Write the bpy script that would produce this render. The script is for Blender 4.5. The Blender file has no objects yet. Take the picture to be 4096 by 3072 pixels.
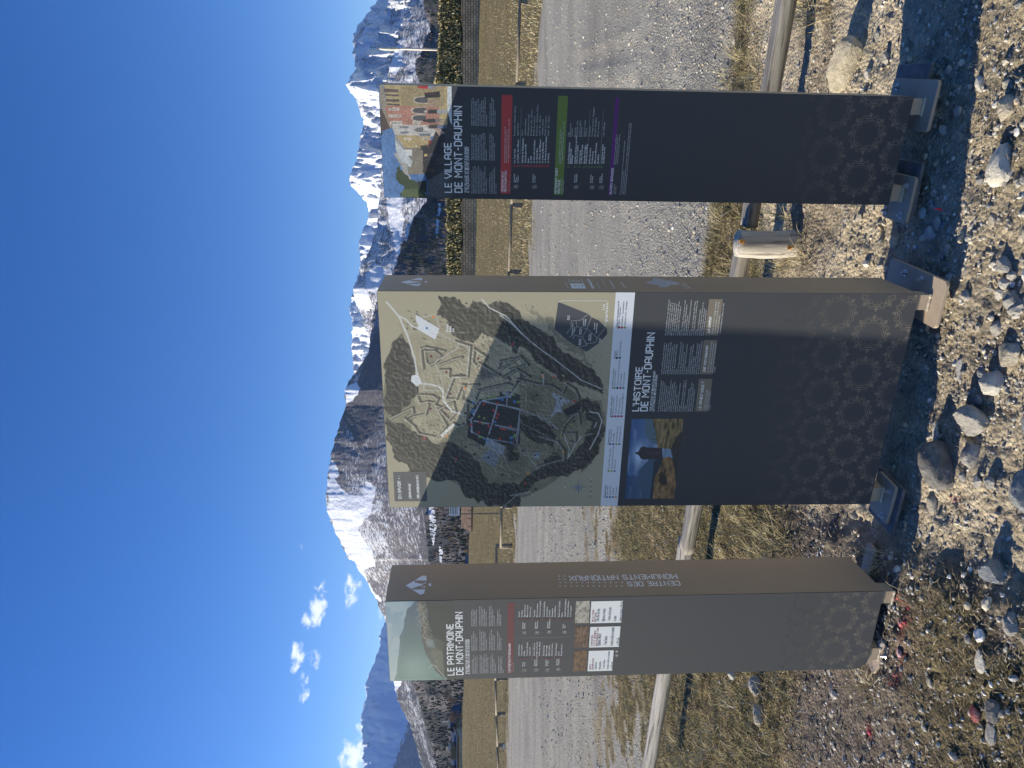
import bpy, math, random
import numpy as np
from mathutils import Matrix, Vector

# ------------------------------------------------------------------ camera, sky, sun, exposure
S = bpy.context.scene
COL = S.collection
F = 2850.0                                  # focal length in photo pixels (photo 4096 x 3072, phone held upright)
PITCH = math.radians(2.8)
ROLL = math.radians(-0.0622)
EYE = 1.60
cp, sp, cr, sr = math.cos(PITCH), math.sin(PITCH), math.cos(ROLL), math.sin(ROLL)
RIGHT = np.array([1.0, 0, 0]); FWD = np.array([0, cp, -sp]); UP = np.array([0, sp, cp])
UI = cr * RIGHT + sr * UP
VI = -sr * RIGHT + cr * UP
cam_d = bpy.data.cameras.new('camera'); cam = bpy.data.objects.new('camera', cam_d); COL.objects.link(cam)
cam_d.sensor_fit = 'HORIZONTAL'; cam_d.sensor_width = 36.0; cam_d.lens = F / 4096 * 36
cam_d.clip_start = 0.05; cam_d.clip_end = 60000
M3 = np.array([-VI, UI, -FWD]).T
mw = Matrix.Identity(4)
for i in range(3):
    for j in range(3): mw[i][j] = M3[i][j]
mw[2][3] = EYE
cam.matrix_world = mw
S.camera = cam

SUN_EL, SUN_AZ = 22.4, 170.7               # azimuth counter-clockwise from +x
w = bpy.data.worlds.new('World'); S.world = w; w.use_nodes = True
nt = w.node_tree; nt.nodes.clear()
def wn(t, **k):
    n = nt.nodes.new(t)
    for a, b in k.items(): setattr(n, a, b)
    return n
sky = wn('ShaderNodeTexSky', sky_type='NISHITA', sun_disc=False)
sky.sun_elevation = math.radians(SUN_EL); sky.sun_rotation = math.radians(90 - SUN_AZ)
sky.altitude = 1050; sky.air_density = 1.0; sky.dust_density = 0.15; sky.ozone_density = 2.6
def ray(X, Y):
    u, v = 3072 - Y, X
    a = (u - 1536) / F; b = -(v - 2048) / F
    d = a * UI + FWD + b * VI
    return d
def rdir(X, Y):
    d = ray(X, Y); return d / np.linalg.norm(d)
# clouds of the sky: soft puffs broken up by noise
tc = wn('ShaderNodeTexCoord')
L = nt.links.new
def math_n(op, a, b=None, c=None, clamp=False):
    n = wn('ShaderNodeMath', operation=op, use_clamp=clamp)
    for i, v in enumerate((a, b, c)):
        if v is None: continue
        if isinstance(v, (int, float)): n.inputs[i].default_value = v
        else: L(v, n.inputs[i])
    return n.outputs[0]
PUFFS = [ # photo position, half height, half width (photo px)
    (1408, 2372, 26, 62, 1.0), (1432, 2345, 18, 30, .8), (1420, 2410, 22, 32, .7), (1262, 2440, 30, 60, 1.0), (1232, 2470, 26, 36, .75), (1288, 2380, 28, 52, .75),
    (1268, 2355, 20, 24, .6), (1192, 2620, 30, 56, 1.0), (1250, 2628, 26, 42, .85), (1205, 2690, 18, 40, .7), (1216, 2760, 20, 48, .8), (1222, 2730, 16, 30, .5),
    (1415, 3055, 52, 80, 1.0), (1400, 3000, 34, 44, .75), (1432, 2906, 16, 34, .75), (1520, 2452, 12, 28, .8), (1208, 2189, 8, 14, .35), (1466, 2617, 8, 12, .25)]
total = None
for (X, Y, hx, hy, amp) in PUFFS:
    d = rdir(X, Y)
    mp = wn('ShaderNodeVectorMath', operation='SUBTRACT'); L(tc.outputs['Generated'], mp.inputs[0]); mp.inputs[1].default_value = tuple(d)
    up = np.array([0, 0, 1.0]); rt = np.cross(d, up); rt /= np.linalg.norm(rt); u2 = np.cross(rt, d)
    d1 = wn('ShaderNodeVectorMath', operation='DOT_PRODUCT'); L(mp.outputs[0], d1.inputs[0]); d1.inputs[1].default_value = tuple(rt * F / hy)
    d2 = wn('ShaderNodeVectorMath', operation='DOT_PRODUCT'); L(mp.outputs[0], d2.inputs[0]); d2.inputs[1].default_value = tuple(u2 * F / hx)
    r2 = math_n('ADD', math_n('MULTIPLY', d1.outputs['Value'], d1.outputs['Value']), math_n('MULTIPLY', d2.outputs['Value'], d2.outputs['Value']))
    g = math_n('MULTIPLY', math_n('MULTIPLY_ADD', r2, -0.42, 1.0, clamp=True), amp)
    total = g if total is None else math_n('MAXIMUM', total, g)
nz = wn('ShaderNodeTexNoise'); nz.inputs['Scale'].default_value = 52; nz.inputs['Detail'].default_value = 7; nz.inputs['Roughness'].default_value = .62
nz.inputs['Distortion'].default_value = .35
mpn = wn('ShaderNodeMapping'); mpn.inputs['Scale'].default_value = (1, 1, 1.5); L(tc.outputs['Generated'], mpn.inputs[0]); L(mpn.outputs[0], nz.inputs['Vector'])
dens = math_n('ADD', total, math_n('MULTIPLY_ADD', nz.outputs['Fac'], 2.5, -1.74))
dens = math_n('MULTIPLY', dens, 1.25, clamp=True)
dens = math_n('MULTIPLY', dens, math_n('GREATER_THAN', total, 0.0001))
ss = wn('ShaderNodeMapRange', interpolation_type='SMOOTHSTEP'); L(dens, ss.inputs['Value']); ss.inputs['From Max'].default_value = .85; ss.inputs['To Max'].default_value = .92
mix = wn('ShaderNodeMix', data_type='RGBA'); L(ss.outputs[0], mix.inputs['Factor']); hs = wn('ShaderNodeHueSaturation'); hs.inputs['Saturation'].default_value = 1.34; hs.inputs['Hue'].default_value = .5165; L(sky.outputs[0], hs.inputs['Color']); L(hs.outputs[0], mix.inputs[6])
SKY_STRENGTH = 0.098
mix.inputs[7].default_value = (.62 / SKY_STRENGTH, .67 / SKY_STRENGTH, .74 / SKY_STRENGTH, 1)
bg = wn('ShaderNodeBackground'); bg.inputs['Strength'].default_value = SKY_STRENGTH
L(mix.outputs[2], bg.inputs['Color']); wo = wn('ShaderNodeOutputWorld'); L(bg.outputs[0], wo.inputs[0])

sd = bpy.data.lights.new('sun', 'SUN'); sd.energy = 5.0; sd.angle = math.radians(.53); sd.color = (1, .91, .75)
sun = bpy.data.objects.new('sun', sd); COL.objects.link(sun)
e, a = math.radians(SUN_EL), math.radians(SUN_AZ)
SUNV = Vector((math.cos(e) * math.cos(a), math.cos(e) * math.sin(a), math.sin(e)))
sun.rotation_euler = SUNV.to_track_quat('Z', 'Y').to_euler(); sun.location = (-8, 2, 6)
vs = S.view_settings; vs.view_transform = 'Standard'; vs.look = 'None'; vs.exposure = 0.82; vs.gamma = 1; vs.use_curve_mapping = False
S.render.resolution_x = 1024; S.render.resolution_y = 768
S.cycles.max_bounces = 6; S.cycles.diffuse_bounces = 3; S.cycles.transparent_max_bounces = 8

# ------------------------------------------------------------------ helpers
rnd = random.Random(7)
def at_z(X, Y, z=0.0):
    d = ray(X, Y); t = (z - EYE) / d[2]; return np.array([d[0] * t, d[1] * t, z])
def at_y(X, Y, y):
    d = ray(X, Y); t = y / d[1]; return np.array([d[0] * t, y, EYE + d[2] * t])
def lin(c):
    c = np.asarray(c, float) / 255.0
    return np.where(c <= .04045, c / 12.92, ((c + .055) / 1.055) ** 2.4)
def smooth(a, b, x):
    t = np.clip((np.asarray(x, float) - a) / (b - a), 0, 1); return t * t * (3 - 2 * t)
def _h(ix, iy, iz, seed):
    n = (ix.astype(np.int64) * 374761393 + iy.astype(np.int64) * 668265263 + iz * 2147483647 + seed * 1274126177) & 0xffffffff
    n = ((n ^ (n >> 13)) * 1274126177) & 0xffffffff
    n = ((n ^ (n >> 16)) * 2246822519) & 0xffffffff
    return ((n ^ (n >> 15)) & 0xffffff) / float(0xffffff)
def vn(x, y, seed=0):
    x = np.asarray(x, float); y = np.asarray(y, float)
    x0 = np.floor(x); y0 = np.floor(y); fx = x - x0; fy = y - y0
    fx = fx * fx * (3 - 2 * fx); fy = fy * fy * (3 - 2 * fy)
    a = _h(x0, y0, 0, seed); b = _h(x0 + 1, y0, 0, seed); c = _h(x0, y0 + 1, 0, seed); d = _h(x0 + 1, y0 + 1, 0, seed)
    return (a * (1 - fx) + b * fx) * (1 - fy) + (c * (1 - fx) + d * fx) * fy
def fbm(x, y, o=4, seed=0, g=.5, lac=2.03):
    s = 0; amp = 1; tot = 0
    for i in range(o):
        s = s + amp * vn(x, y, seed + i * 17); tot += amp; amp *= g; x = np.asarray(x) * lac + 3.1; y = np.asarray(y) * lac + 7.7
    return s / tot
def ridged(x, y, o=5, seed=0, g=.5):
    s = 0; amp = 1; tot = 0
    for i in range(o):
        n = 1 - np.abs(2 * vn(x, y, seed + i * 31) - 1); s = s + amp * n * n; tot += amp; amp *= g; x = np.asarray(x) * 2.05 + 1.3; y = np.asarray(y) * 2.05 + 5.2
    return s / tot

def new_mesh(name, V, Fc, cols=None, smooth_=False, attr='Col'):
    me = bpy.data.meshes.new(name)
    V = np.asarray(V, np.float32).reshape(-1, 3)
    if isinstance(Fc, np.ndarray) and Fc.ndim == 2:
        k = Fc.shape[1]; n = len(Fc); idx = Fc.astype(np.int32).ravel(); st = np.arange(n, dtype=np.int32) * k; tot = np.full(n, k, np.int32)
    else:
        tot = np.array([len(f) for f in Fc], np.int32); st = np.concatenate([[0], np.cumsum(tot)[:-1]]).astype(np.int32) if len(tot) else np.zeros(0, np.int32)
        idx = np.array([i for f in Fc for i in f], np.int32)
    me.vertices.add(len(V)); me.vertices.foreach_set('co', V.ravel())
    me.loops.add(len(idx)); me.loops.foreach_set('vertex_index', idx)
    me.polygons.add(len(tot)); me.polygons.foreach_set('loop_start', st); me.polygons.foreach_set('loop_total', tot)
    me.polygons.foreach_set('use_smooth', np.full(len(tot), bool(smooth_)))
    if cols is not None:
        cols = np.asarray(cols, np.float32)
        if cols.shape[-1] == 3: cols = np.concatenate([cols, np.ones((len(cols), 1), np.float32)], 1)
        ca = me.color_attributes.new(attr, 'FLOAT_COLOR', 'POINT'); ca.data.foreach_set('color', cols.ravel())
    me.update(calc_edges=True); me.validate()
    return me
def link(name, me, mat=None, parent=None, label=None, cat=None, group=None, kind=None):
    o = bpy.data.objects.new(name, me); COL.objects.link(o)
    if mat is not None and me is not None and len(me.materials) == 0: me.materials.append(mat)
    if parent is not None: o.parent = parent
    tag(o, label, cat, group, kind)
    return o
def tag(o, label=None, cat=None, group=None, kind=None):
    if label: o['label'] = label
    if cat: o['category'] = cat
    if group: o['group'] = group
    if kind: o['kind'] = kind
def empty(name, loc, rz=0.0, label=None, cat=None, group=None):
    o = bpy.data.objects.new(name, None); COL.objects.link(o); o.location = loc; o.rotation_euler = (0, 0, rz); o.empty_display_size = .1
    tag(o, label, cat, group); return o

class MB:
    def __init__(s): s.v = []; s.f = []
    def add(s, V, Fc):
        b = len(s.v); s.v += [tuple(p) for p in V]; s.f += [tuple(i + b for i in f) for f in Fc]
    def box(s, x0, x1, y0, y1, z0, z1, bev=0.0):
        if bev <= 0:
            V = [(x0, y0, z0), (x1, y0, z0), (x1, y1, z0), (x0, y1, z0), (x0, y0, z1), (x1, y0, z1), (x1, y1, z1), (x0, y1, z1)]
            s.add(V, [(0, 3, 2, 1), (4, 5, 6, 7), (0, 1, 5, 4), (1, 2, 6, 5), (2, 3, 7, 6), (3, 0, 4, 7)])
        else:
            s.prism(rrect(x0, x1, y0, y1, bev), z0, z1)
    def prism(s, poly, z0, z1, bev=0.0):
        n = len(poly)
        rings = [(0, z0), (0, z1)] if bev <= 0 else [(bev, z0), (0, z0 + bev), (0, z1 - bev), (bev, z1)]
        c = np.mean(np.array(poly), 0); V = []
        for (ins, z) in rings:
            for p in poly:
                d = np.array(p[:2]) - c[:2]; l = np.linalg.norm(d); q = c[:2] + d * (1 - ins / max(l, 1e-6)); V.append((q[0], q[1], z))
        Fc = [tuple(range(n - 1, -1, -1)), tuple(range(n * (len(rings) - 1), n * len(rings)))]
        for r in range(len(rings) - 1):
            for i in range(n): Fc.append((r * n + i, r * n + (i + 1) % n, (r + 1) * n + (i + 1) % n, (r + 1) * n + i))
        s.add(V, Fc)
    def tube(s, pts, rad, n=10, jit=0.0, rg=None):
        pts = [np.array(p, float) for p in pts]; m = len(pts)
        if not hasattr(rad, '__len__'): rad = [rad] * m
        V = []
        for i, p in enumerate(pts):
            t = pts[min(i + 1, m - 1)] - pts[max(i - 1, 0)]; t /= np.linalg.norm(t)
            a_ = np.cross(t, [0, 0, 1.0]) if abs(t[2]) < .9 else np.cross(t, [1.0, 0, 0]); a_ /= np.linalg.norm(a_); b_ = np.cross(t, a_)
            for k in range(n):
                th = 2 * math.pi * k / n; r = rad[i] * (1 + (jit * (rg.random() - .5) if rg else 0))
                V.append(p + r * (math.cos(th) * a_ + math.sin(th) * b_))
        Fc = [tuple(range(n)), tuple(range(n * m - 1, n * (m - 1) - 1, -1))]
        for i in range(m - 1):
            for k in range(n): Fc.append((i * n + k, (i + 1) * n + k, (i + 1) * n + (k + 1) % n, i * n + (k + 1) % n))
        s.add(V, Fc)
    def mesh(s, name, sm=False, cols=None): 
        me = new_mesh(name, np.array(s.v), s.f, cols, sm); 
        return me
    def obj(s, name, mat, parent=None, sm=False, **k): return link(name, s.mesh(name, sm), mat, parent, **k)
def rrect(x0, x1, y0, y1, r, n=4):
    P = []
    for (cx, cy, a0) in ((x1 - r, y0 + r, -90), (x1 - r, y1 - r, 0), (x0 + r, y1 - r, 90), (x0 + r, y0 + r, 180)):
        for k in range(n + 1):
            t = math.radians(a0 + 90 * k / n); P.append((cx + r * math.cos(t), cy + r * math.sin(t)))
    return P

# ------------------------------------------------------------------ materials
def mat(name, color=(.5, .5, .5), rough=.6, spec=.5, metal=0.0, noise=None, bump=None, attr=None, attr_mul=None):
    """noise: (scale, amount, detail) multiplies the colour; bump: (scale, distance, detail)"""
    m = bpy.data.materials.new(name); m.use_nodes = True; t = m.node_tree; b = t.nodes['Principled BSDF']
    b.inputs['Roughness'].default_value = rough; b.inputs['Specular IOR Level'].default_value = spec; b.inputs['Metallic'].default_value = metal
    b.inputs['Base Color'].default_value = (*color, 1)
    src = None
    if attr:
        an = t.nodes.new('ShaderNodeAttribute'); an.attribute_name = attr; src = an.outputs['Color']
    tcn = t.nodes.new('ShaderNodeTexCoord')
    if noise:
        n = t.nodes.new('ShaderNodeTexNoise'); n.inputs['Scale'].default_value = noise[0]; n.inputs['Detail'].default_value = noise[2] if len(noise) > 2 else 5
        t.links.new(tcn.outputs['Object'], n.inputs['Vector'])
        mr = t.nodes.new('ShaderNodeMapRange'); mr.inputs['From Min'].default_value = .25; mr.inputs['From Max'].default_value = .75
        mr.inputs['To Min'].default_value = 1 - noise[1]; mr.inputs['To Max'].default_value = 1 + noise[1]; t.links.new(n.outputs['Fac'], mr.inputs['Value'])
        mx = t.nodes.new('ShaderNodeMix'); mx.data_type = 'RGBA'; mx.blend_type = 'MULTIPLY'; mx.inputs['Factor'].default_value = 1
        if src: t.links.new(src, mx.inputs[6])
        else: mx.inputs[6].default_value = (*color, 1)
        t.links.new(mr.outputs[0], mx.inputs[7]); src = mx.outputs[2]
    if src: t.links.new(src, b.inputs['Base Color'])
    if bump:
        n = t.nodes.new('ShaderNodeTexNoise'); n.inputs['Scale'].default_value = bump[0]; n.inputs['Detail'].default_value = bump[2] if len(bump) > 2 else 5
        t.links.new(tcn.outputs['Object'], n.inputs['Vector'])
        bp = t.nodes.new('ShaderNodeBump'); bp.inputs['Strength'].default_value = 1; bp.inputs['Distance'].default_value = bump[1]
        t.links.new(n.outputs['Fac'], bp.inputs['Height']); t.links.new(bp.outputs[0], b.inputs['Normal'])
    return m
# ------------------------------------------------------------------ mountains
def interp(poly, Y):
    ys = np.array([p[0] for p in poly], float); xs = np.array([p[1] for p in poly], float); o = np.argsort(ys)
    return np.interp(Y, ys[o], xs[o])
def mountain_mat(name, forest=(.10, .09, .085), forest2=(.045, .05, .05), snow=(.84, .87, .92), sc=1.0, fine=60.0):
    m = bpy.data.materials.new(name); m.use_nodes = True; t = m.node_tree; b = t.nodes['Principled BSDF']; b.inputs['Roughness'].default_value = .9; b.inputs['Specular IOR Level'].default_value = .1
    an = t.nodes.new('ShaderNodeAttribute'); an.attribute_name = 'Col'
    sepn = t.nodes.new('ShaderNodeSeparateColor'); t.links.new(an.outputs['Color'], sepn.inputs[0])
    tcn = t.nodes.new('ShaderNodeTexCoord')
    def noise(scale, det=6, rough=.6, stretch=(1, 1, 1)):
        mp = t.nodes.new('ShaderNodeMapping'); mp.inputs['Scale'].default_value = stretch; t.links.new(tcn.outputs['Object'], mp.inputs[0])
        n = t.nodes.new('ShaderNodeTexNoise'); n.inputs['Scale'].default_value = scale; n.inputs['Detail'].default_value = det; n.inputs['Roughness'].default_value = rough
        t.links.new(mp.outputs[0], n.inputs['Vector']); return n.outputs['Fac']
    def mt(op, a_, b_, c_=None, clamp=False):
        n = t.nodes.new('ShaderNodeMath'); n.operation = op; n.use_clamp = clamp
        for i, v in enumerate((a_, b_, c_)):
            if v is None: continue
            if isinstance(v, (int, float)): n.inputs[i].default_value = v
            else: t.links.new(v, n.inputs[i])
        return n.outputs[0]
    n1 = noise(1 / (260 * sc), 8, .68); n2 = noise(1 / (fine * sc), 6, .72); n3 = noise(1 / (fine * .33 * sc), 4, .7)
    # snow cover = attribute + noise
    s = mt('ADD', sepn.outputs[0], mt('MULTIPLY_ADD', n1, 1.1, -.55)); s = mt('ADD', s, mt('MULTIPLY_ADD', n2, 1.7, -.85))
    s = mt('MULTIPLY_ADD', mt('SUBTRACT', s, .5), 5.0, .5, True)
    # trees standing in front of the snow keep it patchy
    tree = mt('MULTIPLY_ADD', mt('SUBTRACT', n3, .5), 7.0, .5, True)
    treeamt = mt('MULTIPLY', tree, sepn.outputs[1])
    s = mt('MULTIPLY', s, mt('SUBTRACT', 1.0, treeamt))
    fm = t.nodes.new('ShaderNodeMix'); fm.data_type = 'RGBA'; fm.inputs[6].default_value = (*forest, 1); fm.inputs[7].default_value = (*forest2, 1)
    t.links.new(mt('ADD', mt('MULTIPLY_ADD', n3, 2.4, -1.2), sepn.outputs[2], None, True), fm.inputs['Factor'])
    dust = t.nodes.new('ShaderNodeMix'); dust.data_type = 'RGBA'; dust.inputs[7].default_value = (.34, .35, .37, 1)
    t.links.new(fm.outputs[2], dust.inputs[6]); t.links.new(mt('MULTIPLY', mt('MULTIPLY_ADD', n2, 3.2, -1.45, True), mt('SUBTRACT', 1.0, sepn.outputs[2], None, True)), dust.inputs['Factor'])
    mx = t.nodes.new('ShaderNodeMix'); mx.data_type = 'RGBA'; t.links.new(dust.outputs[2], mx.inputs[6]); mx.inputs[7].default_value = (*snow, 1); t.links.new(s, mx.inputs['Factor'])
    t.links.new(mx.outputs[2], b.inputs['Base Color'])
    bp = t.nodes.new('ShaderNodeBump'); bp.inputs['Distance'].default_value = 14 * sc; bp.inputs['Strength'].default_value = .8
    t.links.new(mt('ADD', n2, mt('MULTIPLY', n3, .5)), bp.inputs['Height']); t.links.new(bp.outputs[0], b.inputs['Normal'])
    return m
def inside(poly, X, Y):
    """soft-less point in polygon, arrays"""
    c = np.zeros(X.shape, bool); n = len(poly); j = n - 1
    for i in range(n):
        xi, yi = poly[i]; xj, yj = poly[j]
        cond = ((yi > Y) != (yj > Y)) & (X < (xj - xi) * (Y - yi) / (yj - yi + 1e-9) + xi); c ^= cond; j = i
    return c
def ridge(name, top, bottom, d0, d1, material, label, nu=360, nt_=110, amp=.06, seed=1, snow=None, turn=0.0, jag=3.0, gull=9.0, pw=1.0, rough=.6, y0=None, y1=None):
    """one mountain: crest line given as directions, foot at distance d0, crest at d1; slopes carry gullies and spurs"""
    ys = [p[0] for p in top]; Ya = min(ys) if y0 is None else y0; Yb = max(ys) if y1 is None else y1
    U = np.linspace(Ya, Yb, nu); T = np.linspace(0, 1.0, nt_)
    UU, TT = np.meshgrid(U, T, indexing='ij')
    Xt = interp(top, UU) + jag * (fbm(UU / 14, UU * 0 + seed, 4, seed) - .5) * 4 * TT ** 9 + 14 * (fbm(UU / 60, TT * 7, 4, seed + 3) - .5) * 4 * TT * (1 - TT); Xb = interp(bottom, UU)
    XX = Xb + (Xt - Xb) * TT ** pw
    az = (3072 - UU - 1536) / F
    g = ridged(UU / 300 * gull / 3 + TT * .8, TT * 1.6 + seed, 5, seed)
    g2 = ridged(UU / 120 * gull / 5 - TT * 1.1, TT * 3.2, 4, seed + 5)
    g3 = fbm(UU / 16, TT * 18, 4, seed + 9)
    g4 = fbm(UU / 170, TT * 2.6 + seed, 5, seed + 13); g5 = fbm(UU / 45, TT * 7, 4, seed + 15)
    D = d0 + (d1 - d0) * TT + d1 * amp * (rough * ((.5 - g) * 1.0 + (.5 - g2) * .5) + (.5 - g4) * 1.1 + (.5 - g5) * .32 + (.5 - g3) * .14) * np.clip(.25 + TT, 0, 1) + turn * d1 * (UU - (Ya + Yb) / 2) / 1000
    P = np.zeros(UU.shape + (3,)); b = -(XX - 2048) / F
    dirs = az[..., None] * UI + FWD + b[..., None] * VI
    P = dirs * (D / dirs[..., 1])[..., None]; P[..., 2] += EYE
    # back side falls away
    Bk = P[:, -1].copy(); Bk[:, 1] += d1 * .25; Bk[:, 2] *= .4
    V = np.concatenate([P.reshape(-1, 3), Bk]); i = np.arange(nu - 1)[:, None] * nt_ + np.arange(nt_ - 1)[None]
    Fq = np.stack([i, i + nt_, i + nt_ + 1, i + 1], -1).reshape(-1, 4)
    k = np.arange(nu - 1); base = nu * nt_
    Fb = np.stack([k * nt_ + nt_ - 1, (k + 1) * nt_ + nt_ - 1, base + k + 1, base + k], -1)
    c = snow(XX, UU, TT, g, g2) ; cc = np.concatenate([c.reshape(-1, 3), np.tile([[.6, 0, 0]], (nu, 1))])
    me = new_mesh(name, V, np.concatenate([Fq, Fb]), cc, True)
    return link(name, me, material, kind='structure', label=label)

def blur_in(poly, X, Y, soft=25, seed=3):
    """1 inside a patch given in direction space, with a ragged edge"""
    wob = (fbm(X / 40, Y / 40, 4, seed) - .5) * soft * 2.2; wob2 = (fbm(X / 40 + 50, Y / 40, 4, seed + 2) - .5) * soft * 2.2
    return inside(poly, X + wob, Y + wob2).astype(float)
def rgb(r, g, b): return np.stack([r, g, b], -1)

# far blue range seen in shade at the left end
m_far = mountain_mat('far_mountain_shade_tint', forest=(.16, .19, .24), forest2=(.10, .13, .18), snow=(.62, .72, .88), sc=3.0, fine=40)  # blue of shade and haze put into the snow and slope colours
topA = [(2440, 1560), (2500, 1535), (2547, 1515), (2578, 1522), (2631, 1505), (2689, 1478), (2747, 1461), (2794, 1463), (2862, 1442), (2925, 1447), (2988, 1450), (3072, 1452), (3300, 1430), (3600, 1480)]
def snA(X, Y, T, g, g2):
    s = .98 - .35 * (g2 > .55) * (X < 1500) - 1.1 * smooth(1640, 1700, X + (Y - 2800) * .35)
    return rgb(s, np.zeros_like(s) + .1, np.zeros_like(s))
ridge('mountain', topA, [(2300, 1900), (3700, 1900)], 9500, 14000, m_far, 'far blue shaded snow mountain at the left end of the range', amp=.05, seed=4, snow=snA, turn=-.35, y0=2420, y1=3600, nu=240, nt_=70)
topA2 = [(-600, 1500), (-300, 1440), (-100, 1500), (0, 1513), (18, 1495), (54, 1469), (109, 1428), (134, 1415), (181, 1411), (224, 1415), (260, 1419), (340, 1450), (420, 1500), (520, 1580)]
def snA2(X, Y, T, g, g2):
    s = .62 + .3 * (g2 < .45); return rgb(s, np.zeros_like(s) + .35, np.zeros_like(s) + .1)
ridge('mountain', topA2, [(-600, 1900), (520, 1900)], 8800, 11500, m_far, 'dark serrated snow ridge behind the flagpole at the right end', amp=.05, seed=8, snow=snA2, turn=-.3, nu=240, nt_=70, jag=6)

m_mid = mountain_mat('snowy_mountain_rock', forest=(.17, .165, .175), forest2=(.06, .062, .07), sc=1.6, fine=36)
# snowy range in the middle distance (right half)
topB = [(-700, 1600), (-300, 1640), (-60, 1560), (60, 1545), (160, 1500), (240, 1440), (275, 1428), (300, 1408), (344, 1383), (369, 1397), (394, 1426), (441, 1440), (492, 1455), (535, 1444), (580, 1435), (639, 1430), (669, 1413), (715, 1392), (745, 1405), (770, 1430),
        (804, 1460), (837, 1476), (871, 1472), (922, 1451), (981, 1434), (1019, 1441), (1057, 1443), (1110, 1432), (1175, 1409), (1200, 1404), (1229, 1397), (1287, 1407), (1369, 1407), (1431, 1409), (1480, 1412), (1540, 1425), (1640, 1460), (1760, 1520)]
snowB = [[(1380, 300), (1400, 380), (1440, 400), (1560, 500), (1530, 420), (1500, 330), (1440, 280)], [(1392, 700), (1430, 640), (1480, 600), (1520, 700), (1530, 790), (1510, 860), (1470, 830), (1430, 770)],
         [(1434, 980), (1470, 870), (1520, 860), (1515, 940), (1490, 1000), (1450, 1050)], [(1395, 1200), (1500, 1190), (1490, 1300), (1478, 1420), (1430, 1450), (1405, 1400)]]
def snB(X, Y, T, g, g2):
    s = .86 * np.ones_like(X) + .25 * (g2 - .45)
    for k, p in enumerate(snowB): s = np.maximum(s, 1.35 * blur_in(p, X, Y, 16, k))
    s = np.where(X > 1560, s - .25, s)
    tr = .75 - .6 * (s > 1)
    return rgb(s, tr, .15 * smooth(1500, 1650, X))
ridge('mountain', topB, [(-700, 1900), (1760, 1900)], 5600, 8600, m_mid, 'craggy snow mountain range across the middle of the view', nu=620, nt_=150, amp=.06, rough=.9, seed=12, snow=snB, jag=4, turn=.20, gull=12)

# grey wooded shoulder in front of that range (between the middle and right totems)
m_near = mountain_mat('wooded_mountain', forest=(.155, .145, .155), forest2=(.05, .053, .06), sc=1.0, fine=30)
topC = [(-700, 1700), (-300, 1680), (0, 1640), (120, 1600), (300, 1550), (480, 1540), (640, 1530), (760, 1520), (860, 1511), (930, 1505), (1000, 1478), (1061, 1445), (1110, 1430), (1150, 1410), (1180, 1412), (1250, 1440), (1400, 1500), (1500, 1600)]
snowC = [[(1542, 790), (1600, 780), (1612, 860), (1608, 960), (1600, 1020), (1585, 1010), (1560, 900)], [(1470, 1090), (1500, 1050), (1545, 1080), (1540, 1140), (1500, 1170), (1465, 1160)], [(1410, 1150), (1470, 1170), (1480, 1250), (1420, 1230)],
         [(1560, 200), (1600, 170), (1610, 260), (1580, 300), (1550, 260)], [(1500, 60), (1560, 20), (1620, 60), (1590, 120), (1530, 110)]]
def snC(X, Y, T, g, g2):
    s = .50 + .25 * (g2 - .4)
    for k, p in enumerate(snowC): s = np.maximum(s, 1.25 * blur_in(p, X, Y, 14, k + 10))
    return rgb(s, .8 - .5 * (s > 1), .1 + .5 * smooth(1560, 1700, X))
ridge('mountain', topC, [(-700, 1900), (1500, 1900)], 3200, 5400, m_near, 'grey wooded shoulder with snow patches below the snowy range', nu=560, nt_=130, amp=.03, rough=.35, seed=21, snow=snC, jag=3, turn=.12, gull=10)

# the big dome
topD = [(1150, 1570), (1200, 1508), (1272, 1491), (1407, 1474), (1440, 1455), (1480, 1430), (1509, 1404), (1562, 1378), (1624, 1383), (1663, 1368), (1706, 1356), (1759, 1339), (1827, 1322), (1890, 1313), (1972, 1303), (1982, 1301), (2045, 1308), (2093, 1325), (2141, 1346), (2189, 1371),
        (2238, 1395), (2242, 1415), (2286, 1436), (2315, 1462), (2353, 1481), (2402, 1506), (2435, 1520), (2469, 1539), (2560, 1560), (2660, 1566), (2720, 1572), (2800, 1590), (2900, 1640), (3072, 1690), (3400, 1720)]
snowD = [[(1301, 1930), (1345, 1925), (1390, 1980), (1460, 2000), (1490, 2010), (1470, 2060), (1440, 2110), (1440, 2150), (1480, 2200), (1500, 2260), (1440, 2290), (1395, 2240), (1346, 2141), (1308, 2045)],
         [(1380, 1550), (1420, 1530), (1440, 1560), (1410, 1610), (1385, 1620)], [(1455, 1920), (1500, 1950), (1490, 2010), (1455, 1990)], [(1540, 2560), (1575, 2560), (1600, 2745), (1575, 2780), (1555, 2700)], [(1420, 2270), (1450, 2290), (1530, 2420), (1500, 2400)],
         [(1310, 1880), (1335, 1840), (1350, 1900), (1330, 1930)]]
blackD = [[(1370, 1660), (1420, 1560), (1500, 1330), (1560, 1300), (1570, 1500), (1500, 1700), (1440, 1800)]]
def g4_(X, Y): return fbm(X / 60, Y / 60, 4, 8)
m_dome = mountain_mat('dome_mountain', forest=(.155, .140, .140), forest2=(.055, .056, .062), sc=1.0, fine=26)
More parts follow.
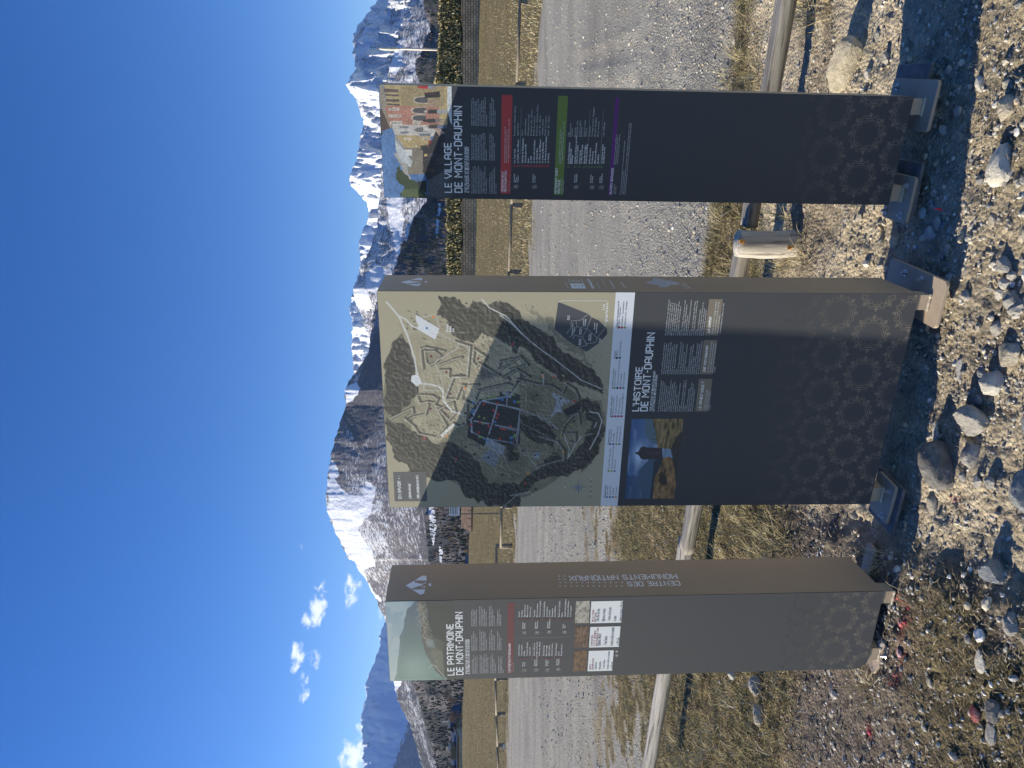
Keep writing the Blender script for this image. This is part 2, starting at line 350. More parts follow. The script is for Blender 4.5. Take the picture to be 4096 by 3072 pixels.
def snD(X, Y, T, g, g2):
    s = .30 + .34 * (g4_(X, Y) - .4) + .18 * smooth(1650, 1450, X) * smooth(1700, 2000, Y)
    for k, p in enumerate(snowD): s = np.maximum(s, 1.3 * blur_in(p, X, Y, 16, k + 20))
    d = .1 + .7 * smooth(1600, 1760, X) + .6 * smooth(2560, 2700, Y) * smooth(1560, 1600, X)
    for p in blackD: s = np.where(inside(p, X, Y), s - .2, s); d = np.where(inside(p, X, Y), .6, d)
    return rgb(s, .75 - .6 * (s > 1), d)
ridge('mountain', topD, [(1150, 1900), (3400, 1900)], 2700, 5200, m_dome, 'broad domed mountain with snow cap behind the left and middle totems', nu=680, nt_=190, amp=.022, seed=33, snow=snD, jag=2.5, gull=9, pw=.9, rough=.12)

# dark forested foothills
m_dark = mountain_mat('forest_hillside', forest=(.085, .072, .062), forest2=(.022, .028, .030), sc=.45, fine=24)
topE = [(-500, 1700), (0, 1690), (120, 1720), (260, 1660), (400, 1700), (560, 1720), (700, 1720), (804, 1702), (888, 1645), (964, 1611), (1082, 1573), (1200, 1560), (1400, 1590), (1600, 1640), (1800, 1690), (1990, 1705), (2100, 1700), (2200, 1712), (2280, 1720), (2400, 1735), (2600, 1700), (2720, 1650), (2850, 1690), (3072, 1745), (3400, 1760)]
snowE = [[(1712, 2025), (1735, 2025), (1745, 2110), (1735, 2190), (1722, 2130)], [(1755, 810), (1765, 812), (1757, 900), (1748, 960), (1744, 930)], [(1755, 2180), (1770, 2200), (1765, 2260), (1755, 2240)], [(1622, 905), (1640, 905), (1630, 970), (1617, 960)]]
def snE(X, Y, T, g, g2):
    s = -.15 + .25 * (g2 - .4)
    for k, p in enumerate(snowE): s = np.maximum(s, 1.2 * blur_in(p, X, Y, 6, k + 40))
    d = .75 - .8 * (fbm(X / 40, Y / 60, 4, 77) > .52)
    return rgb(s, .5 * np.ones_like(s), d)
oE = ridge('forest_hill', topE, [(-500, 1925), (3400, 1925)], 1000, 2600, m_dark, 'dark forested foothill below the mountains', nu=620, nt_=110, amp=.05, rough=.5, seed=51, snow=snE, jag=5, gull=9)

# conifers and larches on the foothill
def forest(n, seed):
    r = np.random.RandomState(seed); me = oE.data; nv = len(me.vertices); co = np.empty(nv * 3, np.float32); me.vertices.foreach_get('co', co); co = co.reshape(-1, 3)[:620 * 110].reshape(620, 110, 3)
    ii = r.randint(0, 619, n); jj = (r.rand(n) ** 1.1 * 104).astype(int); fa = r.rand(n)[:, None]
    P = co[ii, jj] * (1 - fa) + co[np.minimum(ii + 1, 619), np.minimum(jj + 1, 109)] * fa
    h = r.uniform(8, 17, n) * (.7 + .5 * fbm(P[:, 0] / 60, P[:, 1] / 60, 3, 5)); wd = h * r.uniform(.14, .22, n); larch = fbm(P[:, 0] / 110, P[:, 1] / 110, 3, 19) > .60
    K = 6; th = np.arange(K) / K * 2 * math.pi; V = []; 
    ring = np.stack([np.cos(th), np.sin(th), np.zeros(K)], 1)
    tilt = r.normal(0, .04, (n, 2))
    lo = P[:, None] + ring[None] * wd[:, None, None] * (1 + .5 * (r.rand(n, K, 1) - .5)) + np.array([0, 0, .12])[None, None] * h[:, None, None]
    mid = P[:, None] + ring[None] * (wd * .62)[:, None, None] * (1 + .6 * (r.rand(n, K, 1) - .5)) + np.array([0, 0, .5])[None, None] * h[:, None, None]
    tip = P + np.stack([tilt[:, 0] * h, tilt[:, 1] * h, h], 1)
    V = np.concatenate([lo, mid, tip[:, None]], 1).reshape(-1, 3); b = np.arange(n)[:, None] * (2 * K + 1)
    f = []
    for k in range(K):
        k2 = (k + 1) % K; f += [np.stack([b[:, 0] + k, b[:, 0] + k2, b[:, 0] + K + k2], 1), np.stack([b[:, 0] + k, b[:, 0] + K + k2, b[:, 0] + K + k], 1), np.stack([b[:, 0] + K + k, b[:, 0] + K + k2, b[:, 0] + 2 * K], 1)]
    base = np.where(larch[:, None], np.array([[.12, .082, .055]]), np.array([[.020, .030, .027]])) * r.uniform(.6, 1.4, (n, 1))
    C = np.repeat(base, 2 * K + 1, 0)
    return new_mesh('forest', V, np.concatenate(f), C)
link('forest', forest(9000, 3), mat('conifer_needles', attr='Col', rough=.9, spec=.1), kind='stuff', label='dark spruces and brown larches covering the foothills')

# high ridge to the left of the view; it keeps the foothills in shade
def side_ridge():
    ny_, nx_ = 60, 40; yy = np.linspace(300, 4300, ny_); xx = np.linspace(-6200, -2600, nx_); YY, XX = np.meshgrid(yy, xx, indexing='ij'); xo = XX - .0 * YY
    lim = -2350 - .18 * YY; t = np.clip(1 - np.abs(XX - (lim - 1500)) / 1500, 0, 1); Z = -60 + 1500 * t * (.75 + .5 * ridged(XX / 1500, YY / 1500, 5, 3)) * smooth(200, 900, YY) * smooth(4300, 3500, YY)
    V = np.stack([XX, YY, Z], -1).reshape(-1, 3); i = np.arange(ny_ - 1)[:, None] * nx_ + np.arange(nx_ - 1)[None]; Fq = np.stack([i, i + 1, i + nx_ + 1, i + nx_], -1).reshape(-1, 4)
    c = np.tile([[.3, .6, .2]], (len(V), 1)); link('mountain', new_mesh('mountain', V, Fq, c, True), m_near, kind='structure', label='steep wooded mountain side to the left of the valley')
side_ridge()

# thin mountain air
def air():
    x0, x1, y0, y1, z0, z1 = -16000, 16000, -1500, 19000, -70, 2900
    V = [(x, y, z) for z in (z0, z1) for (x, y) in ((x0, y0), (x1, y0), (x1, y1), (x0, y1))]
    m = bpy.data.materials.new('thin_air'); m.use_nodes = True; t = m.node_tree; t.nodes.clear(); o = t.nodes.new('ShaderNodeOutputMaterial'); v = t.nodes.new('ShaderNodeVolumePrincipled')
    v.inputs['Color'].default_value = (.50, .68, 1.0, 1); v.inputs['Density'].default_value = HAZE; v.inputs['Anisotropy'].default_value = .1; t.links.new(v.outputs[0], o.inputs['Volume'])
    link('haze', new_mesh('haze', V, [(0, 3, 2, 1), (4, 5, 6, 7), (0, 1, 5, 4), (1, 2, 6, 5), (2, 3, 7, 6), (3, 0, 4, 7)]), m, kind='stuff', label='thin bluish air over the valley')
HAZE = 1.0e-5
air()
# ------------------------------------------------------------------ ground: dug earth, gravel road, meadow
RA = at_z(3150, 0, .10); RB = at_z(2598, 3072, .10)          # line of the near log barrier
def gz(x, y, fine=True):
    x = np.asarray(x, float); y = np.asarray(y, float); a = x / np.maximum(y, .3)
    z = .015 + .0 * x
    z = z + .058 * smooth(-.55, -.72, x) * smooth(1.6, 2.2, y) * smooth(3.5, 2.95, y)         # earth banked against the left totem
    z = z + .05 * smooth(-.2, .5, x) * smooth(2.75, 2.95, y) * smooth(3.6, 3.1, y)                # lip behind the feet
    z = z - .0158 * x * smooth(5, 26, y)
    z = z + smooth(30, 78, y) * (1.95 + .45 * smooth(.1, -.5, a))
    z = z + .30 * smooth(42, 60, y) * smooth(-.28, -.36, a) * (fbm(x / 9, y / 9, 3, 6)) 
    z = z - 60 * smooth(95, 190, y)
    if fine:
        near = smooth(9, 3.5, y)
        z = z + near * (.030 * (fbm(x * 1.8, y * 1.8, 3, 3) - .5) + .030 * (fbm(x * 7, y * 7, 3, 5) - .5) + .022 * (fbm(x * 26, y * 26, 3, 9) - .5) + .010 * (fbm(x * 75, y * 75, 2, 19) - .5))
        z = z + (1 - near) * .03 * (fbm(x * .6, y * .6, 4, 13) - .5) + smooth(20, 30, y) * .10 * (fbm(x * .5, y * .9, 4, 14) - .5)
        # soft fluvial ripples and track marks in the road
        z = z + smooth(5.5, 7, y) * smooth(20, 14, y) * .012 * (fbm(x * .9, y * 4, 3, 23) - .5)
        for (xa, ya, xb, yb) in ((2.9, 7.0, 4.6, 11.2), (3.3, 6.9, 5.0, 11.0), (-3.5, 9.5, 1.5, 12.5), (-3.2, 8.8, 2.2, 11.9), (.6, 7.2, 3.4, 8.6)):
            vx, vy = xb - xa, yb - ya; l2 = vx * vx + vy * vy; tt = ((x - xa) * vx + (y - ya) * vy) / l2; d = np.abs((x - xa) * vy - (y - ya) * vx) / math.sqrt(l2)
            z = z - .016 * np.exp(-(d / .09) ** 2) * (tt > 0) * (tt < 1) * (.6 + .4 * np.sin(tt * 160)) + .008 * np.exp(-((d - .16) / .05) ** 2) * (tt > 0) * (tt < 1)
        hole = (x - .66) ** 2 / .09 + (y - 3.15) ** 2 / .03; z = z - .05 * np.exp(-hole * 1.5)
        hole = (x + .62) ** 2 / .10 + (y - 3.35) ** 2 / .06; z = z - .07 * np.exp(-hole * 1.5) * (x > -2)
        hole = (x + 1.35) ** 2 / .12 + (y - 3.2) ** 2 / .2; z = z - .04 * np.exp(-hole * 1.5)
    return z
A_ = [-.80, -.50, -.35, -.20, 0, .25, .54, .8]
def near_edge(a): return np.interp(a, A_, [6.6, 6.6, 7.2, 7.9, 6.0, 4.7, 4.5, 4.4])
def far_edge(a): return np.interp(a, A_, [33, 31.5, 29.5, 27.5, 24, 21, 19, 18])
def zones(x, y):
    a = x / np.maximum(y, .3); wob = (fbm(x * 1.1, y * 1.1, 4, 41) - .5)
    g = smooth(-.25, .25, y - near_edge(a) - wob * 1.6) * smooth(.6, -.6, y - far_edge(a) - wob * 6)
    ng = near_edge(a)
    moss = smooth(.50, .56, fbm(x * 2.6, y * 3.6, 4, 43)) * smooth(.05, -.12, a) * smooth(ng + 4.5, ng + .8, y) * g
    grass = (1 - g) * smooth(3.45, 3.9, y + wob * .8 - .25 * smooth(-.2, .4, a))
    front = smooth(2.62, 2.2, y) * smooth(-.45, -.75, x + wob * .5) * .9 + .35 * smooth(2.45, 2.1, y) * smooth(.25, .7, x)
    grass = np.clip(np.maximum(np.maximum(grass, moss), front * smooth(.34, .50, fbm(x * 3, y * 3, 3, 44))), 0, 1)
    return g * (1 - moss), grass
RED = [at_z(X, Y, .09) for X, Y in ((3508, 2362), (3526, 2395), (3570, 2385), (3600, 2410), (3612, 2470), (3598, 2520), (3588, 2570), (3590, 2612), (3575, 2660), (3570, 2690), (3555, 2735))]
RED2 = [at_z(X, Y, .03) for X, Y in ((3513, 2900), (3505, 2935), (3520, 2950))]
RED3 = [at_z(X, Y, .03) for X, Y in ((3805, 1992), (3825, 2010))]
def red_mask(x, y):
    d = np.full(np.shape(x), 9.0)
    for line in (RED, RED2, RED3):
        for p, q in zip(line[:-1], line[1:]):
            vx, vy = q[0] - p[0], q[1] - p[1]; l2 = vx * vx + vy * vy; t = np.clip(((x - p[0]) * vx + (y - p[1]) * vy) / l2, 0, 1)
            d = np.minimum(d, np.hypot(x - p[0] - t * vx, y - p[1] - t * vy))
    return smooth(.020, .005, d + (fbm(x * 40, y * 40, 3, 61) - .5) * .035)
na, nr = 560, 620
TH = np.linspace(-56, 56, na) * math.pi / 180; TH = np.arctan(np.tan(TH)) ; R_ = np.exp(np.linspace(math.log(.9), math.log(240), nr))
TT_, RR_ = np.meshgrid(TH, R_, indexing='ij'); gx = RR_ * np.sin(TT_); gy = RR_ * np.cos(TT_) - .0; gzz = gz(gx, gy)
gm, gr_ = zones(gx, gy)
i = np.arange(na - 1)[:, None] * nr + np.arange(nr - 1)[None]; Fq = np.stack([i, i + nr, i + nr + 1, i + 1], -1).reshape(-1, 4)
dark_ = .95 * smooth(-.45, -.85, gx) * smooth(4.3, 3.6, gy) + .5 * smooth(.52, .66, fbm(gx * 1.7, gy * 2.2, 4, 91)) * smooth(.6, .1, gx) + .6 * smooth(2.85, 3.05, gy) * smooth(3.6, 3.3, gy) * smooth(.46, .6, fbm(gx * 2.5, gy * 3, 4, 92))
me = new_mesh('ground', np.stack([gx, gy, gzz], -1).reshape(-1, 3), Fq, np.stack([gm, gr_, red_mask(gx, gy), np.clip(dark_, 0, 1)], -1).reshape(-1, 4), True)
def ground_material():
    m = bpy.data.materials.new('earth_and_gravel'); m.use_nodes = True; t = m.node_tree; b = t.nodes['Principled BSDF']; b.inputs['Roughness'].default_value = .93; b.inputs['Specular IOR Level'].default_value = .15
    an = t.nodes.new('ShaderNodeAttribute'); an.attribute_name = 'Col'; sp_ = t.nodes.new('ShaderNodeSeparateColor'); t.links.new(an.outputs['Color'], sp_.inputs[0])
    tcn = t.nodes.new('ShaderNodeTexCoord')
    def noise(s, d=5, r=.6, st=(1, 1, 1)):
        mp = t.nodes.new('ShaderNodeMapping'); mp.inputs['Scale'].default_value = st; t.links.new(tcn.outputs['Object'], mp.inputs[0])
        n = t.nodes.new('ShaderNodeTexNoise'); n.inputs['Scale'].default_value = s; n.inputs['Detail'].default_value = d; n.inputs['Roughness'].default_value = r; t.links.new(mp.outputs[0], n.inputs['Vector']); return n.outputs['Fac']
    def ramp(fac, stops):
        r = t.nodes.new('ShaderNodeValToRGB'); t.links.new(fac, r.inputs[0]); el = r.color_ramp.elements
        while len(el) < len(stops): el.new(.5)
        for q, (p, c) in zip(el, stops): q.position = p; q.color = (*c, 1)
        return r.outputs[0]
    def mixc(f, a_, b_, bl='MIX'):
        x = t.nodes.new('ShaderNodeMix'); x.data_type = 'RGBA'; x.blend_type = bl
        for k, v in ((0, f), (6, a_), (7, b_)):
            if isinstance(v, (int, float)): x.inputs[k].default_value = v
            elif isinstance(v, tuple): x.inputs[k].default_value = (*v, 1)
            else: t.links.new(v, x.inputs[k])
        return x.outputs[2]
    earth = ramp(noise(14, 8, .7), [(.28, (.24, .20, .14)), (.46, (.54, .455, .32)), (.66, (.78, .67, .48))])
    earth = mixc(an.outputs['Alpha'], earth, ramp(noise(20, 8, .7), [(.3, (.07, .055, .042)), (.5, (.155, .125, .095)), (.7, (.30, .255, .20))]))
    vo = t.nodes.new('ShaderNodeTexVoronoi'); vo.inputs['Scale'].default_value = 62; vo.inputs['Randomness'].default_value = 1; t.links.new(tcn.outputs['Object'], vo.inputs['Vector'])
    sv = t.nodes.new('ShaderNodeSeparateColor'); t.links.new(vo.outputs['Color'], sv.inputs[0])
    grav = ramp(sv.outputs[0], [(0, (.20, .19, .165)), (.5, (.40, .385, .34)), (.9, (.52, .50, .45)), (1, (.78, .76, .70))])
    grav = mixc(.62, grav, ramp(noise(60, 6, .75), [(.35, (.18, .172, .15)), (.6, (.50, .475, .415))]))
    grav = mixc(1.0, grav, ramp(noise(.35, 5, .6, (1, 2.2, 1)), [(.3, (.70, .69, .67)), (.5, (.95, .94, .91)), (.7, (1.15, 1.12, 1.05))]), 'MULTIPLY')
    gras = ramp(noise(9, 8, .75, (1, 1, 1)), [(.28, (.035, .030, .018)), (.46, (.13, .105, .058)), (.60, (.31, .25, .145)), (.8, (.50, .44, .28))])
    gras = mixc(1.0, gras, ramp(noise(.5, 4, .6, (.6, 2.2, 1)), [(.3, (.75, .8, .62)), (.7, (1.2, 1.12, 1.0))]), 'MULTIPLY')
    def mth(v):
        q = t.nodes.new('ShaderNodeMath'); q.operation = 'MULTIPLY'; t.links.new(v, q.inputs[0]); r2 = t.nodes.new('ShaderNodeMath'); r2.operation = 'MULTIPLY_ADD'; r2.use_clamp = True; t.links.new(noise(120, 4, .7), r2.inputs[0]); r2.inputs[1].default_value = 6; r2.inputs[2].default_value = -2.9; t.links.new(r2.outputs[0], q.inputs[1]); return q.outputs[0]
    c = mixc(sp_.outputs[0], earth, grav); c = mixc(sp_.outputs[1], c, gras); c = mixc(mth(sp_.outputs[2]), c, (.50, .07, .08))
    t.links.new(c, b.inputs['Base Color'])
    bp = t.nodes.new('ShaderNodeBump'); bp.inputs['Distance'].default_value = .022; bp.inputs['Strength'].default_value = 1
    add = t.nodes.new('ShaderNodeMath'); add.operation = 'MULTIPLY_ADD'; t.links.new(vo.outputs['Distance'], add.inputs[0]); add.inputs[1].default_value = -.9; t.links.new(noise(55, 7, .75), add.inputs[2])
    t.links.new(add.outputs[0], bp.inputs['Height']); t.links.new(bp.outputs[0], b.inputs['Normal'])
    return m
link('ground', me, ground_material(), kind='structure', label='dug stony earth, grey gravel road and dry meadow')
# valley floor far below the plateau
me = new_mesh('valley_floor', [(-9000, 150, -62), (9000, 150, -62), (9000, 16000, -62), (-9000, 16000, -62)], [(0, 1, 2, 3)])
link('valley_floor', me, mat('valley_grass', (.12, .12, .08), .9, .1, noise=(.004, .4)), kind='structure', label='valley floor below the plateau')

# ---- stones
ICO = {}
def ico(sub):
    if sub not in ICO:
        import bmesh
        bm = bmesh.new(); bmesh.ops.create_icosphere(bm, subdivisions=sub, radius=1); bm.verts.ensure_lookup_table()
        ICO[sub] = (np.array([v.co[:] for v in bm.verts]), np.array([[v.index for v in f.verts] for f in bm.faces])); bm.free()
    return ICO[sub]
def n3(V, s, seed): return (fbm(V[:, 0] * s + V[:, 2] * 1.7 * s, V[:, 1] * s - V[:, 2] * 1.3 * s, 4, seed) - .5)
def stone_mesh(name, dx, dy, dz, seed, facets=9, rough=.06, roundness=.0, sub=4):
    V, Fc = ico(sub); r = np.random.RandomState(seed); roundness = roundness * .75; facets = facets + 5; N = r.normal(size=(facets, 3)); N[:, 2] *= .9; N /= np.linalg.norm(N, axis=1)[:, None]; dd = r.uniform(.55, .92, facets)
    dot = np.clip(V @ N.T, 1e-3, None); rad = np.min(np.where(V @ N.T > .05, dd / dot, 9), 1); rad = np.minimum(rad, 1.0)
    rad = rad * (1 - roundness) + .9 * roundness; rad = rad * (1 + rough * 4.2 * n3(V, 1.6, seed) + rough * 2.2 * n3(V, 5, seed + 3) + rough * 1.2 * n3(V, 14, seed + 7))
    P = V * rad[:, None] * np.array([dx, dy, dz]) / 2 * 1.08
    me = new_mesh(name, P, Fc, None, True); me.set_sharp_from_angle(angle=math.radians(20)); return me
def stone_material(name, c0, c1, c2, sc=1.0):
    m = bpy.data.materials.new(name); m.use_nodes = True; t = m.node_tree; b = t.nodes['Principled BSDF']; b.inputs['Roughness'].default_value = .88; b.inputs['Specular IOR Level'].default_value = .2
    tcn = t.nodes.new('ShaderNodeTexCoord'); n = t.nodes.new('ShaderNodeTexNoise'); n.inputs['Scale'].default_value = 16 * sc; n.inputs['Detail'].default_value = 9; n.inputs['Roughness'].default_value = .72; t.links.new(tcn.outputs['Object'], n.inputs['Vector'])
    r = t.nodes.new('ShaderNodeValToRGB'); t.links.new(n.outputs['Fac'], r.inputs[0]); e_ = r.color_ramp.elements; e_[0].position = .32; e_[0].color = (*c0, 1); e_[1].position = .72; e_[1].color = (*c2, 1); q = e_.new(.5); q.color = (*c1, 1)
    t.links.new(r.outputs[0], b.inputs['Base Color'])
    n2 = t.nodes.new('ShaderNodeTexNoise'); n2.inputs['Scale'].default_value = 70; n2.inputs['Detail'].default_value = 8; n2.inputs['Roughness'].default_value = .7; t.links.new(tcn.outputs['Object'], n2.inputs['Vector'])
    bp = t.nodes.new('ShaderNodeBump'); bp.inputs['Distance'].default_value = .012; t.links.new(n2.outputs['Fac'], bp.inputs['Height']); t.links.new(bp.outputs[0], b.inputs['Normal'])
    return m
SM = {'grey': stone_material('grey_limestone', (.24, .225, .195), (.40, .375, .325), (.60, .565, .48)), 'tan': stone_material('tan_limestone', (.30, .26, .19), (.46, .41, .31), (.62, .56, .44)),
      'white': stone_material('pale_limestone', (.36, .34, .29), (.58, .545, .46), (.78, .75, .66)), 'dark': stone_material('dark_stone', (.12, .115, .105), (.20, .19, .175), (.34, .32, .28)),
      'blue': stone_material('blue_grey_stone', (.18, .19, .195), (.27, .28, .28), (.42, .41, .38)), 'red': stone_material('red_stone', (.20, .05, .05), (.35, .11, .10), (.55, .40, .36))}
# X0, X1, Y0, Y1 in the photo, material, facets, roundness, turn, flatness, label
STONES = [
 (3305, 3480, 119, 333, 'tan', 7, .55, 35, .75, 'large smooth tan boulder lying beyond the right totem foot, the biggest rounded stone'),
 (3474, 3500, 112, 162, 'grey', 9, .2, 10, .7, 'small grey stone touching the far side of the big tan boulder'),
 (3441, 3481, 268, 313, 'white', 7, .1, 0, .8, 'small blocky pale stone between the tan boulder and the right totem'),
 (3495, 3540, 200, 252, 'grey', 9, .2, 20, .6, 'pale chipped stone in front of the big tan boulder'),
 (3817, 3851, 176, 237, 'grey', 8, .5, 5, .5, 'flat oval grey stone inside the totem shadow, right of the right foot'),
 (3806, 3827, 62, 99, 'grey', 8, .4, 60, .5, 'small long stone near the right end of the totem shadow'),
 (3686, 3706, 150, 189, 'grey', 8, .1, 20, .6, 'small pointed bluish stone in the shadow beyond the right foot plate'),
 (3738, 3765, 270, 298, 'grey', 7, .6, 0, .9, 'small round stone standing just off the end of the right foot plate'),
 (3861, 3901, 291, 359, 'white', 8, .25, 25, .75, 'white stone lying on the sunlit edge of the totem shadow'),
 (3951, 4035, 357, 472, 'tan', 8, .25, 30, .85, 'pitted tan rock casting a round shadow, nearest the right edge'),
 (3720, 3768, 490, 536, 'grey', 6, .0, 15, .7, 'angular grey stone in shadow left of the right foot plate'),
 (3770, 3829, 418, 464, 'grey', 8, .2, 70, .5, 'broken grey stone in shadow before the right foot plate'),
 (3978, 4040, 504, 537, 'dark', 8, .5, 0, .6, 'dark rounded stone in the hole before the crumbling rock'),
 (3905, 4040, 546, 757, 'white', 12, .1, 20, .62, 'biggest crumbling whitish rock in the sunlit foreground'),
 (3682, 3719, 750, 783, 'grey', 8, .55, 30, .6, 'oval pebble in shadow before the left foot of the right totem'),
 (3669, 3704, 803, 841, 'grey', 7, .2, 0, .6, 'three sided grey stone in shadow beside the galvanised plate'),
 (3686, 3735, 850, 927, 'grey', 8, .5, 80, .6, 'long rounded grey stone in shadow between the middle and right totems'),
 (3711, 3742, 878, 917, 'blue', 7, .2, 0, .6, 'bluish stone leaning on the long rounded grey stone in shadow'),
 (3742, 3782, 970, 1024, 'grey', 8, .6, 60, .55, 'smooth egg shaped grey stone in shadow right of the middle totem'),
 (3725, 3746, 1008, 1042, 'grey', 8, .6, 10, .6, 'small round stone touching the egg shaped grey stone'),
 (3914, 3957, 840, 909, 'tan', 8, .3, 40, .6, 'lumpy tan stone on sunlit dirt below the crumbling rock'),
 (4066, 4110, 902, 956, 'white', 8, .4, 0, .6, 'pale round stone cut by the lower edge of the view'),
 (3943, 4028, 1016, 1103, 'grey', 9, .2, 20, .8, 'squat grey rock right of the middle foot bracket'),
 (3993, 4039, 1075, 1126, 'grey', 8, .2, 10, .8, 'square grey stone against the squat grey rock'),
 (3960, 4017, 1104, 1158, 'white', 7, .0, 30, .8, 'sharp split pale stone below the squat grey rock'),
 (3932, 3988, 1146, 1202, 'white', 9, .1, 20, .8, 'pinkish white lump of stone left of the sharp split stone'),
 (3813, 3858, 1155, 1207, 'grey', 9, .2, 0, .8, 'chalky stone standing before the right bracket of the middle totem'),
 (3820, 3842, 1065, 1111, 'tan', 8, .6, 20, .5, 'smooth leaf shaped pebble near the corner of the middle foot plate'),
 (3986, 4015, 698, 750, 'grey', 8, .3, 15, .6, 'smaller grey stone under the lower side of the crumbling rock'),
 (3938, 4077, 1352, 1475, 'tan', 7, .15, 15, .55, 'broad flat topped tan rock with a crack, below the middle totem'),
 (3861, 3995, 1480, 1585, 'white', 10, .1, 25, .65, 'rugged pale rock with a pitted top beside the flat topped rock'),
 (3866, 3912, 1466, 1530, 'blue', 8, .6, 0, .6, 'bluish rounded stone half under the rugged pale rock'),
 (3774, 3943, 1623, 1748, 'grey', 8, .12, 10, .75, 'large blocky rock with white broken face, below the middle totem'),
 (3906, 3967, 1274, 1347, 'grey', 8, .1, 30, .7, 'angular grey stone with veins, right of the flat topped rock'),
 (3776, 3818, 1429, 1535, 'white', 8, .1, 5, .6, 'thin upright sliver of pale stone before the middle totem'),
 (3698, 3735, 1690, 1802, 'white', 9, .1, 8, .7, 'narrow crumbly pale stone at the edge of the middle totem shadow'),
 (3822, 3862, 1578, 1620, 'dark', 8, .5, 0, .6, 'dark round stone between the rugged rock and the large blocky rock'),
 (3860, 3904, 1577, 1621, 'blue', 8, .5, 10, .6, 'blue grey round stone right behind the large blocky rock'),
 (3636, 3815, 1768, 1964, 'dark', 7, .45, -35, .7, 'big dark smooth boulder with a sunlit lower rim'),
 (3802, 3901, 1768, 1883, 'grey', 8, .3, 20, .75, 'light grey striped rock leaning on the big dark boulder'),
 (3671, 3730, 1968, 2075, 'tan', 7, .55, 0, .65, 'smooth upright tan stone left of the big dark boulder'),
 (3816, 3854, 1890, 1930, 'grey', 8, .6, 30, .6, 'small rounded two tone stone below the big dark boulder'),
 (3869, 3925, 1898, 1956, 'grey', 6, .0, 20, .7, 'triangular speckled grey stone in the foreground'),
 (3921, 3974, 1906, 1965, 'grey', 9, .2, 10, .7, 'rough grey stone next to the triangular speckled stone'),
 (3914, 4013, 2247, 2359, 'blue', 5, .0, 40, .9, 'wedge shaped blue grey block with a white broken base'),
 (4012, 4130, 1880, 2066, 'blue', 5, .0, -30, .9, 'large blue grey slab entering the view from below'),
 (4062, 4150, 1610, 1785, 'blue', 6, .1, 10, .7, 'blue grey slab at the lower edge below the large blocky rock'),
 (2965, 3041, 2709, 2804, 'grey', 7, .4, 20, .7, 'grey boulder in the dirt behind the left totem, nearer the totem'),
 (2981, 3051, 2824, 2916, 'tan', 7, .5, 30, .65, 'pale boulder in the dirt at the left, further from the totem'),
 (3902, 3954, 2824, 2899, 'red', 6, .1, 20, .7, 'dark red stone in the grass at lower left'),
 (3957, 4048, 2812, 2905, 'dark', 8, .3, 10, .6, 'dark flat stone beside the dark red stone'),
 (3303, 3351, 2732, 2811, 'grey', 7, .2, 10, .5, 'flat grey fragment in the shade of the left totem'),
 (2890, 2932, 2685, 2729, 'white', 8, .3, 10, .7, 'pale chipped stone beyond the left totem, near the rail'),
 (3950, 4010, 2900, 2990, 'grey', 8, .2, 10, .6, 'rough grey rock near the lower left corner'),
 (3930, 3990, 2600, 2700, 'white', 9, .2, 10, .5, 'cluster edge pale stone below the matted grass'),
 (4010, 4090, 2450, 2560, 'grey', 8, .2, 0, .6, 'grey stone near the lower edge under the left totem'),
]
SPOS = []
for k, (X0, X1, Y0, Y1, mt_, fa, ro, tu, fl, lab) in enumerate(STONES):
    base = .04 if X1 > 3550 else .03
    p1 = at_z(X1 - (X1 - X0) * .12, (Y0 + Y1) / 2, base); dep = p1[1] + .0; wdt = (Y1 - Y0) * dep / F; hh = (X1 - X0) * dep / F
    el = math.atan2(EYE - base, dep); dy = hh * .95; dz = (hh * 1.02 - dy * math.sin(el) * .75) / math.cos(el) * (fl / .7) * 1.05
    dz = max(dz, .35 * hh); cx, cy = p1[0], p1[1] + dy * .42; z = float(gz(cx, cy))
    me = stone_mesh('stone', wdt, dy, dz, 100 + k, fa, .05, ro, 4)
    o = link('stone', me, SM[mt_], label=lab, cat='stone', group='loose stones on the dug ground'); o.location = (cx * (1 + .0), cy, z + dz * .14)
    # small turn only: the outline keeps its measured width
    o.rotation_euler = (0, math.radians(rnd.uniform(-6, 6)), 0)
    if k == 0: o.scale = (1.12, .62, 1.0); o.rotation_euler = (0, 0, math.radians(-42))
    if k == 38: o.scale = (1.05, .85, 1.0); o.rotation_euler = (0, 0, math.radians(28))
    SPOS.append((cx, cy, max(wdt, dy) / 2))

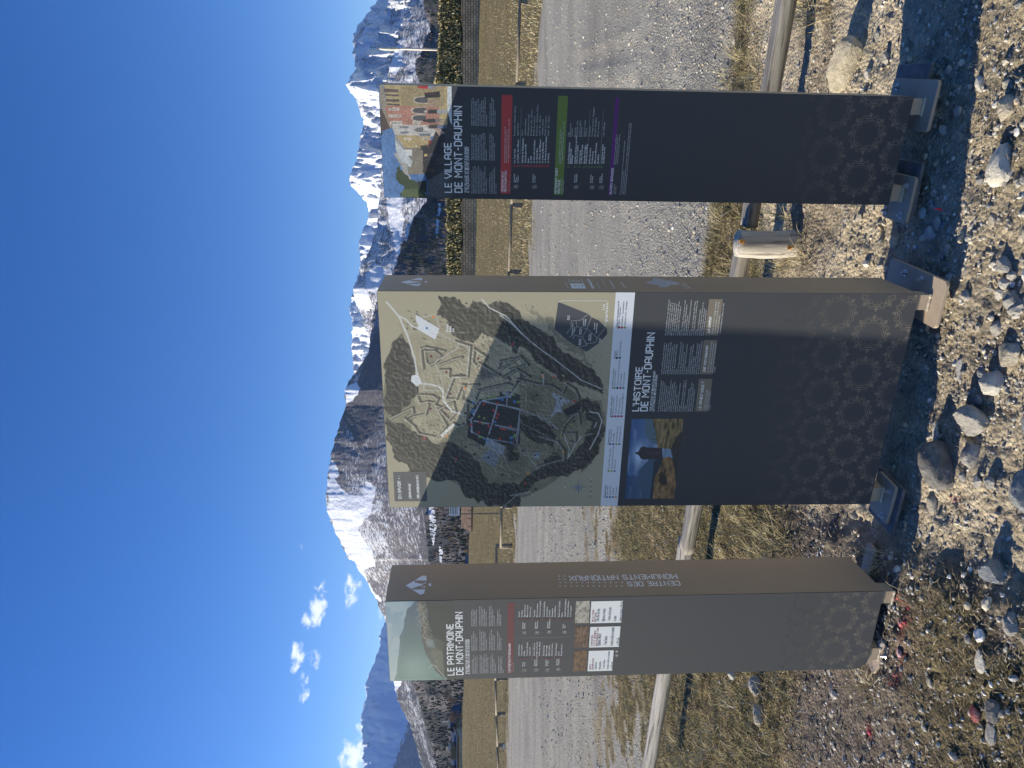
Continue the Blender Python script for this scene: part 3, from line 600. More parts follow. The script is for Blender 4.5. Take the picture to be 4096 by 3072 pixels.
# ---- loose gravel, one mass
def scatter(n, r0, r1, a0, a1, seed, keep):
    r = np.random.RandomState(seed); th = np.radians(r.uniform(a0, a1, n)); rr = np.exp(r.uniform(math.log(r0), math.log(r1), n)); x = rr * np.sin(th); y = rr * np.cos(th)
    k = r.rand(n) < keep(x, y); return x[k], y[k], r
def pebbles(name, n, r0, r1, seed, keep, size, sink=.3, lab='', sub=1):
    x, y, r = scatter(n, r0, r1, -34, 36, seed, keep); n = len(x); z = gz(x, y); V, Fc = ico(sub); m = len(V)
    s = size(r, n, x, y); sc = s[:, None] * r.uniform(.55, 1.25, (n, 3)) * np.array([1, 1, .62]); th = r.uniform(0, 6.28, n); c_, s_ = np.cos(th), np.sin(th)
    rad = 1 + .42 * (r.rand(n, m) - .5); P = V[None] * rad[..., None] * sc[:, None]; tl = r.normal(0, .35, n)
    P = np.stack([P[..., 0], P[..., 1] * np.cos(tl)[:, None] - P[..., 2] * np.sin(tl)[:, None], P[..., 1] * np.sin(tl)[:, None] + P[..., 2] * np.cos(tl)[:, None]], -1)
    Q = np.stack([P[..., 0] * c_[:, None] - P[..., 1] * s_[:, None] + x[:, None], P[..., 0] * s_[:, None] + P[..., 1] * c_[:, None] + y[:, None], P[..., 2] + (z + sc[:, 2] * (1 - sink * 2) * .8)[:, None]], -1)
    pal = np.array([[.36, .33, .27], [.46, .42, .33], [.26, .25, .22], [.54, .50, .42], [.42, .35, .25], [.66, .63, .56], [.30, .31, .31], [.44, .38, .28]]); c = pal[r.choice(8, n, p=[.2, .2, .12, .12, .14, .06, .08, .08])] * r.uniform(.8, 1.15, (n, 1))
    rm = (red_mask(x, y) * (r.rand(n) < .7))[:, None]; c = c * (1 - rm) + np.array([[.62, .10, .11]]) * rm
    F_ = (Fc[None] + (np.arange(n) * m)[:, None, None]).reshape(-1, 3)
    me = new_mesh(name, Q.reshape(-1, 3), F_, np.repeat(c, m, 0)); return link(name, me, PEB, kind='stuff', label=lab)
PEB = mat('loose_stone', attr='Col', rough=.85, spec=.25, noise=(40, .25))
def dens_near(x, y):
    g, gr = zones(x, y); cl = smooth(.42, .62, fbm(x * 3.5, y * 3.5, 3, 71)); return np.clip(.18 + .82 * cl + .5 * (x < -.7), 0, 1) * (1 - .55 * gr) * (1 - g)
pebbles('gravel', 60000, 1.5, 6.5, 5, dens_near, lambda r, n, x, y: .0022 + .008 * r.rand(n) ** 4.5 + .003 * (r.rand(n) < .04), lab='loose pebbles over the dug earth')
pebbles('gravel', 1700, 1.6, 4.2, 6, lambda x, y: np.where(((x > -.2) & (y < 2.75)) | (x < -.55), 1, .35) * smooth(.35, .6, fbm(x * 2.2, y * 2.2, 3, 72)), lambda r, n, x, y: .006 + .014 * r.rand(n) ** 3, lab='coarser stones among the dug earth')
pebbles('gravel', 26000, 4.5, 19, 7, lambda x, y: zones(x, y)[0], lambda r, n, x, y: (.005 + .015 * r.rand(n) ** 6) * (.6 + y / 16), lab='pale pebbles on the gravel road', sub=1)

pebbles('gravel', 190, 1.7, 2.75, 16, lambda x, y: smooth(.40, .62, fbm(x * 3 + 4, y * 3, 3, 75)) * (x > -.9), lambda r, n, x, y: .012 + .022 * r.rand(n) ** 2.2, lab='angular rubble strewn in the foreground', sub=2)
# ---- dry grass
def blades(name, n, r0, r1, seed, keep, h, wd, lay, pal, lab, clump=None, a0=-34, a1=36):
    x, y, r = scatter(n, r0, r1, a0, a1, seed, keep)
    if clump is not None:
        cx, cy, per, spread = clump; x = np.repeat(cx, per) + r.normal(0, spread, len(cx) * per); y = np.repeat(cy, per) + r.normal(0, spread, len(cx) * per)
    n = len(x); z = gz(x, y) - .004; H = h[0] + (h[1] - h[0]) * r.rand(n) ** 1.6; dirn = r.uniform(0, 6.28, n); ly = np.clip(r.normal(lay[0], lay[1], n), .05, 1.5)  # lean from vertical
    if clump is not None:
        dx = x - np.repeat(cx, per); dy_ = y - np.repeat(cy, per); dirn = np.arctan2(dy_, dx) + r.normal(0, .5, n)
    dx, dy_ = np.cos(dirn), np.sin(dirn); sx, sy = -dy_, dx; W = wd * r.uniform(.6, 1.4, n); ts = [0, .38, .72, 1]; ws = [1, .85, .55, .05]; V = []
    for t_, w_ in zip(ts, ws):
        ang = ly * (.45 + .75 * t_); hor = H * t_ * np.sin(ang); ver = H * t_ * np.cos(ang); ver = np.maximum(ver, .004 + .01 * t_ * r.rand(n))
        bx = x + dx * hor; by = y + dy_ * hor; bz = z + ver
        V.append(np.stack([bx - sx * W * w_, by - sy * W * w_, bz], -1)); V.append(np.stack([bx + sx * W * w_, by + sy * W * w_, bz + W * w_ * .6], -1))
    V = np.stack(V, 1); b = np.arange(n)[:, None] * 8; f = [np.stack([b[:, 0] + 2 * k, b[:, 0] + 2 * k + 1, b[:, 0] + 2 * k + 3, b[:, 0] + 2 * k + 2], 1) for k in range(3)]
    pal = np.array(pal); c = pal[r.randint(0, len(pal), n)] * r.uniform(.7, 1.2, (n, 1)); rm = (red_mask(x, y) * (r.rand(n) < .45))[:, None]; c = c * (1 - rm) + np.array([[.52, .07, .08]]) * rm
    me = new_mesh(name, V.reshape(-1, 3), np.concatenate(f), np.repeat(c, 8, 0)); return link(name, me, GRM, kind='stuff', label=lab)
GRM = mat('dry_grass_blade', attr='Col', rough=.8, spec=.2)
DRY = [(.52, .43, .25), (.42, .33, .17), (.60, .52, .34), (.30, .24, .13), (.36, .34, .16), (.48, .42, .28)]
GRN = [(.16, .17, .06), (.26, .235, .10), (.36, .30, .16), (.20, .20, .075), (.22, .17, .09)]
BRN = [(.34, .27, .17), (.22, .17, .10), (.44, .37, .25), (.14, .11, .07), (.20, .17, .10), (.10, .08, .055)]
def k_front(x, y): g, gr = zones(x, y); return np.clip(gr + .10, 0, 1) * (y < 3.3) * smooth(.30, .5, fbm(x * 4, y * 4, 3, 81) + .12 * (x < -.5))
blades('grass', 60000, 1.5, 3.3, 11, k_front, (.012, .045), .0010, (1.25, .25), BRN, 'matted dry grass in the foreground')
def k_mid(x, y): g, gr = zones(x, y); return np.clip(gr, 0, 1) * (y > 3.2) * (1 - g) * smooth(.25, .5, fbm(x * 2, y * 2, 3, 82))
blades('grass', 60000, 3.2, 8.5, 12, k_mid, (.03, .12), .0016, (.9, .35), DRY[:4] + GRN + GRN + BRN, 'dry grass around the log barrier')
def k_moss(x, y): g, gr = zones(x, y); return (gr > .3) * (y > 5) * (x < 1)
blades('grass', 30000, 4.8, 13, 15, k_moss, (.02, .06), .0028, (.8, .3), GRN + DRY[:2], 'low greenish grass at the edge of the gravel road')
r9 = np.random.RandomState(4); cx = []; cy = []
for (X, Y) in ((3180, 1000), (3210, 960), (3150, 1040), (3230, 1050), (3120, 1090), (3060, 2150), (3090, 2200), (3030, 2240), (2960, 2120), (3120, 2180), (2900, 2260), (2950, 2850), (2850, 2950), (2820, 3020), (2900, 3060), (2760, 2880), (3020, 300), (3160, 60), (3230, 30), (3280, 90), (2950, 250), (2900, 330),
               (3100, 870), (3160, 880), (2880, 900), (2990, 2060), (3260, 0), (3340, 20), (3080, 2300), (2700, 2990), (2730, 3050), (2680, 2800), (2800, 2740), (3560, 2240), (3520, 2760)):
    p = at_z(X, Y, .03); cx.append(p[0]); cy.append(p[1])
cx = np.array(cx); cy = np.array(cy)
blades('grass', 10, 3, 4, 13, lambda x, y: np.zeros_like(x) + 1, (.04, .22), .0012, (.8, .35), DRY, 'tufts of long dry grass', clump=(cx, cy, 60, .035))
# meadow stubble beyond the far fence
def k_far(x, y): g, gr = zones(x, y); return gr * (y > 17)
blades('grass', 52000, 17, 80, 14, k_far, (.05, .17), .008, (.6, .4), DRY, 'pale dry meadow grass beyond the gravel road', a0=-33, a1=33)
# ------------------------------------------------------------------ the three totems
PRINT = mat('printed_sheet', attr='Col', rough=.72, spec=.5)
SHEET = mat('grey_blue_sheet', (.036, .041, .050), .72, .5, noise=(3, .06))
TAUPE = mat('taupe_lacquer', (.37, .285, .20), .55, .4, noise=(2, .05))
TAN = mat('tan_lacquer_steel', (.41, .325, .235), .5, .4, noise=(30, .08), bump=(160, .0004, 3))
GALV = mat('galvanised_steel', (.15, .15, .15), .6, .4, .25, noise=(22, .35, 6), bump=(60, .0004))
for _m in (PRINT, SHEET):
    _b = _m.node_tree.nodes['Principled BSDF']; _b.inputs['Roughness'].default_value = .76; _b.inputs['Specular IOR Level'].default_value = .9; pass
BOLT = mat('zinc_bolt', (.60, .60, .60), .28, .5, .9, noise=(80, .15))
WELD = mat('painted_weld', (.52, .45, .33), .5, .4, bump=(300, .001))
BASEC = np.array([.036, .041, .050])
Z0 = EYE - 1.4781; TH_ = 1.8
def unit(v): v = np.asarray(v, float); return v / np.linalg.norm(v)
class Totem:
    def __init__(s, name, FL, FR, Bk, lean, label):
        FL, FR, Bk = [np.array([p[0], p[1], Z0]) for p in (FL, FR, Bk)]
        zl = unit([lean[0], lean[1], 1]); xl = FR - FL; s.W = np.linalg.norm(xl); s.D = np.linalg.norm(Bk - FR); xl = unit(xl - zl * (xl @ zl)); yl = np.cross(zl, xl)
        s.o = FL; s.ax = np.array([xl, yl, zl]); s.H = TH_
        m = Matrix.Identity(4)
        for i in range(3):
            m[i][0], m[i][1], m[i][2], m[i][3] = xl[i], yl[i], zl[i], FL[i]
        s.root = empty(name, (0, 0, 0), label=label, cat='information totem', group='information totems in a row'); s.root.matrix_world = m
    def loc(s, P): return (np.asarray(P, float) - s.o) @ s.ax.T
    def P(s, X, Y):                        # photo direction -> point of the front face (s, z)
        d = ray(X, Y); e_ = np.array([0, 0, EYE]); n = s.ax[1]; t = ((s.o - e_) @ n) / (d @ n); q = s.loc(e_ + d * t); return q[0], q[2]
    def PS(s, X, Y):                       # -> point of the right-hand side face (t, z)
        d = ray(X, Y); e_ = np.array([0, 0, EYE]); n = s.ax[0]; o2 = s.o + n * s.W; t = ((o2 - e_) @ n) / (d @ n); q = s.loc(e_ + d * t); return q[1], q[2]
class Face:
    def __init__(s, T, side=False): s.T = T; s.side = side; s.P = T.PS if side else T.P; s.W = T.D if side else T.W
    def pos(s, a, z, off): 
        a = np.asarray(a, float); z = np.asarray(z, float); o = np.zeros_like(a) + off * .3
        return np.stack([s.T.W + o, a, z], -1) if s.side else np.stack([a, -o, z], -1)
def flat(face, name, V2, Fc, col, off, label=None, parent=None):
    V2 = np.asarray(V2, float); c = np.tile(np.asarray(col, float), (len(V2), 1)) if np.ndim(col) == 1 else np.asarray(col)
    if face.side: Fc = [tuple(f) for f in Fc]
    me = new_mesh(name, face.pos(V2[:, 0], V2[:, 1], off), Fc, c)
    return link(name, me, PRINT, parent or face.T.root, label=label)
def quad_px(face, name, pts, col, off, label=None, parent=None):
    V = [face.P(*p) for p in pts]; return flat(face, name, V, [tuple(range(len(V)))], col, off, label, parent)
def rect_px(face, name, X0, Y0, X1, Y1, col, off, label=None, parent=None):
    """rectangle square to the panel through photo points: top-left (X0,Y0), bottom-right (X1,Y1)"""
    a = face.P(X0, Y0); b = face.P(X1, Y1); V = [(a[0], a[1]), (b[0], a[1]), (b[0], b[1]), (a[0], b[1])]
    return flat(face, name, V, [(3, 2, 1, 0)], col, off, label, parent)
# strokes
def strip(pts, wd, closed=False):
    P = np.asarray(pts, float); n = len(P)
    if closed: d1 = P - np.roll(P, 1, 0); d2 = np.roll(P, -1, 0) - P
    else:
        d = np.diff(P, axis=0); d1 = np.concatenate([d[:1], d]); d2 = np.concatenate([d, d[-1:]])
    d1 = d1 / (np.linalg.norm(d1, axis=1)[:, None] + 1e-12); d2 = d2 / (np.linalg.norm(d2, axis=1)[:, None] + 1e-12)
    n1 = np.stack([-d1[:, 1], d1[:, 0]], 1); n2 = np.stack([-d2[:, 1], d2[:, 0]], 1); m = n1 + n2; m /= np.linalg.norm(m, axis=1)[:, None] + 1e-12
    k = 1 / np.maximum((m * n1).sum(1), .45); o = m * (k * wd / 2)[:, None]; V = np.empty((2 * n, 2)); V[0::2] = P + o; V[1::2] = P - o
    f = [(2 * i, 2 * i + 1, 2 * ((i + 1) % n) + 1, 2 * ((i + 1) % n)) for i in range(n if closed else n - 1)]
    return V, f
class Flat2:
    def __init__(s): s.v = []; s.f = []; s.c = []
    def add(s, V, Fc, col):
        b = len(s.v); s.v += [tuple(p) for p in V]; s.f += [tuple(i + b for i in f) for f in Fc]; s.c += [tuple(col)] * len(V) if np.ndim(col) == 1 else [tuple(q) for q in col]
    def line(s, pts, wd, col, closed=False): V, f = strip(pts, wd, closed); s.add(V, f, col)
    def disc(s, c, r, col, n=14): s.add([(c[0] + r * math.cos(t), c[1] + r * math.sin(t)) for t in np.arange(n) / n * 2 * math.pi], [tuple(range(n))], col)
    def out(s, face, name, off, label=None, parent=None): return flat(face, name, s.v, s.f, np.array(s.c), off, label, parent)
SQ = {'A': (4, [[(0, 0), (0, 5), (1, 6), (3, 6), (4, 5), (4, 0)], [(.4, 2.7), (3.6, 2.7)]]), 'B': (4, [[(0, 0), (0, 6), (3.1, 6), (4, 5.2), (4, 4), (3.3, 3.2), (.4, 3.2)], [(3.3, 3.2), (4, 2.4), (4, .8), (3.1, 0), (-.45, 0)]]),
 'C': (4, [[(4, 4.4), (4, 5.1), (3.1, 6), (.9, 6), (0, 5.1), (0, .9), (.9, 0), (3.1, 0), (4, .9), (4, 1.6)]]), 'D': (4, [[(0, -.45), (0, 6), (3, 6), (4, 5), (4, 1), (3, 0), (.4, 0)]]),
 'E': (3.8, [[(3.8, 6), (0, 6), (0, 0), (3.8, 0)], [(.4, 3), (3.3, 3)]]), 'F': (3.8, [[(3.8, 6), (0, 6), (0, -.45)], [(.4, 3), (3.3, 3)]]), 'G': (4, [[(4, 4.4), (4, 5.1), (3.1, 6), (.9, 6), (0, 5.1), (0, .9), (.9, 0), (3.1, 0), (4, .9), (4, 2.9), (2.2, 2.9)]]),
 'H': (4, [[(0, -.45), (0, 6.45)], [(4, -.45), (4, 6.45)], [(.4, 3), (3.6, 3)]]), 'I': (0, [[(0, -.45), (0, 6.45)]]), 'J': (3.5, [[(3.5, 6.45), (3.5, .9), (2.7, 0), (.8, 0), (0, .9)]]), 'K': (4, [[(0, -.45), (0, 6.45)], [(4, 6.3), (.5, 3), (4, -.3)]]),
 'L': (3.6, [[(0, 6.45), (0, 0), (3.6, 0)]]), 'M': (5.2, [[(0, -.45), (0, 6), (2.6, 2.2), (5.2, 6), (5.2, -.45)]]), 'N': (4.2, [[(0, -.45), (0, 6), (4.2, 0), (4.2, 6.45)]]), 'O': (4, [[(.9, 0), (0, .9), (0, 5.1), (.9, 6), (3.1, 6), (4, 5.1), (4, .9), (3.1, 0), (.9, 0)]]),
 'P': (4, [[(0, -.45), (0, 6), (3.1, 6), (4, 5.1), (4, 3.5), (3.1, 2.6), (.4, 2.6)]]), 'Q': (4, [[(.9, 0), (0, .9), (0, 5.1), (.9, 6), (3.1, 6), (4, 5.1), (4, .9), (3.1, 0), (.9, 0)], [(2.4, 1.6), (4.2, -.5)]]), 'R': (4, [[(0, -.45), (0, 6), (3.1, 6), (4, 5.1), (4, 3.7), (3.1, 2.9), (.4, 2.9)], [(2.6, 2.9), (4, -.4)]]),
 'S': (4, [[(4, 4.6), (4, 5.1), (3.1, 6), (.9, 6), (0, 5.1), (0, 3.9), (.9, 3.1), (3.1, 2.9), (4, 2.1), (4, .9), (3.1, 0), (.9, 0), (0, .9), (0, 1.4)]]), 'T': (4.2, [[(-.2, 6), (4.4, 6)], [(2.1, 5.6), (2.1, -.45)]]), 'U': (4, [[(0, 6.45), (0, .9), (.9, 0), (3.1, 0), (4, .9), (4, 6.45)]]),
 'V': (4.4, [[(0, 6.4), (0, 4.4), (2.2, 0), (4.4, 4.4), (4.4, 6.4)]]), 'W': (5.2, [[(0, 6.45), (0, .2), (2.6, 4), (5.2, .2), (5.2, 6.45)]]), 'Y': (4.2, [[(0, 6.4), (2.1, 3), (4.2, 6.4)], [(2.1, 3), (2.1, -.45)]]), 'X': (4.2, [[(0, 6.4), (0, 5.4), (4.2, .6), (4.2, -.4)], [(4.2, 6.4), (4.2, 5.4), (0, .6), (0, -.4)]]), 'Z': (4, [[(0, 6), (4, 6), (0, 0), (4, 0)]]),
 '-': (2.2, [[(0, 3), (2.2, 3)]]), "'": (0, [[(0, 6.4), (0, 4.6)]]), ' ': (1.3, []), '?': (3.6, [[(0, 4.6), (0, 5.1), (.9, 6), (2.7, 6), (3.6, 5.1), (3.6, 4), (1.8, 2.9), (1.8, 1.7)], [(1.8, .5), (1.8, -.45)]]), '+': (3, [[(0, 3), (3, 3)], [(1.5, 4.5), (1.5, 1.5)]]), ':': (0, [[(0, 4.2), (0, 3.3)], [(0, 1.2), (0, .3)]]),
 'É': (3.8, [[(3.8, 6), (0, 6), (0, 0), (3.8, 0)], [(.4, 3), (3.3, 3)], [(1.5, 7.1), (2.9, 8.2)]]), 'À': (4, [[(0, 0), (0, 5), (1, 6), (3, 6), (4, 5), (4, 0)], [(.4, 2.7), (3.6, 2.7)], [(2.6, 7.1), (1.2, 8.2)]])}
def sq_text(txt, wt=1.02):
    x = .45; V = []; Fc = []
    for ch in txt:
        w_, ss_ = SQ[ch]
        for s_ in ss_:
            v, f = strip([(p[0] + x, p[1]) for p in s_], wt); b = len(V); V += [tuple(q) for q in v]; Fc += [tuple(i + b for i in q) for q in f]
        x += w_ + 1.75
    V = np.array(V); V[:, 1] += .45; return V / 6.9, Fc, (x - 1.3) / 6.9
_tc = bpy.data.curves.new('type', 'FONT'); _to = bpy.data.objects.new('type', _tc); COL.objects.link(_to); _tc.resolution_u = 1; _tc.fill_mode = 'FRONT'
def std_text(txt, bold=0.0, italic=False, lines=1.0, space=1.0):
    _tc.body = txt; _tc.offset = bold; _tc.shear = .25 if italic else 0; _tc.space_line = lines; _tc.size = 1.0; _tc.space_character = space
    me = bpy.data.meshes.new_from_object(_to); n = len(me.vertices); co = np.empty(n * 3, np.float32); me.vertices.foreach_get('co', co); V = co.reshape(-1, 3)[:, :2].astype(float) / .70
    Fc = [tuple(p.vertices) for p in me.polygons]; bpy.data.meshes.remove(me); return V, Fc, (V[:, 0].max() if n else 1)
WHITE = (.90, .92, .93); SOFT = (.62, .65, .67)
def text(face, name, txt, X, Y, hpx, Y2=None, col=WHITE, off=.0012, sq=False, label=None, parent=None, vertical=False, **k):
    """baseline starts at photo point (X,Y), capitals hpx tall, the line ends at Y2"""
    s0, z0 = face.P(X, Y); 
    if vertical: _, z1 = face.P(X - hpx, Y); 
    V, Fc, wd = (sq_text(txt, **k) if sq else std_text(txt, **k)); h = abs(face.P(X - hpx, Y)[1] - z0); sx = h
    if Y2 is not None: sx = abs(face.P(X, Y2)[0] - s0) / wd
    P = np.stack([s0 + V[:, 0] * sx, z0 + V[:, 1] * h], 1)
    return flat(face, name, P, Fc, np.array(col, float), off, label, parent)
def para(face, name, lines, X0, Y0, X1, Y2, col=SOFT, off=.0012, italic=False, bold=0.01, label=None, parent=None, fill=.60):
    """several lines: first baseline X0, last baseline X1, left edge Y0, right edge Y2"""
    n = len(lines); s0, z0 = face.P(X0, Y0); z1 = face.P(X1, Y0)[1]; pitch = abs(z0 - z1) / max(n - 1, 1); wmax = abs(face.P(X0, Y2)[0] - s0); f2 = Flat2()
    h = pitch * fill if n > 1 else abs(face.P(X0 - 9, Y0)[1] - z0)
    A = []
    for i, ln in enumerate(lines):
        if not ln.strip(): A.append(None); continue
        A.append(std_text(ln, bold=bold, italic=italic))
    if not any(A): return None
    ww = max(a_[2] for a_ in A if a_); sx = min(h * 1.25, wmax / ww) 
    for i, a_ in enumerate(A):
        if a_ is None: continue
        V, Fc, _ = a_; f2.add(np.stack([s0 + V[:, 0] * sx, z0 - i * pitch + V[:, 1] * h], 1), Fc, col)
    return f2.out(face, name, off, label, parent)
# painted prints: a colour per point of a fine sheet
class Canvas:
    def __init__(s, face, X0, Y0, X1, Y1, nx, ny, snap=None):
        a = face.P(X0, Y0); b = face.P(X1, Y1); s.face = face; s.s0, s.s1, s.z1, s.z0 = a[0], b[0], a[1], b[1]
        if snap: s.s0, s.s1, s.z0, s.z1 = snap(s.s0, s.s1, s.z0, s.z1)
        s.nx, s.ny = nx, ny; s.x = np.linspace(0, 1, nx); s.y = np.linspace(0, 1, ny); s.gx, s.gy = np.meshgrid(s.x, s.y, indexing='ij'); s.c = np.zeros((nx, ny, 3)); s.asp = (s.s1 - s.s0) / (s.z1 - s.z0)
    def uv(s, X, Y): p = s.face.P(X, Y); return ((p[0] - s.s0) / (s.s1 - s.s0), (p[1] - s.z0) / (s.z1 - s.z0))
    def poly(s, pts, col, alpha=1.0, soft=None, noise=None, raw=False):
        q = pts if raw else [s.uv(*p) for p in pts]; ax = np.array(q)
        pad = .03; i0, i1 = np.searchsorted(s.x, [ax[:, 0].min() - pad, ax[:, 0].max() + pad]); j0, j1 = np.searchsorted(s.y, [ax[:, 1].min() - pad, ax[:, 1].max() + pad])
        if i1 <= i0 or j1 <= j0: return
        gx_, gy_ = s.gx[i0:i1, j0:j1], s.gy[i0:i1, j0:j1]
        if noise:
            fr, am, sd_ = noise; wx = (fbm(gx_ * fr * s.asp, gy_ * fr, 4, sd_) - .5) * am; wy = (fbm(gx_ * fr * s.asp + 9, gy_ * fr, 4, sd_ + 1) - .5) * am; m = inside(q, gx_ + wx, gy_ + wy)
        else: m = inside(q, gx_, gy_)
        m = m.astype(float) * alpha
        cc = col(gx_, gy_) if callable(col) else np.asarray(col, float)
        s.c[i0:i1, j0:j1] = s.c[i0:i1, j0:j1] * (1 - m[..., None]) + cc * m[..., None]
    def line(s, pts, wpx, col, alpha=1.0, raw=False):
        q = pts if raw else [s.uv(*p) for p in pts]; wv = wpx * .00084 / (s.z1 - s.z0) if not raw else wpx
        for p0, p1 in zip(q[:-1], q[1:]):
            pad = wv * 2 + .004; xa, xb = sorted((p0[0], p1[0])); ya, yb = sorted((p0[1], p1[1])); i0, i1 = np.searchsorted(s.x, [xa - pad, xb + pad]); j0, j1 = np.searchsorted(s.y, [ya - pad, yb + pad])
            if i1 <= i0 or j1 <= j0: continue
            gx_, gy_ = s.gx[i0:i1, j0:j1] * s.asp, s.gy[i0:i1, j0:j1]; ax_, ay_ = p0[0] * s.asp, p0[1]; bx_, by_ = p1[0] * s.asp, p1[1]; vx, vy = bx_ - ax_, by_ - ay_; l2 = vx * vx + vy * vy + 1e-12
            t = np.clip(((gx_ - ax_) * vx + (gy_ - ay_) * vy) / l2, 0, 1); d = np.hypot(gx_ - ax_ - t * vx, gy_ - ay_ - t * vy); aa = 1.0 / s.ny
            m = np.clip((wv / 2 - d) / aa + .5, 0, 1) * alpha; s.c[i0:i1, j0:j1] = s.c[i0:i1, j0:j1] * (1 - m[..., None]) + np.asarray(col, float) * m[..., None]
    def disc(s, X, Y, rpx, col): u = s.uv(X, Y); s.line([u, (u[0] + 1e-5, u[1])], 2 * rpx * .00084 / (s.z1 - s.z0), col, raw=True)
    def out(s, name, off, label=None, parent=None):
        i = np.arange(s.nx - 1)[:, None] * s.ny + np.arange(s.ny - 1)[None]; Fq = np.stack([i, i + s.ny, i + s.ny + 1, i + 1], -1).reshape(-1, 4)
        a_ = s.s0 + s.gx * (s.s1 - s.s0); z_ = s.z0 + s.gy * (s.z1 - s.z0); me = new_mesh(name, s.face.pos(a_, z_, off).reshape(-1, 3), Fq, np.clip(s.c, 0, 1).reshape(-1, 3))
        return link(name, me, PRINT, parent or s.face.T.root, label=label)

TM = Totem('information_totem', (-.4543, 2.6188), (.3002, 2.3112), (.3914, 2.5101), (.0009, .0083), 'wide middle totem with the beige relief map of the fortified hill')
TL = Totem('information_totem', (-1.0865, 2.6467), (-.7549, 2.521), (-.7048, 2.7307), (-.0041, -.0024), 'narrow left totem headed LE PATRIMOINE with a misty mountain picture')
TR = Totem('information_totem', (.6417, 2.4916), (.9715, 2.3431), (1.0617, 2.5420), (.0034, -.0004), 'narrow right totem headed LE VILLAGE with a street picture, red, green and purple bars')
FM, FL_, FR_ = Face(TM), Face(TL), Face(TR); SMd, SLd = Face(TM, True), Face(TL, True)

def totem_body(T, cut=None, seam=False):
    W, D, H = T.W, T.D, T.H
    fp = [(0, 0), (W, 0), (W, H), (0, H)] if cut is None else [(cut[0], 0), (W, 0), (W, H), (0, H), (0, cut[1])]
    m = MB(); n = len(fp); V = [(p[0], 0, p[1]) for p in fp] + [(p[0], .003, p[1]) for p in fp]
    m.add(V, [tuple(range(n)), tuple(range(2 * n - 1, n - 1, -1))] + [(i, i + n, (i + 1) % n + n, (i + 1) % n) for i in range(n)])
    fs = m.mesh('front_panel'); o = link('front_panel', fs, SHEET, T.root)
    m = MB(); t = .003; y0, y1 = .0045, D
    # folded casing: back, left, right walls and lid
    m.box(.002 if not seam else -.003, W - .0005, y1 - t, y1, .012, H - .002); m.box(.0, t, y0, y1 - t - .0002, .012 if cut is None else cut[1], H - .002)
    m.obj('casing', TAUPE, T.root)
    m = MB(); zb = 0.0
    fp2 = [(y0 - .0022, zb), (D + .0006, zb + (.02)), (D + .0006, H), (y0 - .0022, H)]
    V = [(W - t, p[0], p[1]) for p in fp2] + [(W, p[0], p[1]) for p in fp2]; m.add(V, [(0, 1, 2, 3), (7, 6, 5, 4)] + [(i, i + 4, (i + 1) % 4 + 4, (i + 1) % 4) for i in range(4)])
    m.obj('side_panel', TAUPE, T.root)
    m = MB(); m.box(t + .0003, W - t - .0003, y0, D - t - .0003, H - .005, H - .0022); m.obj('lid', TAUPE, T.root)
for T, cut, seam in ((TM, None, True), (TL, (.028, .035), False), (TR, None, False)): totem_body(T, cut, seam)

# ---- feet
def to_loc(T, P): return [tuple(T.loc(p)) for p in P]
def plate(T, name, pts, zt, th, mt_, rad=.012, label=None):
    """three photo corners of a flat plate whose top lies at height zt; the fourth closes the rectangle"""
    A, B, C = [at_z(X, Y, zt)[:2] for X, Y in pts]; u = B - A; v = C - B; v = v - u * (u @ v) / (u @ u); lu, lv = np.linalg.norm(u), np.linalg.norm(v); u, v = u / lu, v / lv
    poly = [A + u * p[0] + v * p[1] for p in rrect(0, lu, 0, lv, rad)]
    if u[0] * v[1] - u[1] * v[0] < 0: poly = poly[::-1]
    m = MB(); m.prism([tuple(p) for p in poly], zt - th, zt, .0012); V = [tuple(T.loc(p)) for p in m.v]; m.v = V
    return m.obj(name, mt_, T.root, label=label)
def bolt(T, X, Y, zt, parent, r=1.0):
    p = at_z(X, Y, zt); m = MB(); c = (p[0], p[1]); ring = lambda rr, n, a0=0: [(c[0] + rr * math.cos(a0 + k * 2 * math.pi / n), c[1] + rr * math.sin(a0 + k * 2 * math.pi / n)) for k in range(n)]
    m.prism(ring(.0125 * r, 20), zt + .0001, zt + .0025, .0004); m.prism(ring(.0078 * r, 6, .3), zt + .0026, zt + .0095, .0008); m.prism(ring(.0045 * r, 12), zt + .0096, zt + .0175, .0007)
    m.v = [tuple(T.loc(q)) for q in m.v]; return m.obj('bolt', BOLT, parent)
def post(T, s0, s1, y0, y1, zt, parent=None):
    m = MB(); zl = zt - Z0; m.box(s0, s1, y0, y1, zl + .0005, .03); o = m.obj('post_stub', TAN, T.root)
    r = random.Random(3); m = MB(); m.tube([(s0 - .003 + (s1 - s0 + .006) * k / 8, y0 - .003, zl + .003) for k in range(9)], [.0045 * r.uniform(.7, 1.2) for _ in range(9)], 7); m.obj('weld_bead', WELD, T.root)
PZ = Z0 - .045; GZ_ = PZ - .0135
def foot(T, tan, galv, bolts, stub, gap=.0):
    plate(T, 'base_plate', galv, GZ_, .012, GALV, .002); tp = plate(T, 'foot_plate', tan, PZ, .012, TAN, .014)
    for X, Y in bolts: bolt(T, X, Y, PZ, tp)
    post(T, *stub, PZ)
foot(TM, ((3564, 1030), (3790, 1128), (3745, 1320)), ((3560, 1024), (3757, 1110), (3712, 1332)), ((3622, 1092), (3689, 1119)), (TM.W - .058, TM.W - .006, .006, .058))
foot(TM, ((3514, 1880), (3584, 1951), (3543, 2103)), ((3517, 1868), (3613, 1958), (3568, 2146)), ((3556, 1966), (3531, 2061)), (.008, .066, .006, .058))
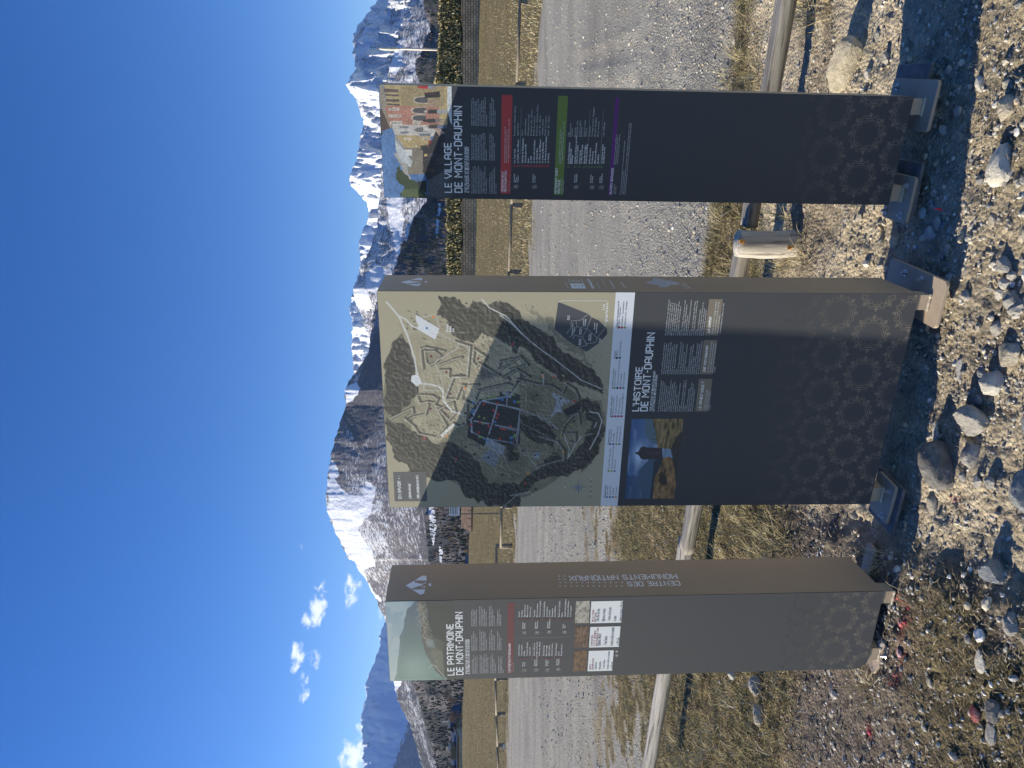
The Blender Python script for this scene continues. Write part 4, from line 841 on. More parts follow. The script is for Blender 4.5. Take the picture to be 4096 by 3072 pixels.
foot(TR, ((3576, 312), (3757, 320), (3710, 531)), ((3592, 258), (3727, 250), (3684, 450)), ((3590, 348),), (TR.W - .058, TR.W - .006, .006, .058))
foot(TR, ((3566, 688), (3664, 710), (3617, 897)), ((3594, 637), (3690, 652), (3638, 888)), ((3631, 741), (3604, 862), (3543, 842)), (.012, .066, .006, .058))
foot(TL, ((3470, 2165), (3500, 2200), (3470, 2330)), ((3475, 2175), (3508, 2215), (3478, 2345)), (), (TL.W - .058, TL.W - .006, .006, .058))
foot(TL, ((3505, 2512), (3552, 2606), (3500, 2716)), ((3510, 2508), (3566, 2580), (3512, 2730)), ((3540, 2622),), (.034, .09, .006, .058))

# ---- rosette frieze
TANP = np.array([.50, .42, .30])
def rosettes(face, cx0, cz0, a=.1475, R=.0690, zfade=(.20, .52), bounds=None, name='rosette_frieze'):
    f2 = Flat2(); dz = a * .866
    def colz(z): k = 1 - smooth(zfade[0] - .12, zfade[1], z); return BASEC * (1 - k * .42) + TANP * k * .42
    W = face.W
    def okp(p): 
        q = .0015 < p[0] < W - .0015 and .0015 < p[1] < zfade[1] - .075
        if bounds: q = q and (p[0] / bounds[0] + p[1] / bounds[1] > 1.04)
        return q
    def ln(pts, wd):
        pts = [np.array(p, float) for p in pts]
        out = []
        for p, q in zip(pts[:-1], pts[1:]):
            n = max(1, int(np.linalg.norm(q - p) / .003)); out += [p + (q - p) * k / n for k in range(n)]
        out.append(pts[-1]); cur = []
        for p in out + [None]:
            if p is not None and okp(p): cur.append(p)
            else:
                if len(cur) > 1: V, f = strip(cur, wd); f2.add(V, f, np.array([colz(v[1]) for v in V]))
                cur = []
    for r in range(-1, 5):
        for c in range(-5, 6):
            cx_, cz_ = cx0 + a * c + (a / 2 if r % 2 else 0), cz0 + dz * r
            if cx_ < -R or cx_ > W + R or cz_ < -R or cz_ > zfade[1] + .02: continue
            pt = lambda r_, dg: (cx_ + R * r_ * math.cos(math.radians(dg)), cz_ + R * r_ * math.sin(math.radians(dg)))
            o = []; inn = []; ring = []
            for k in range(8):
                b = k * 45; o += [pt(1, b), pt(.80, b + 12), pt(.925, b + 21), pt(.925, b + 24), pt(.80, b + 33)]
                ln([pt(.69, b + 11), pt(.73, b + 13), pt(.81, b + 19.5), pt(.81, b + 25.5), pt(.73, b + 32), pt(.69, b + 34)], .0012)
                ln([pt(.80, b - 5.0), pt(.925, b), pt(.80, b + 5.0)], .0018); ln([pt(.79, b - 2.6), pt(.85, b), pt(.79, b + 2.6)], .0016)
                ln([pt(.715, b - 11), pt(.73, b), pt(.715, b + 11)], .0026)
                ring += [pt(.66, b - 9), pt(.60, b), pt(.66, b + 9)] if k % 2 else [pt(.64, b - 12), pt(.61, b), pt(.64, b + 12)]
                ln([pt(.555, b - 7), pt(.54, b + 2)], .0009); ln([pt(.54, b + 9), pt(.555, b + 26)], .0009)
            ln(o + [o[0]], .0012); ln(ring + [ring[0]], .0013)
    return f2.out(face, name, .0009)
c = FM.P(3483, 1336); rosettes(FM, c[0], c[1])
c = FL_.P(3364, 2474); rosettes(FL_, c[0], c[1], bounds=(.028, .035), zfade=(.16, .42))
c = FR_.P(3468, 535); rosettes(FR_, c[0], c[1], zfade=(.2, .44))

# ---- right totem print
RED_, GREEN_, PURP = (.46, .045, .042), (.13, .21, .035), (.105, .010, .165)
def photo_village():
    cv = Canvas(FR_, 1511, 795, 1806, 338, 300, 200, snap=lambda a, b, c_, d: (0.0008, FR_.W - .0008, c_, TH_ - .0008))
    g = cv; Q = lambda x, y: (1500 + x * .3013, 320 + y * .3013)   # crop reading of the picture
    gx_, gy_ = g.gx, g.gy
    n = fbm(gx_ * 60, gy_ * 40, 4, 3); g.c[:] = np.array([.045, .11, .26]) * (1 - gy_[..., None]) * 1.3 + np.array([.10, .22, .46]) * gy_[..., None]; g.c *= (.75 + .5 * n)[..., None]
    P = lambda pts, col, **k: g.poly([Q(*p) for p in pts], col, **k)
    P([(900, 1600), (930, 60), (1060, 60), (1060, 1600)], (.06, .065, .07)); P([(700, 1600), (700, 1330), (900, 1200), (940, 700), (930, 60), (1060, 60), (1060, 1600)], (.05, .055, .062))
    P([(920, 90), (1030, 80), (1030, 620), (1000, 560), (940, 330)], (.55, .60, .62))
    # houses from right to left
    P([(60, 60), (120, 80), (200, 560), (700, 600), (960, 600), (960, 60)], (.42, .34, .18)); P([(330, 90), (920, 90), (920, 350), (360, 350)], (.33, .27, .15))
    P([(60, 60), (110, 90), (230, 640), (190, 640), (70, 380)], (.30, .27, .22)); P([(60, 400), (90, 380), (200, 640), (100, 680)], (.10, .07, .06)); P([(60, 400), (75, 400), (100, 730), (75, 735)], (.05, .04, .04))
    P([(130, 350), (360, 340), (850, 360), (860, 600), (240, 600), (190, 590)], (.40, .20, .15)); P([(220, 590), (860, 600), (860, 750), (270, 740), (230, 640)], (.52, .50, .47))
    P([(270, 730), (740, 740), (740, 900), (380, 900), (330, 800)], (.42, .33, .17)); P([(270, 730), (330, 800), (380, 930), (260, 800)], (.30, .30, .30)); P([(380, 900), (720, 900), (700, 1250), (440, 1250)], (.22, .20, .16))
    P([(265, 800), (380, 930), (500, 1080), (470, 1160), (330, 1080), (280, 930)], (.50, .54, .56)); P([(380, 920), (490, 925), (490, 1010), (430, 1000)], (.60, .60, .58)); P([(250, 980), (280, 960), (480, 1310), (460, 1330)], (.40, .40, .38))
    P([(340, 1100), (440, 1110), (440, 1250), (380, 1250)], (.35, .35, .33))
    for i_, (x, y, x2, y2) in enumerate(((115, 115, 310, 160), (135, 185, 320, 210), (145, 250, 325, 285), (160, 310, 330, 335))): P([(x, y), (x2, y + 8), (x2, y2 + 8), (x, y2)], (.12, .09, .09))
    for (x, y, x2, y2, c_) in ((180, 370, 320, 405, (.60, .56, .50)), (180, 460, 350, 495, (.62, .58, .52)), (200, 545, 360, 590, (.62, .60, .54)), (500, 550, 600, 585, (.62, .60, .54)), (320, 605, 455, 645, (.35, .36, .37)), (330, 680, 455, 715, (.33, .34, .36)), (580, 705, 740, 750, (.30, .33, .36)), (380, 770, 490, 795, (.62, .58, .48)), (620, 770, 730, 800, (.55, .50, .42)), (540, 865, 560, 890, (.62, .58, .48))):
        P([(x, y), (x2, y), (x2, y2), (x, y2)], c_); P([(x + 15, y + 9), (x2 - 12, y + 9), (x2 - 12, y2 - 8), (x + 15, y2 - 8)], np.array(c_) * .55)
    for (x, y) in ((500, 265), (475, 405), (475, 505)):
        P([(x, y), (x + 25, y - 35), (x + 90, y - 48), (x + 200, y - 48), (x + 200, y + 48), (x + 90, y + 48), (x + 25, y + 35)], (.52, .46, .38)); P([(x + 18, y), (x + 40, y - 26), (x + 95, y - 37), (x + 200, y - 37), (x + 200, y + 37), (x + 95, y + 37), (x + 40, y + 26)], (.09, .09, .10))
    P([(520, 660), (560, 630), (640, 625), (640, 695), (560, 690)], (.16, .16, .17)); P([(600, 870), (720, 860), (720, 930), (610, 935)], (.05, .05, .06)); P([(710, 800), (770, 800), (770, 880), (710, 885)], (.20, .02, .03))
    P([(640, 900), (720, 880), (800, 700), (930, 620), (940, 900), (900, 1230), (700, 1330), (640, 1200)], (.022, .024, .03), noise=(14, .03, 5))
    # trees
    P([(330, 1560), (360, 1480), (400, 1430), (330, 1370), (280, 1300), (290, 1180), (320, 1140), (400, 1230), (470, 1330), (560, 1350), (640, 1420), (700, 1560), (700, 1600)], (.035, .06, .025), noise=(20, .05, 8))
    g.c[:] = g.c
    mt_ = (fbm(gx_ * 70, gy_ * 50, 3, 9) > .55)
    P([(340, 1560), (370, 1480), (430, 1440), (560, 1450), (650, 1560)], (.12, .17, .07), noise=(25, .06, 18), alpha=.6); P([(560, 1350), (690, 1330), (690, 1500), (600, 1440)], (.012, .014, .016))
    # people, tables and the barrow
    def person(x, y, h, shirt, legs, hat): P([(x + h * .16, y - 22), (x + h * .55, y - 30), (x + h * .55, y + 28), (x + h * .16, y + 24)], shirt); P([(x + h * .55, y - 26), (x + h, y - 20), (x + h, y - 4), (x + h * .6, y), (x + h, y + 8), (x + h, y + 20), (x + h * .55, y + 24)], legs); P([(x, y - 14), (x + h * .14, y - 18), (x + h * .16, y + 14), (x + 3, y + 14)], hat)
    person(650, 420, 310, (.03, .03, .035), (.30, .36, .42), (.42, .40, .36)); person(635, 540, 300, (.035, .035, .04), (.20, .16, .16), (.03, .02, .02)); person(665, 620, 290, (.05, .05, .05), (.16, .18, .28), (.45, .42, .36)); person(560, 90, 260, (.45, .03, .03), (.25, .3, .4), (.35, .03, .03)); person(655, 1000, 250, (.06, .06, .08), (.03, .03, .04), (.62, .50, .16)); person(650, 1200, 230, (.08, .04, .04), (.03, .03, .04), (.04, .03, .03)); person(690, 1540, 110, (.05, .05, .06), (.03, .03, .04), (.05, .05, .05))
    P([(655, 170), (860, 150), (865, 230), (660, 240)], (.02, .02, .025)); 
    for k in range(4): P([(700, 262 + k * 26), (830, 262 + k * 26), (830, 278 + k * 26), (700, 278 + k * 26)], (.34, .24, .18))
    P([(800, 1060), (860, 1000), (930, 1010), (930, 1110), (850, 1130)], (.05, .05, .055)); P([(770, 640), (860, 650), (940, 700), (850, 740)], (.40, .30, .26), noise=(20, .02, 4)); P([(720, 1330), (930, 1200), (1030, 1240), (1030, 1560), (700, 1560)], (.085, .095, .11)); 
    for k in range(5): g.line([Q(1030, 1560 - k * 90), Q(760 + k * 20, 1340 - k * 30)], 1.2, (.12, .13, .15), alpha=.5)
    g.c *= ((.55 + .8 * fbm(gx_ * 110, gy_ * 90, 2, 33)) * (.8 + .4 * fbm(gx_ * 14, gy_ * 10, 4, 35)))[..., None]; r = np.random.RandomState(6)
    for k in range(240):
        x, y = r.uniform(640, 940), r.uniform(560, 1560); g.line([Q(x, y), Q(x + r.uniform(4, 34), y + r.uniform(-9, 9))], r.uniform(.8, 2), [(.012, .012, .016), (.02, .02, .03), (.16, .13, .11), (.03, .03, .035)][r.randint(4)], .85)
    for k in range(50):
        x, y = r.uniform(640, 940), r.uniform(70, 420); g.line([Q(x, y), Q(x + r.uniform(4, 30), y + r.uniform(-6, 6))], 1.4, [(.02, .02, .025), (.28, .06, .05), (.1, .1, .11)][r.randint(3)], .8)
    fade = smooth(.16, .0, gy_)[..., None] * .75; dark = (gx_ < .62)[..., None]; g.c = g.c * (1 - fade * dark) + BASEC * fade * dark
    return g.out('picture', .0007, label='printed picture of a village street with coloured houses')
photo_village()
text(FR_, 'title', 'LE VILLAGE', 1808, 771, 29, 570, sq=True); text(FR_, 'title', 'DE MONT-DAUPHIN', 1850, 771, 32, 424, sq=True)
text(FR_, 'subtitle', 'THE VILLAGE OF MONT-DAUPHIN', 1868, 772, 10, 586, italic=True, bold=.01); text(FR_, 'subtitle', 'IL VILLAGGIO DI MONT DAUPHIN', 1877, 772, 10, 588, italic=True, bold=.01)
fr = ["Bâti au cœur de ses remparts, le", "village de Mont-Dauphin recense 170", "habitants qui perpétuent une vie locale", "animée et tournée vers l'avenir. Les", "anciens bâtiments militaires et les rues", "abritent aujourd'hui des logements", "et des activités contemporaines", "- artisans, artistes, commerces,", "services - reflétant le quotidien vivant", "des Mont-Dauphinois.", "", "Tout au long de l'année, une", "programmation culturelle riche", "mêle manifestations, spectacles et", "évènements faisant dialoguer histoire,", "arts et culture."]
en = ["Built behind its ramparts, the village", "of Mont-Dauphin is home to 170", "inhabitants who perpetuate a lively,", "forward-looking local life. The old", "military buildings and streets are", "now home to accommodation and", "contemporary activities - craftsmen,", "artists, shops and services - reflecting", "the lively daily lives of the people of", "Mont-Dauphin.", "", "Throughout the year, a rich cultural", "programme combines events, shows", "and happenings, bringing together", "history, arts and culture."]
it = ["Costruito dietro i suoi bastioni, il", "villaggio di Mont-Dauphin ospita 170", "abitanti che perpetuano una vita", "locale vivace e orientata al futuro.", "Gli antichi edifici militari e le strade", "ora ospitano alloggi e attività", "contemporanee - artigiani, artisti,", "negozi e servizi - che riflettono la", "vivace vita quotidiana degli abitanti di", "Mont-Dauphin.", "", "Durante tutto l'anno, un ricco", "programma culturale combina eventi,", "spettacoli e manifestazioni, unendo", "storia, arte e cultura."]
para(FR_, 'paragraph', fr, 1889, 774, 1985, 656); para(FR_, 'paragraph', en, 1889, 641, 1979, 524, italic=True); para(FR_, 'paragraph', it, 1888, 504, 1981, 380, italic=True)
def bar(face, Xa, Ya, Xb, Yb, col, nm='heading_bar'): return rect_px(face, nm, Xa, Ya, Xb, Yb, col, .0007)
bar(FR_, 2001, 775, 2050, 380, RED_); bar(FR_, 2215, 779, 2272, 384, GREEN_); bar(FR_, 2432, 782, 2478, 390, PURP)
text(FR_, 'heading', 'HÉBERGEMENT', 2014, 768, 9, 684, sq=True, off=.0014); text(FR_, 'heading', 'RESTAURATION', 2026, 768, 9, 683, sq=True, off=.0014); para(FR_, 'caption', ['Hôtel - catering', 'Albergheria - Ristorazione'], 2034, 768, 2040, 694, italic=True, off=.0014, col=(.36, .30, .30))
para(FR_, 'caption', ["Pour plus d'information, scanner ce QR Code", 'For more information, scan this QR Code', 'Per maggiori informazioni, scansiona questo codice QR'], 2020, 651, 2035, 475, off=.0014, col=SOFT)
text(FR_, 'heading', "ARTISANAT D'ART", 2227, 774, 9, 671, sq=True, off=.0014); text(FR_, 'heading', 'BOUTIQUE', 2239, 774, 9, 718, sq=True, off=.0014); para(FR_, 'caption', ['Arts and crafts - shops', 'artigianato - negozi'], 2247, 774, 2253, 706, italic=True, off=.0014)
para(FR_, 'caption', ["Pour plus d'information, scanner ce QR Code", 'For more information, scan this QR Code', 'Per maggiori informazioni, scansiona questo codice QR'], 2237, 654, 2250, 480, off=.0014)
text(FR_, 'heading', 'AUTRES SERVICES', 2447, 777, 9, 672, sq=True, off=.0014); para(FR_, 'caption', ['Other services', 'Altri servizi'], 2456, 777, 2463, 737, italic=True, off=.0014); para(FR_, 'caption', ['Retrouvez-les en scannant ce QR Code', 'Find them by scanning this QR Code', 'Trovali scansionando questo codice QR'], 2458, 657, 2471, 536, off=.0014)
def dlist(face, items, Ydot, Yname, Yname2, Yright, Yright2, dotcol):
    f2 = Flat2()
    for i_, (X, nm, rt, dot) in enumerate(items):
        if dot:
            c_ = face.P(X - 3, Ydot); f2.disc(c_, .0038, dotcol)
    f2.out(face, 'bullet', .0012)
    g = Flat2()
    for (X, nm, rt, dot) in items:
        for (tt, Ya, Yb, bo, cc) in ((nm, Yname, Yname2, .018, WHITE), (rt, Yright, Yright2, 0.0, SOFT)):
            if not tt: continue
            V, Fc, wd = std_text(tt, bold=bo); s0, z0 = face.P(X, Ya); h = abs(face.P(X - 6.5, Ya)[1] - z0); g.add(np.stack([s0 + V[:, 0] * h * .98, z0 + V[:, 1] * h], 1), Fc, np.array(cc) * .9)
    g.out(face, 'list_text', .0012)
k1 = .3165
L1 = [(342, 'Les Cent Ciels', "Restaurant - Chambre d'hôtes", 1), (382, 'Le Pavillon des Officiers', 'Appart hôtel', 1), (441, "Auberge de l'Echauguette", 'Hôtel', 1), (478, 'Chez Jacquie et Fifi', "Chambre d'hôtes", 1), (514, 'Igesa', 'Hébergement et loisir', 1), (550, 'Le T&P', 'Restaurant - Bar - Epicerie', 1), (586, 'Le bon coin / La baleine', 'Meublé de tourisme', 1), (622, 'Le Glacier Bleu', "Restaurant - Chambres d'hôtes", 1), (658, 'Le Glacier des Militaires', 'Snack - Bar - Glacier', 1), (694, 'Le Logis du Maréchal', "Chambre d'hôtes", 1), (730, 'Le Rendez Vous de Vauban', 'Meublé de tourisme', 1), (767, 'Le Vauban', 'Snack - Bar - Glacier', 1)]
dlist(FR_, [(1950 + (x + 8) * k1, a_, b_, d) for x, a_, b_, d in L1], 664, 652, None, 543, None, (.36, .04, .05))
L2 = [(1025, 'Les Petites Cuirieuses', 'Cuir', 1), (1046, 'Instinct Sauvage', 'Herboristerie', 0), (1068, 'Mélilange', 'Couture', 0), (1108, "L'Atelier du Poisson qui vole", 'Bijouterie', 1), (1130, "Petit tour à l'atelier", "Céramique d'art", 0), (1165, 'Atelier Acacia', 'Cadrans solaires', 1), (1187, 'Le dahu du marquis', 'Biscuiterie', 0), (1224, 'Amandine Verdant', 'Atelier de reliure', 1), (1246, 'Vannerie de la Meije', 'Vannerie', 0), (1290, 'Bulles des cimes', 'Savonnerie', 1), (1324, 'Kodama bois', 'Tournage sur bois - Paysagiste', 1), (1360, 'Mille et un Morceaux', 'Mosaïste Vitrailliste', 1), (1396, 'Modafrica', 'Bijoux et pièces', 1), (1444, 'Coopérative laitière', '', 1), (1468, 'des Alpes du Sud', "Cave d'affinage", 0)]
dlist(FR_, [(1950 + (x + 6) * k1, a_, b_, d) for x, a_, b_, d in L2], 668, 655, None, 547, None, (.09, .15, .06))
def quarter_icon(face, X, Y, txts, sc=1.0, hx=0, hy=0):
    f2 = Flat2(); pts = [(X - 11 * sc, Y + 9 * sc), (X - 10 * sc, Y - 5 * sc), (X + 2 * sc, Y - 10 * sc), (X + 12 * sc, Y - 7 * sc), (X + 11 * sc, Y + 3 * sc), (X + 6 * sc, Y + 11 * sc), (X - 1 * sc, Y + 8 * sc)]
    f2.add([face.P(*p) for p in pts], [tuple(range(len(pts)))], (.13, .135, .13)); c_ = face.P(X + hx, Y + hy); f2.disc(c_, .0032 * sc, (.55, .56, .55), 8); f2.out(face, 'district_icon', .0012)
    para(face, 'caption', txts + ([''] if len(txts) == 1 else []), X - 4, Y - 17 * sc, X - 4 + 7.2 * (max(len(txts), 2) - 1), Y - 55, off=.0012, col=WHITE, fill=.72)
quarter_icon(FR_, 2063, 746, ['Quartier', 'Place', 'Vauban']); quarter_icon(FR_, 2138, 747, ['Quartier', '4 coins']); quarter_icon(FR_, 2304, 748, ['Quartier', 'Campana']); quarter_icon(FR_, 2368, 749, ['Quartier', '4 coins']); quarter_icon(FR_, 2405, 749, ['Quartier', 'Rochambeau'])
f2 = Flat2()
for (Xa, Ya, Xb, Yb) in ((2079, 668, 2085, 431), (2346, 672, 2363, 440), (2398, 673, 2416, 441)): 
    p = FR_.P(Xa, Ya); q = FR_.P(Xb, Yb); f2.line([p, (q[0], p[1])], .0008, (.3, .32, .34))
f2.out(FR_, 'rule', .0012)
para(FR_, 'paragraph', ["D'autres professionnels participent à la vie économique de Mont-Dauphin", 'en proposant des activités variées.', 'Other professionals participate in the economic life of Mont-Dauphin by offering various activities.', 'Altri professionisti partecipano alla vita economica di Mont-Dauphin proponendo diverse attività.'], 2483, 778, 2502, 480, off=.0012)

# ---- left totem print
def photo_valley():
    cv = Canvas(FL_, 1563, 2725, 1815, 2406, 220, 170, snap=lambda a, b, c_, d: (.0008, FL_.W - .0008, c_, TH_ - .0008)); g = cv; gx_, gy_ = g.gx, g.gy
    K = lambda x, y: (1400 + x * .5425, 2200 + y * .5425); n = fbm(gx_ * 4, gy_ * 5, 5, 3)
    g.c[:] = np.array([.26, .40, .48]) * gx_[..., None] + np.array([.60, .68, .64]) * (1 - gx_[..., None]); cl = smooth(.5, .66, fbm(gx_ * 7 + gy_ * 3, gy_ * 8, 5, 12)) * smooth(.55, .8, gy_); g.c = g.c * (1 - cl[..., None] * .5) + np.array([.55, .62, .62]) * cl[..., None] * .5
    P = lambda pts, col, **k: g.poly([K(*p) for p in pts], col, **k)
    mist = lambda a_, b_: (lambda x, y: np.array(a_) * x[..., None] + np.array(b_) * (1 - x[..., None]))
    P([(480, 370), (420, 430), (370, 640), (345, 900), (330, 970), (780, 950), (780, 370)], mist((.10, .15, .20), (.27, .38, .34)), noise=(5, .05, 5)); P([(500, 480), (460, 560), (400, 620), (380, 760), (350, 950), (780, 950), (780, 600), (520, 600)], mist((.13, .18, .21), (.21, .32, .28)), noise=(6, .04, 8))
    P([(560, 370), (580, 560), (610, 650), (620, 760), (650, 860), (700, 950), (780, 950), (780, 370)], (.045, .06, .055), noise=(8, .03, 9)); P([(500, 370), (555, 370), (570, 500), (600, 620), (690, 680), (680, 860), (700, 950), (640, 900), (570, 790), (530, 680), (520, 500)], (.10, .11, .09), noise=(10, .03, 11))
    P([(600, 690), (680, 750), (700, 930), (640, 850), (590, 760)], (.16, .17, .12), noise=(14, .04, 14)); P([(560, 650), (620, 660), (625, 720), (570, 715)], (.24, .28, .28), noise=(12, .03, 15))
    r = np.random.RandomState(2)
    for k in range(260):
        t = r.rand(); x = 512 + 60 * t + 22 * r.normal() * .8; y = 385 + 300 * t + 12 * r.normal(); c_ = [(.42, .38, .30), (.30, .24, .18), (.52, .52, .48)][r.randint(3)]; g.line([K(x, y), K(x + r.uniform(-6, 6), y + r.uniform(4, 12))], 1.8, c_, .8)
    for k in range(60):
        x, y = 590 + 90 * r.rand(), 740 + 150 * r.rand(); g.line([K(x, y), K(x + r.uniform(-20, 20), y + r.uniform(-14, 14))], 1.3, (.34, .33, .25), .7)
    g.line([K(585, 870), K(600, 848), K(628, 850), K(650, 880), K(690, 930), K(712, 950)], 3.2, (.48, .50, .46)); g.line([K(585, 870), K(575, 865)], 2, (.4, .42, .4))
    g.c = g.c ** 1.12 * .92; ff = fbm(gx_ * 40, gy_ * 60, 3, 21); dk = gy_ < .32; g.c *= np.where(dk, .7 + .6 * ff, .95 + .1 * ff)[..., None]
    glow = np.exp(-(((gx_ - .16) / .22) ** 2 + ((gy_ - .62) / .28) ** 2)) * .35; g.c = g.c * (1 - glow[..., None]) + np.array([.50, .62, .52]) * glow[..., None]
    return g.out('picture', .0007, label='printed picture of a fortified plateau in a misty valley')
photo_valley()
text(FL_, 'title', 'LE PATRIMOINE', 1818, 2701, 28, 2494, sq=True); text(FL_, 'title', 'DE MONT-DAUPHIN', 1854, 2699, 29, 2447, sq=True)
text(FL_, 'subtitle', 'THE HERITAGE OF MONT-DAUPHIN', 1871, 2697, 9, 2556, italic=True, bold=.01); text(FL_, 'subtitle', 'IL PATRIMONIO DI MONT-DAUPHIN', 1880, 2697, 9, 2556, italic=True, bold=.01)
pf = ["Créée en 1693 par Vauban,", "Mont-Dauphin est l'archétype d'une", "citadelle de montagne et est au", "service de la défense du royaume.", "", "La forteresse domine les vallées du", "Guil et de la Durance et contrôle", "l'accès à la plaine. Derrière ses", "remparts se cache un village aux rues", "rectilignes, dont l'architecture a été", "adaptée aux rigueurs du climat.", "", "Du front d'Eygliers aux casernes", "Rochambeau, chaque édifice raconte", "l'évolution de l'art militaire", "sur plus de 300 ans.", "", "Ses fortifications, inscrites sur la", "liste du patrimoine mondial", "de l'UNESCO, se visitent toute", "l'année."]
pe = ["Created in 1693 by Vauban,", "Mont-Dauphin is the archetype of", "a mountain citadel serving the", "defence of the kingdom.", "", "The fortress dominates the Guil and", "Durance valleys. Behind its walls", "hides a village with straight streets,", "whose architecture was adapted", "to the harsh climate.", "", "From the Eygliers front to the", "Rochambeau barracks, each building", "tells the story of military art", "over more than 300 years.", "", "Its fortifications, on the UNESCO", "World Heritage List, can be", "visited all year round."]
pi = ["Creata nel 1693 da Vauban,", "Mont-Dauphin è l'archetipo di", "una cittadella di montagna al", "servizio della difesa del regno.", "", "La fortezza domina le valli del Guil", "e della Durance. Dietro le mura si", "nasconde un villaggio dalle vie", "rettilinee, la cui architettura fu", "adattata ai rigori del clima.", "", "Dal fronte di Eygliers alle caserme", "Rochambeau, ogni edificio racconta", "l'evoluzione dell'arte militare", "per oltre 300 anni.", "", "Le fortificazioni, patrimonio", "mondiale dell'UNESCO, sono", "visitabili tutto l'anno."]
para(FL_, 'paragraph', pf, 1891, 2695, 2014, 2612); para(FL_, 'paragraph', pe, 1889, 2603, 2005, 2518, italic=True); para(FL_, 'paragraph', pi, 1888, 2506, 2004, 2418, italic=True)
bar(FL_, 2027, 2693, 2058, 2410, (.125, .012, .022)); text(FL_, 'heading', 'LES ÉDIFICES À DÉCOUVRIR', 2041, 2689, 8, 2574, sq=True, off=.0014); para(FL_, 'caption', ['Heritage buildings to discover', 'Gli edifici da scoprire'], 2048, 2688, 2055, 2625, italic=True, off=.0014, col=(.35, .28, .29))
def simple_list(face, items, Ydot, Yname, col=(.125, .012, .022)):
    f2 = Flat2(); g = Flat2()
    for X, nm in items:
        f2.disc(face.P(X - 3, Ydot), .0034, col); V, Fc, wd = std_text(nm, bold=.012); s0, z0 = face.P(X, Yname); h = abs(face.P(X - 6, Yname)[1] - z0); g.add(np.stack([s0 + V[:, 0] * h, z0 + V[:, 1] * h], 1), Fc, np.array(WHITE) * .85)
    f2.out(face, 'bullet', .0012); g.out(face, 'list_text', .0012)
KX = lambda x: 1400 + x * .5425
simple_list(FL_, [(KX(x + 4), t) for x, t in ((1245, "Lunette d'Arçon"), (1265, 'Corps de garde'), (1285, 'Pavillon'), (1305, "Traverses d'attaque"), (1326, 'Cavalier 123'), (1357, 'Porte de Briançon'), (1377, "Pavillon de l'horloge"), (1397, 'Pavillon des officiers'), (1428, 'Ancienne forge'), (1448, 'Maison à loggia'), (1468, 'Maison à grains'), (1488, 'Ancienne caserne'), (1518, 'Caserne Campana'), (1538, 'Lavoir'), (1558, 'Rempart du sud'))], 2634, 2623)
simple_list(FL_, [(KX(x + 4), t) for x, t in ((1247, 'Arsenal'), (1268, 'Poudrière'), (1288, 'Église Saint-Louis'), (1308, 'Maison du Génie'), (1328, 'Ancienne cure'), (1360, 'Cimetière'), (1380, 'Balcon à munitions'), (1400, 'Ancien poste de garde'), (1431, 'Caserne Rochambeau'), (1452, 'Caserne Binot'), (1471, 'Poudrière'), (1491, 'Échauguette'), (1511, "Porte d'Embrun"), (1542, 'Batterie du Colombier'), (1563, 'Nîmes'), (1585, 'Chapelle Saint-Guillaume'), (1606, "Avant-porte d'Embrun"), (1626, 'Corps de garde'))], 2477, 2468)
for (x, y, tt) in ((1285, 885, ['Front', 'Nord']), (1373, 882, ['Quartier', 'Place Vauban']), (1455, 882, ['Quartier', '4 coins']), (1535, 878, ['Quartier', 'Campana']), (1285, 608, ['Quartier', 'Arsenal']), (1378, 607, ['Quartier', 'Plantation']), (1468, 603, ['Quartier', 'Rochambeau']), (1582, 604, ['Front', 'Sud'])): quarter_icon(FL_, KX(x), 2200 + y * .5425, tt, .85)
f2 = Flat2()
for (xa, ya, yb) in ((1343, 800, 680), (1415, 798, 678), (1508, 800, 680), (1345, 515, 385), (1420, 515, 382), (1530, 515, 382)):
    p = FL_.P(KX(xa), 2200 + ya * .5425); q = FL_.P(KX(xa), 2200 + yb * .5425); f2.line([p, (q[0], p[1])], .0007, (.28, .3, .32))
p = FL_.P(KX(1240), 2200 + 648 * .5425); q = FL_.P(KX(1625), 2200 + 640 * .5425); f2.line([p, (p[0], q[1])], .0009, (.3, .32, .34)); f2.out(FL_, 'rule', .0012)
def card(X0, Y0, X1, Y1, Xs, cols, title, body, lab):
    g = Canvas(FL_, X0, Y0, Xs, Y1, 40, 40); n = fbm(g.gx * 6, g.gy * 6, 4, int(X0 + Y0)); g.c[:] = np.array(cols[0]) * (1 - n[..., None]) + np.array(cols[1]) * n[..., None]; m = smooth(.5, .58, fbm(g.gx * 9, g.gy * 11, 4, int(Y0))); g.c = g.c * (1 - m[..., None] * .7) + np.array(cols[2]) * m[..., None] * .7
    g.out('picture', .0009, label=lab); rect_px(FL_, 'card', Xs, Y0, X1, Y1, (.78, .80, .80), .0009)
    for i_, t in enumerate(title): text(FL_, 'heading', t, Xs + 14 + i_ * 10, Y0 - 6, 7.5, None, col=(.30, .015, .04), off=.0014, sq=True)
    para(FL_, 'caption', body, Xs + 16 + len(title) * 10, Y0 - 7, X1 - 5, Y1 + 5, col=(.12, .12, .13), off=.0014)
card(2292, 2685, 2455, 2601, 2350, ((.10, .05, .02), (.26, .14, .06), (.05, .03, .02)), ['VISITE', 'COMMENTÉE'.replace('É', 'E')], ['Guided tour', 'visita guidata', '- Toute l\'année', 'horaires et infos en scannant', 'ce QR code'], 'small brown picture on the guided tour card')
card(2296, 2590, 2482, 2505, 2356, ((.05, .03, .02), (.30, .16, .09), (.02, .015, .01)), ['EXPOSITION', 'LITTLE BIGHORN', 'PAR OUSMANE SOW'], ['Exhibition / Mostra', '- Toute l\'année', 'horaires et infos en scannant', 'ce QR code'], 'small dark picture on the exhibition card')
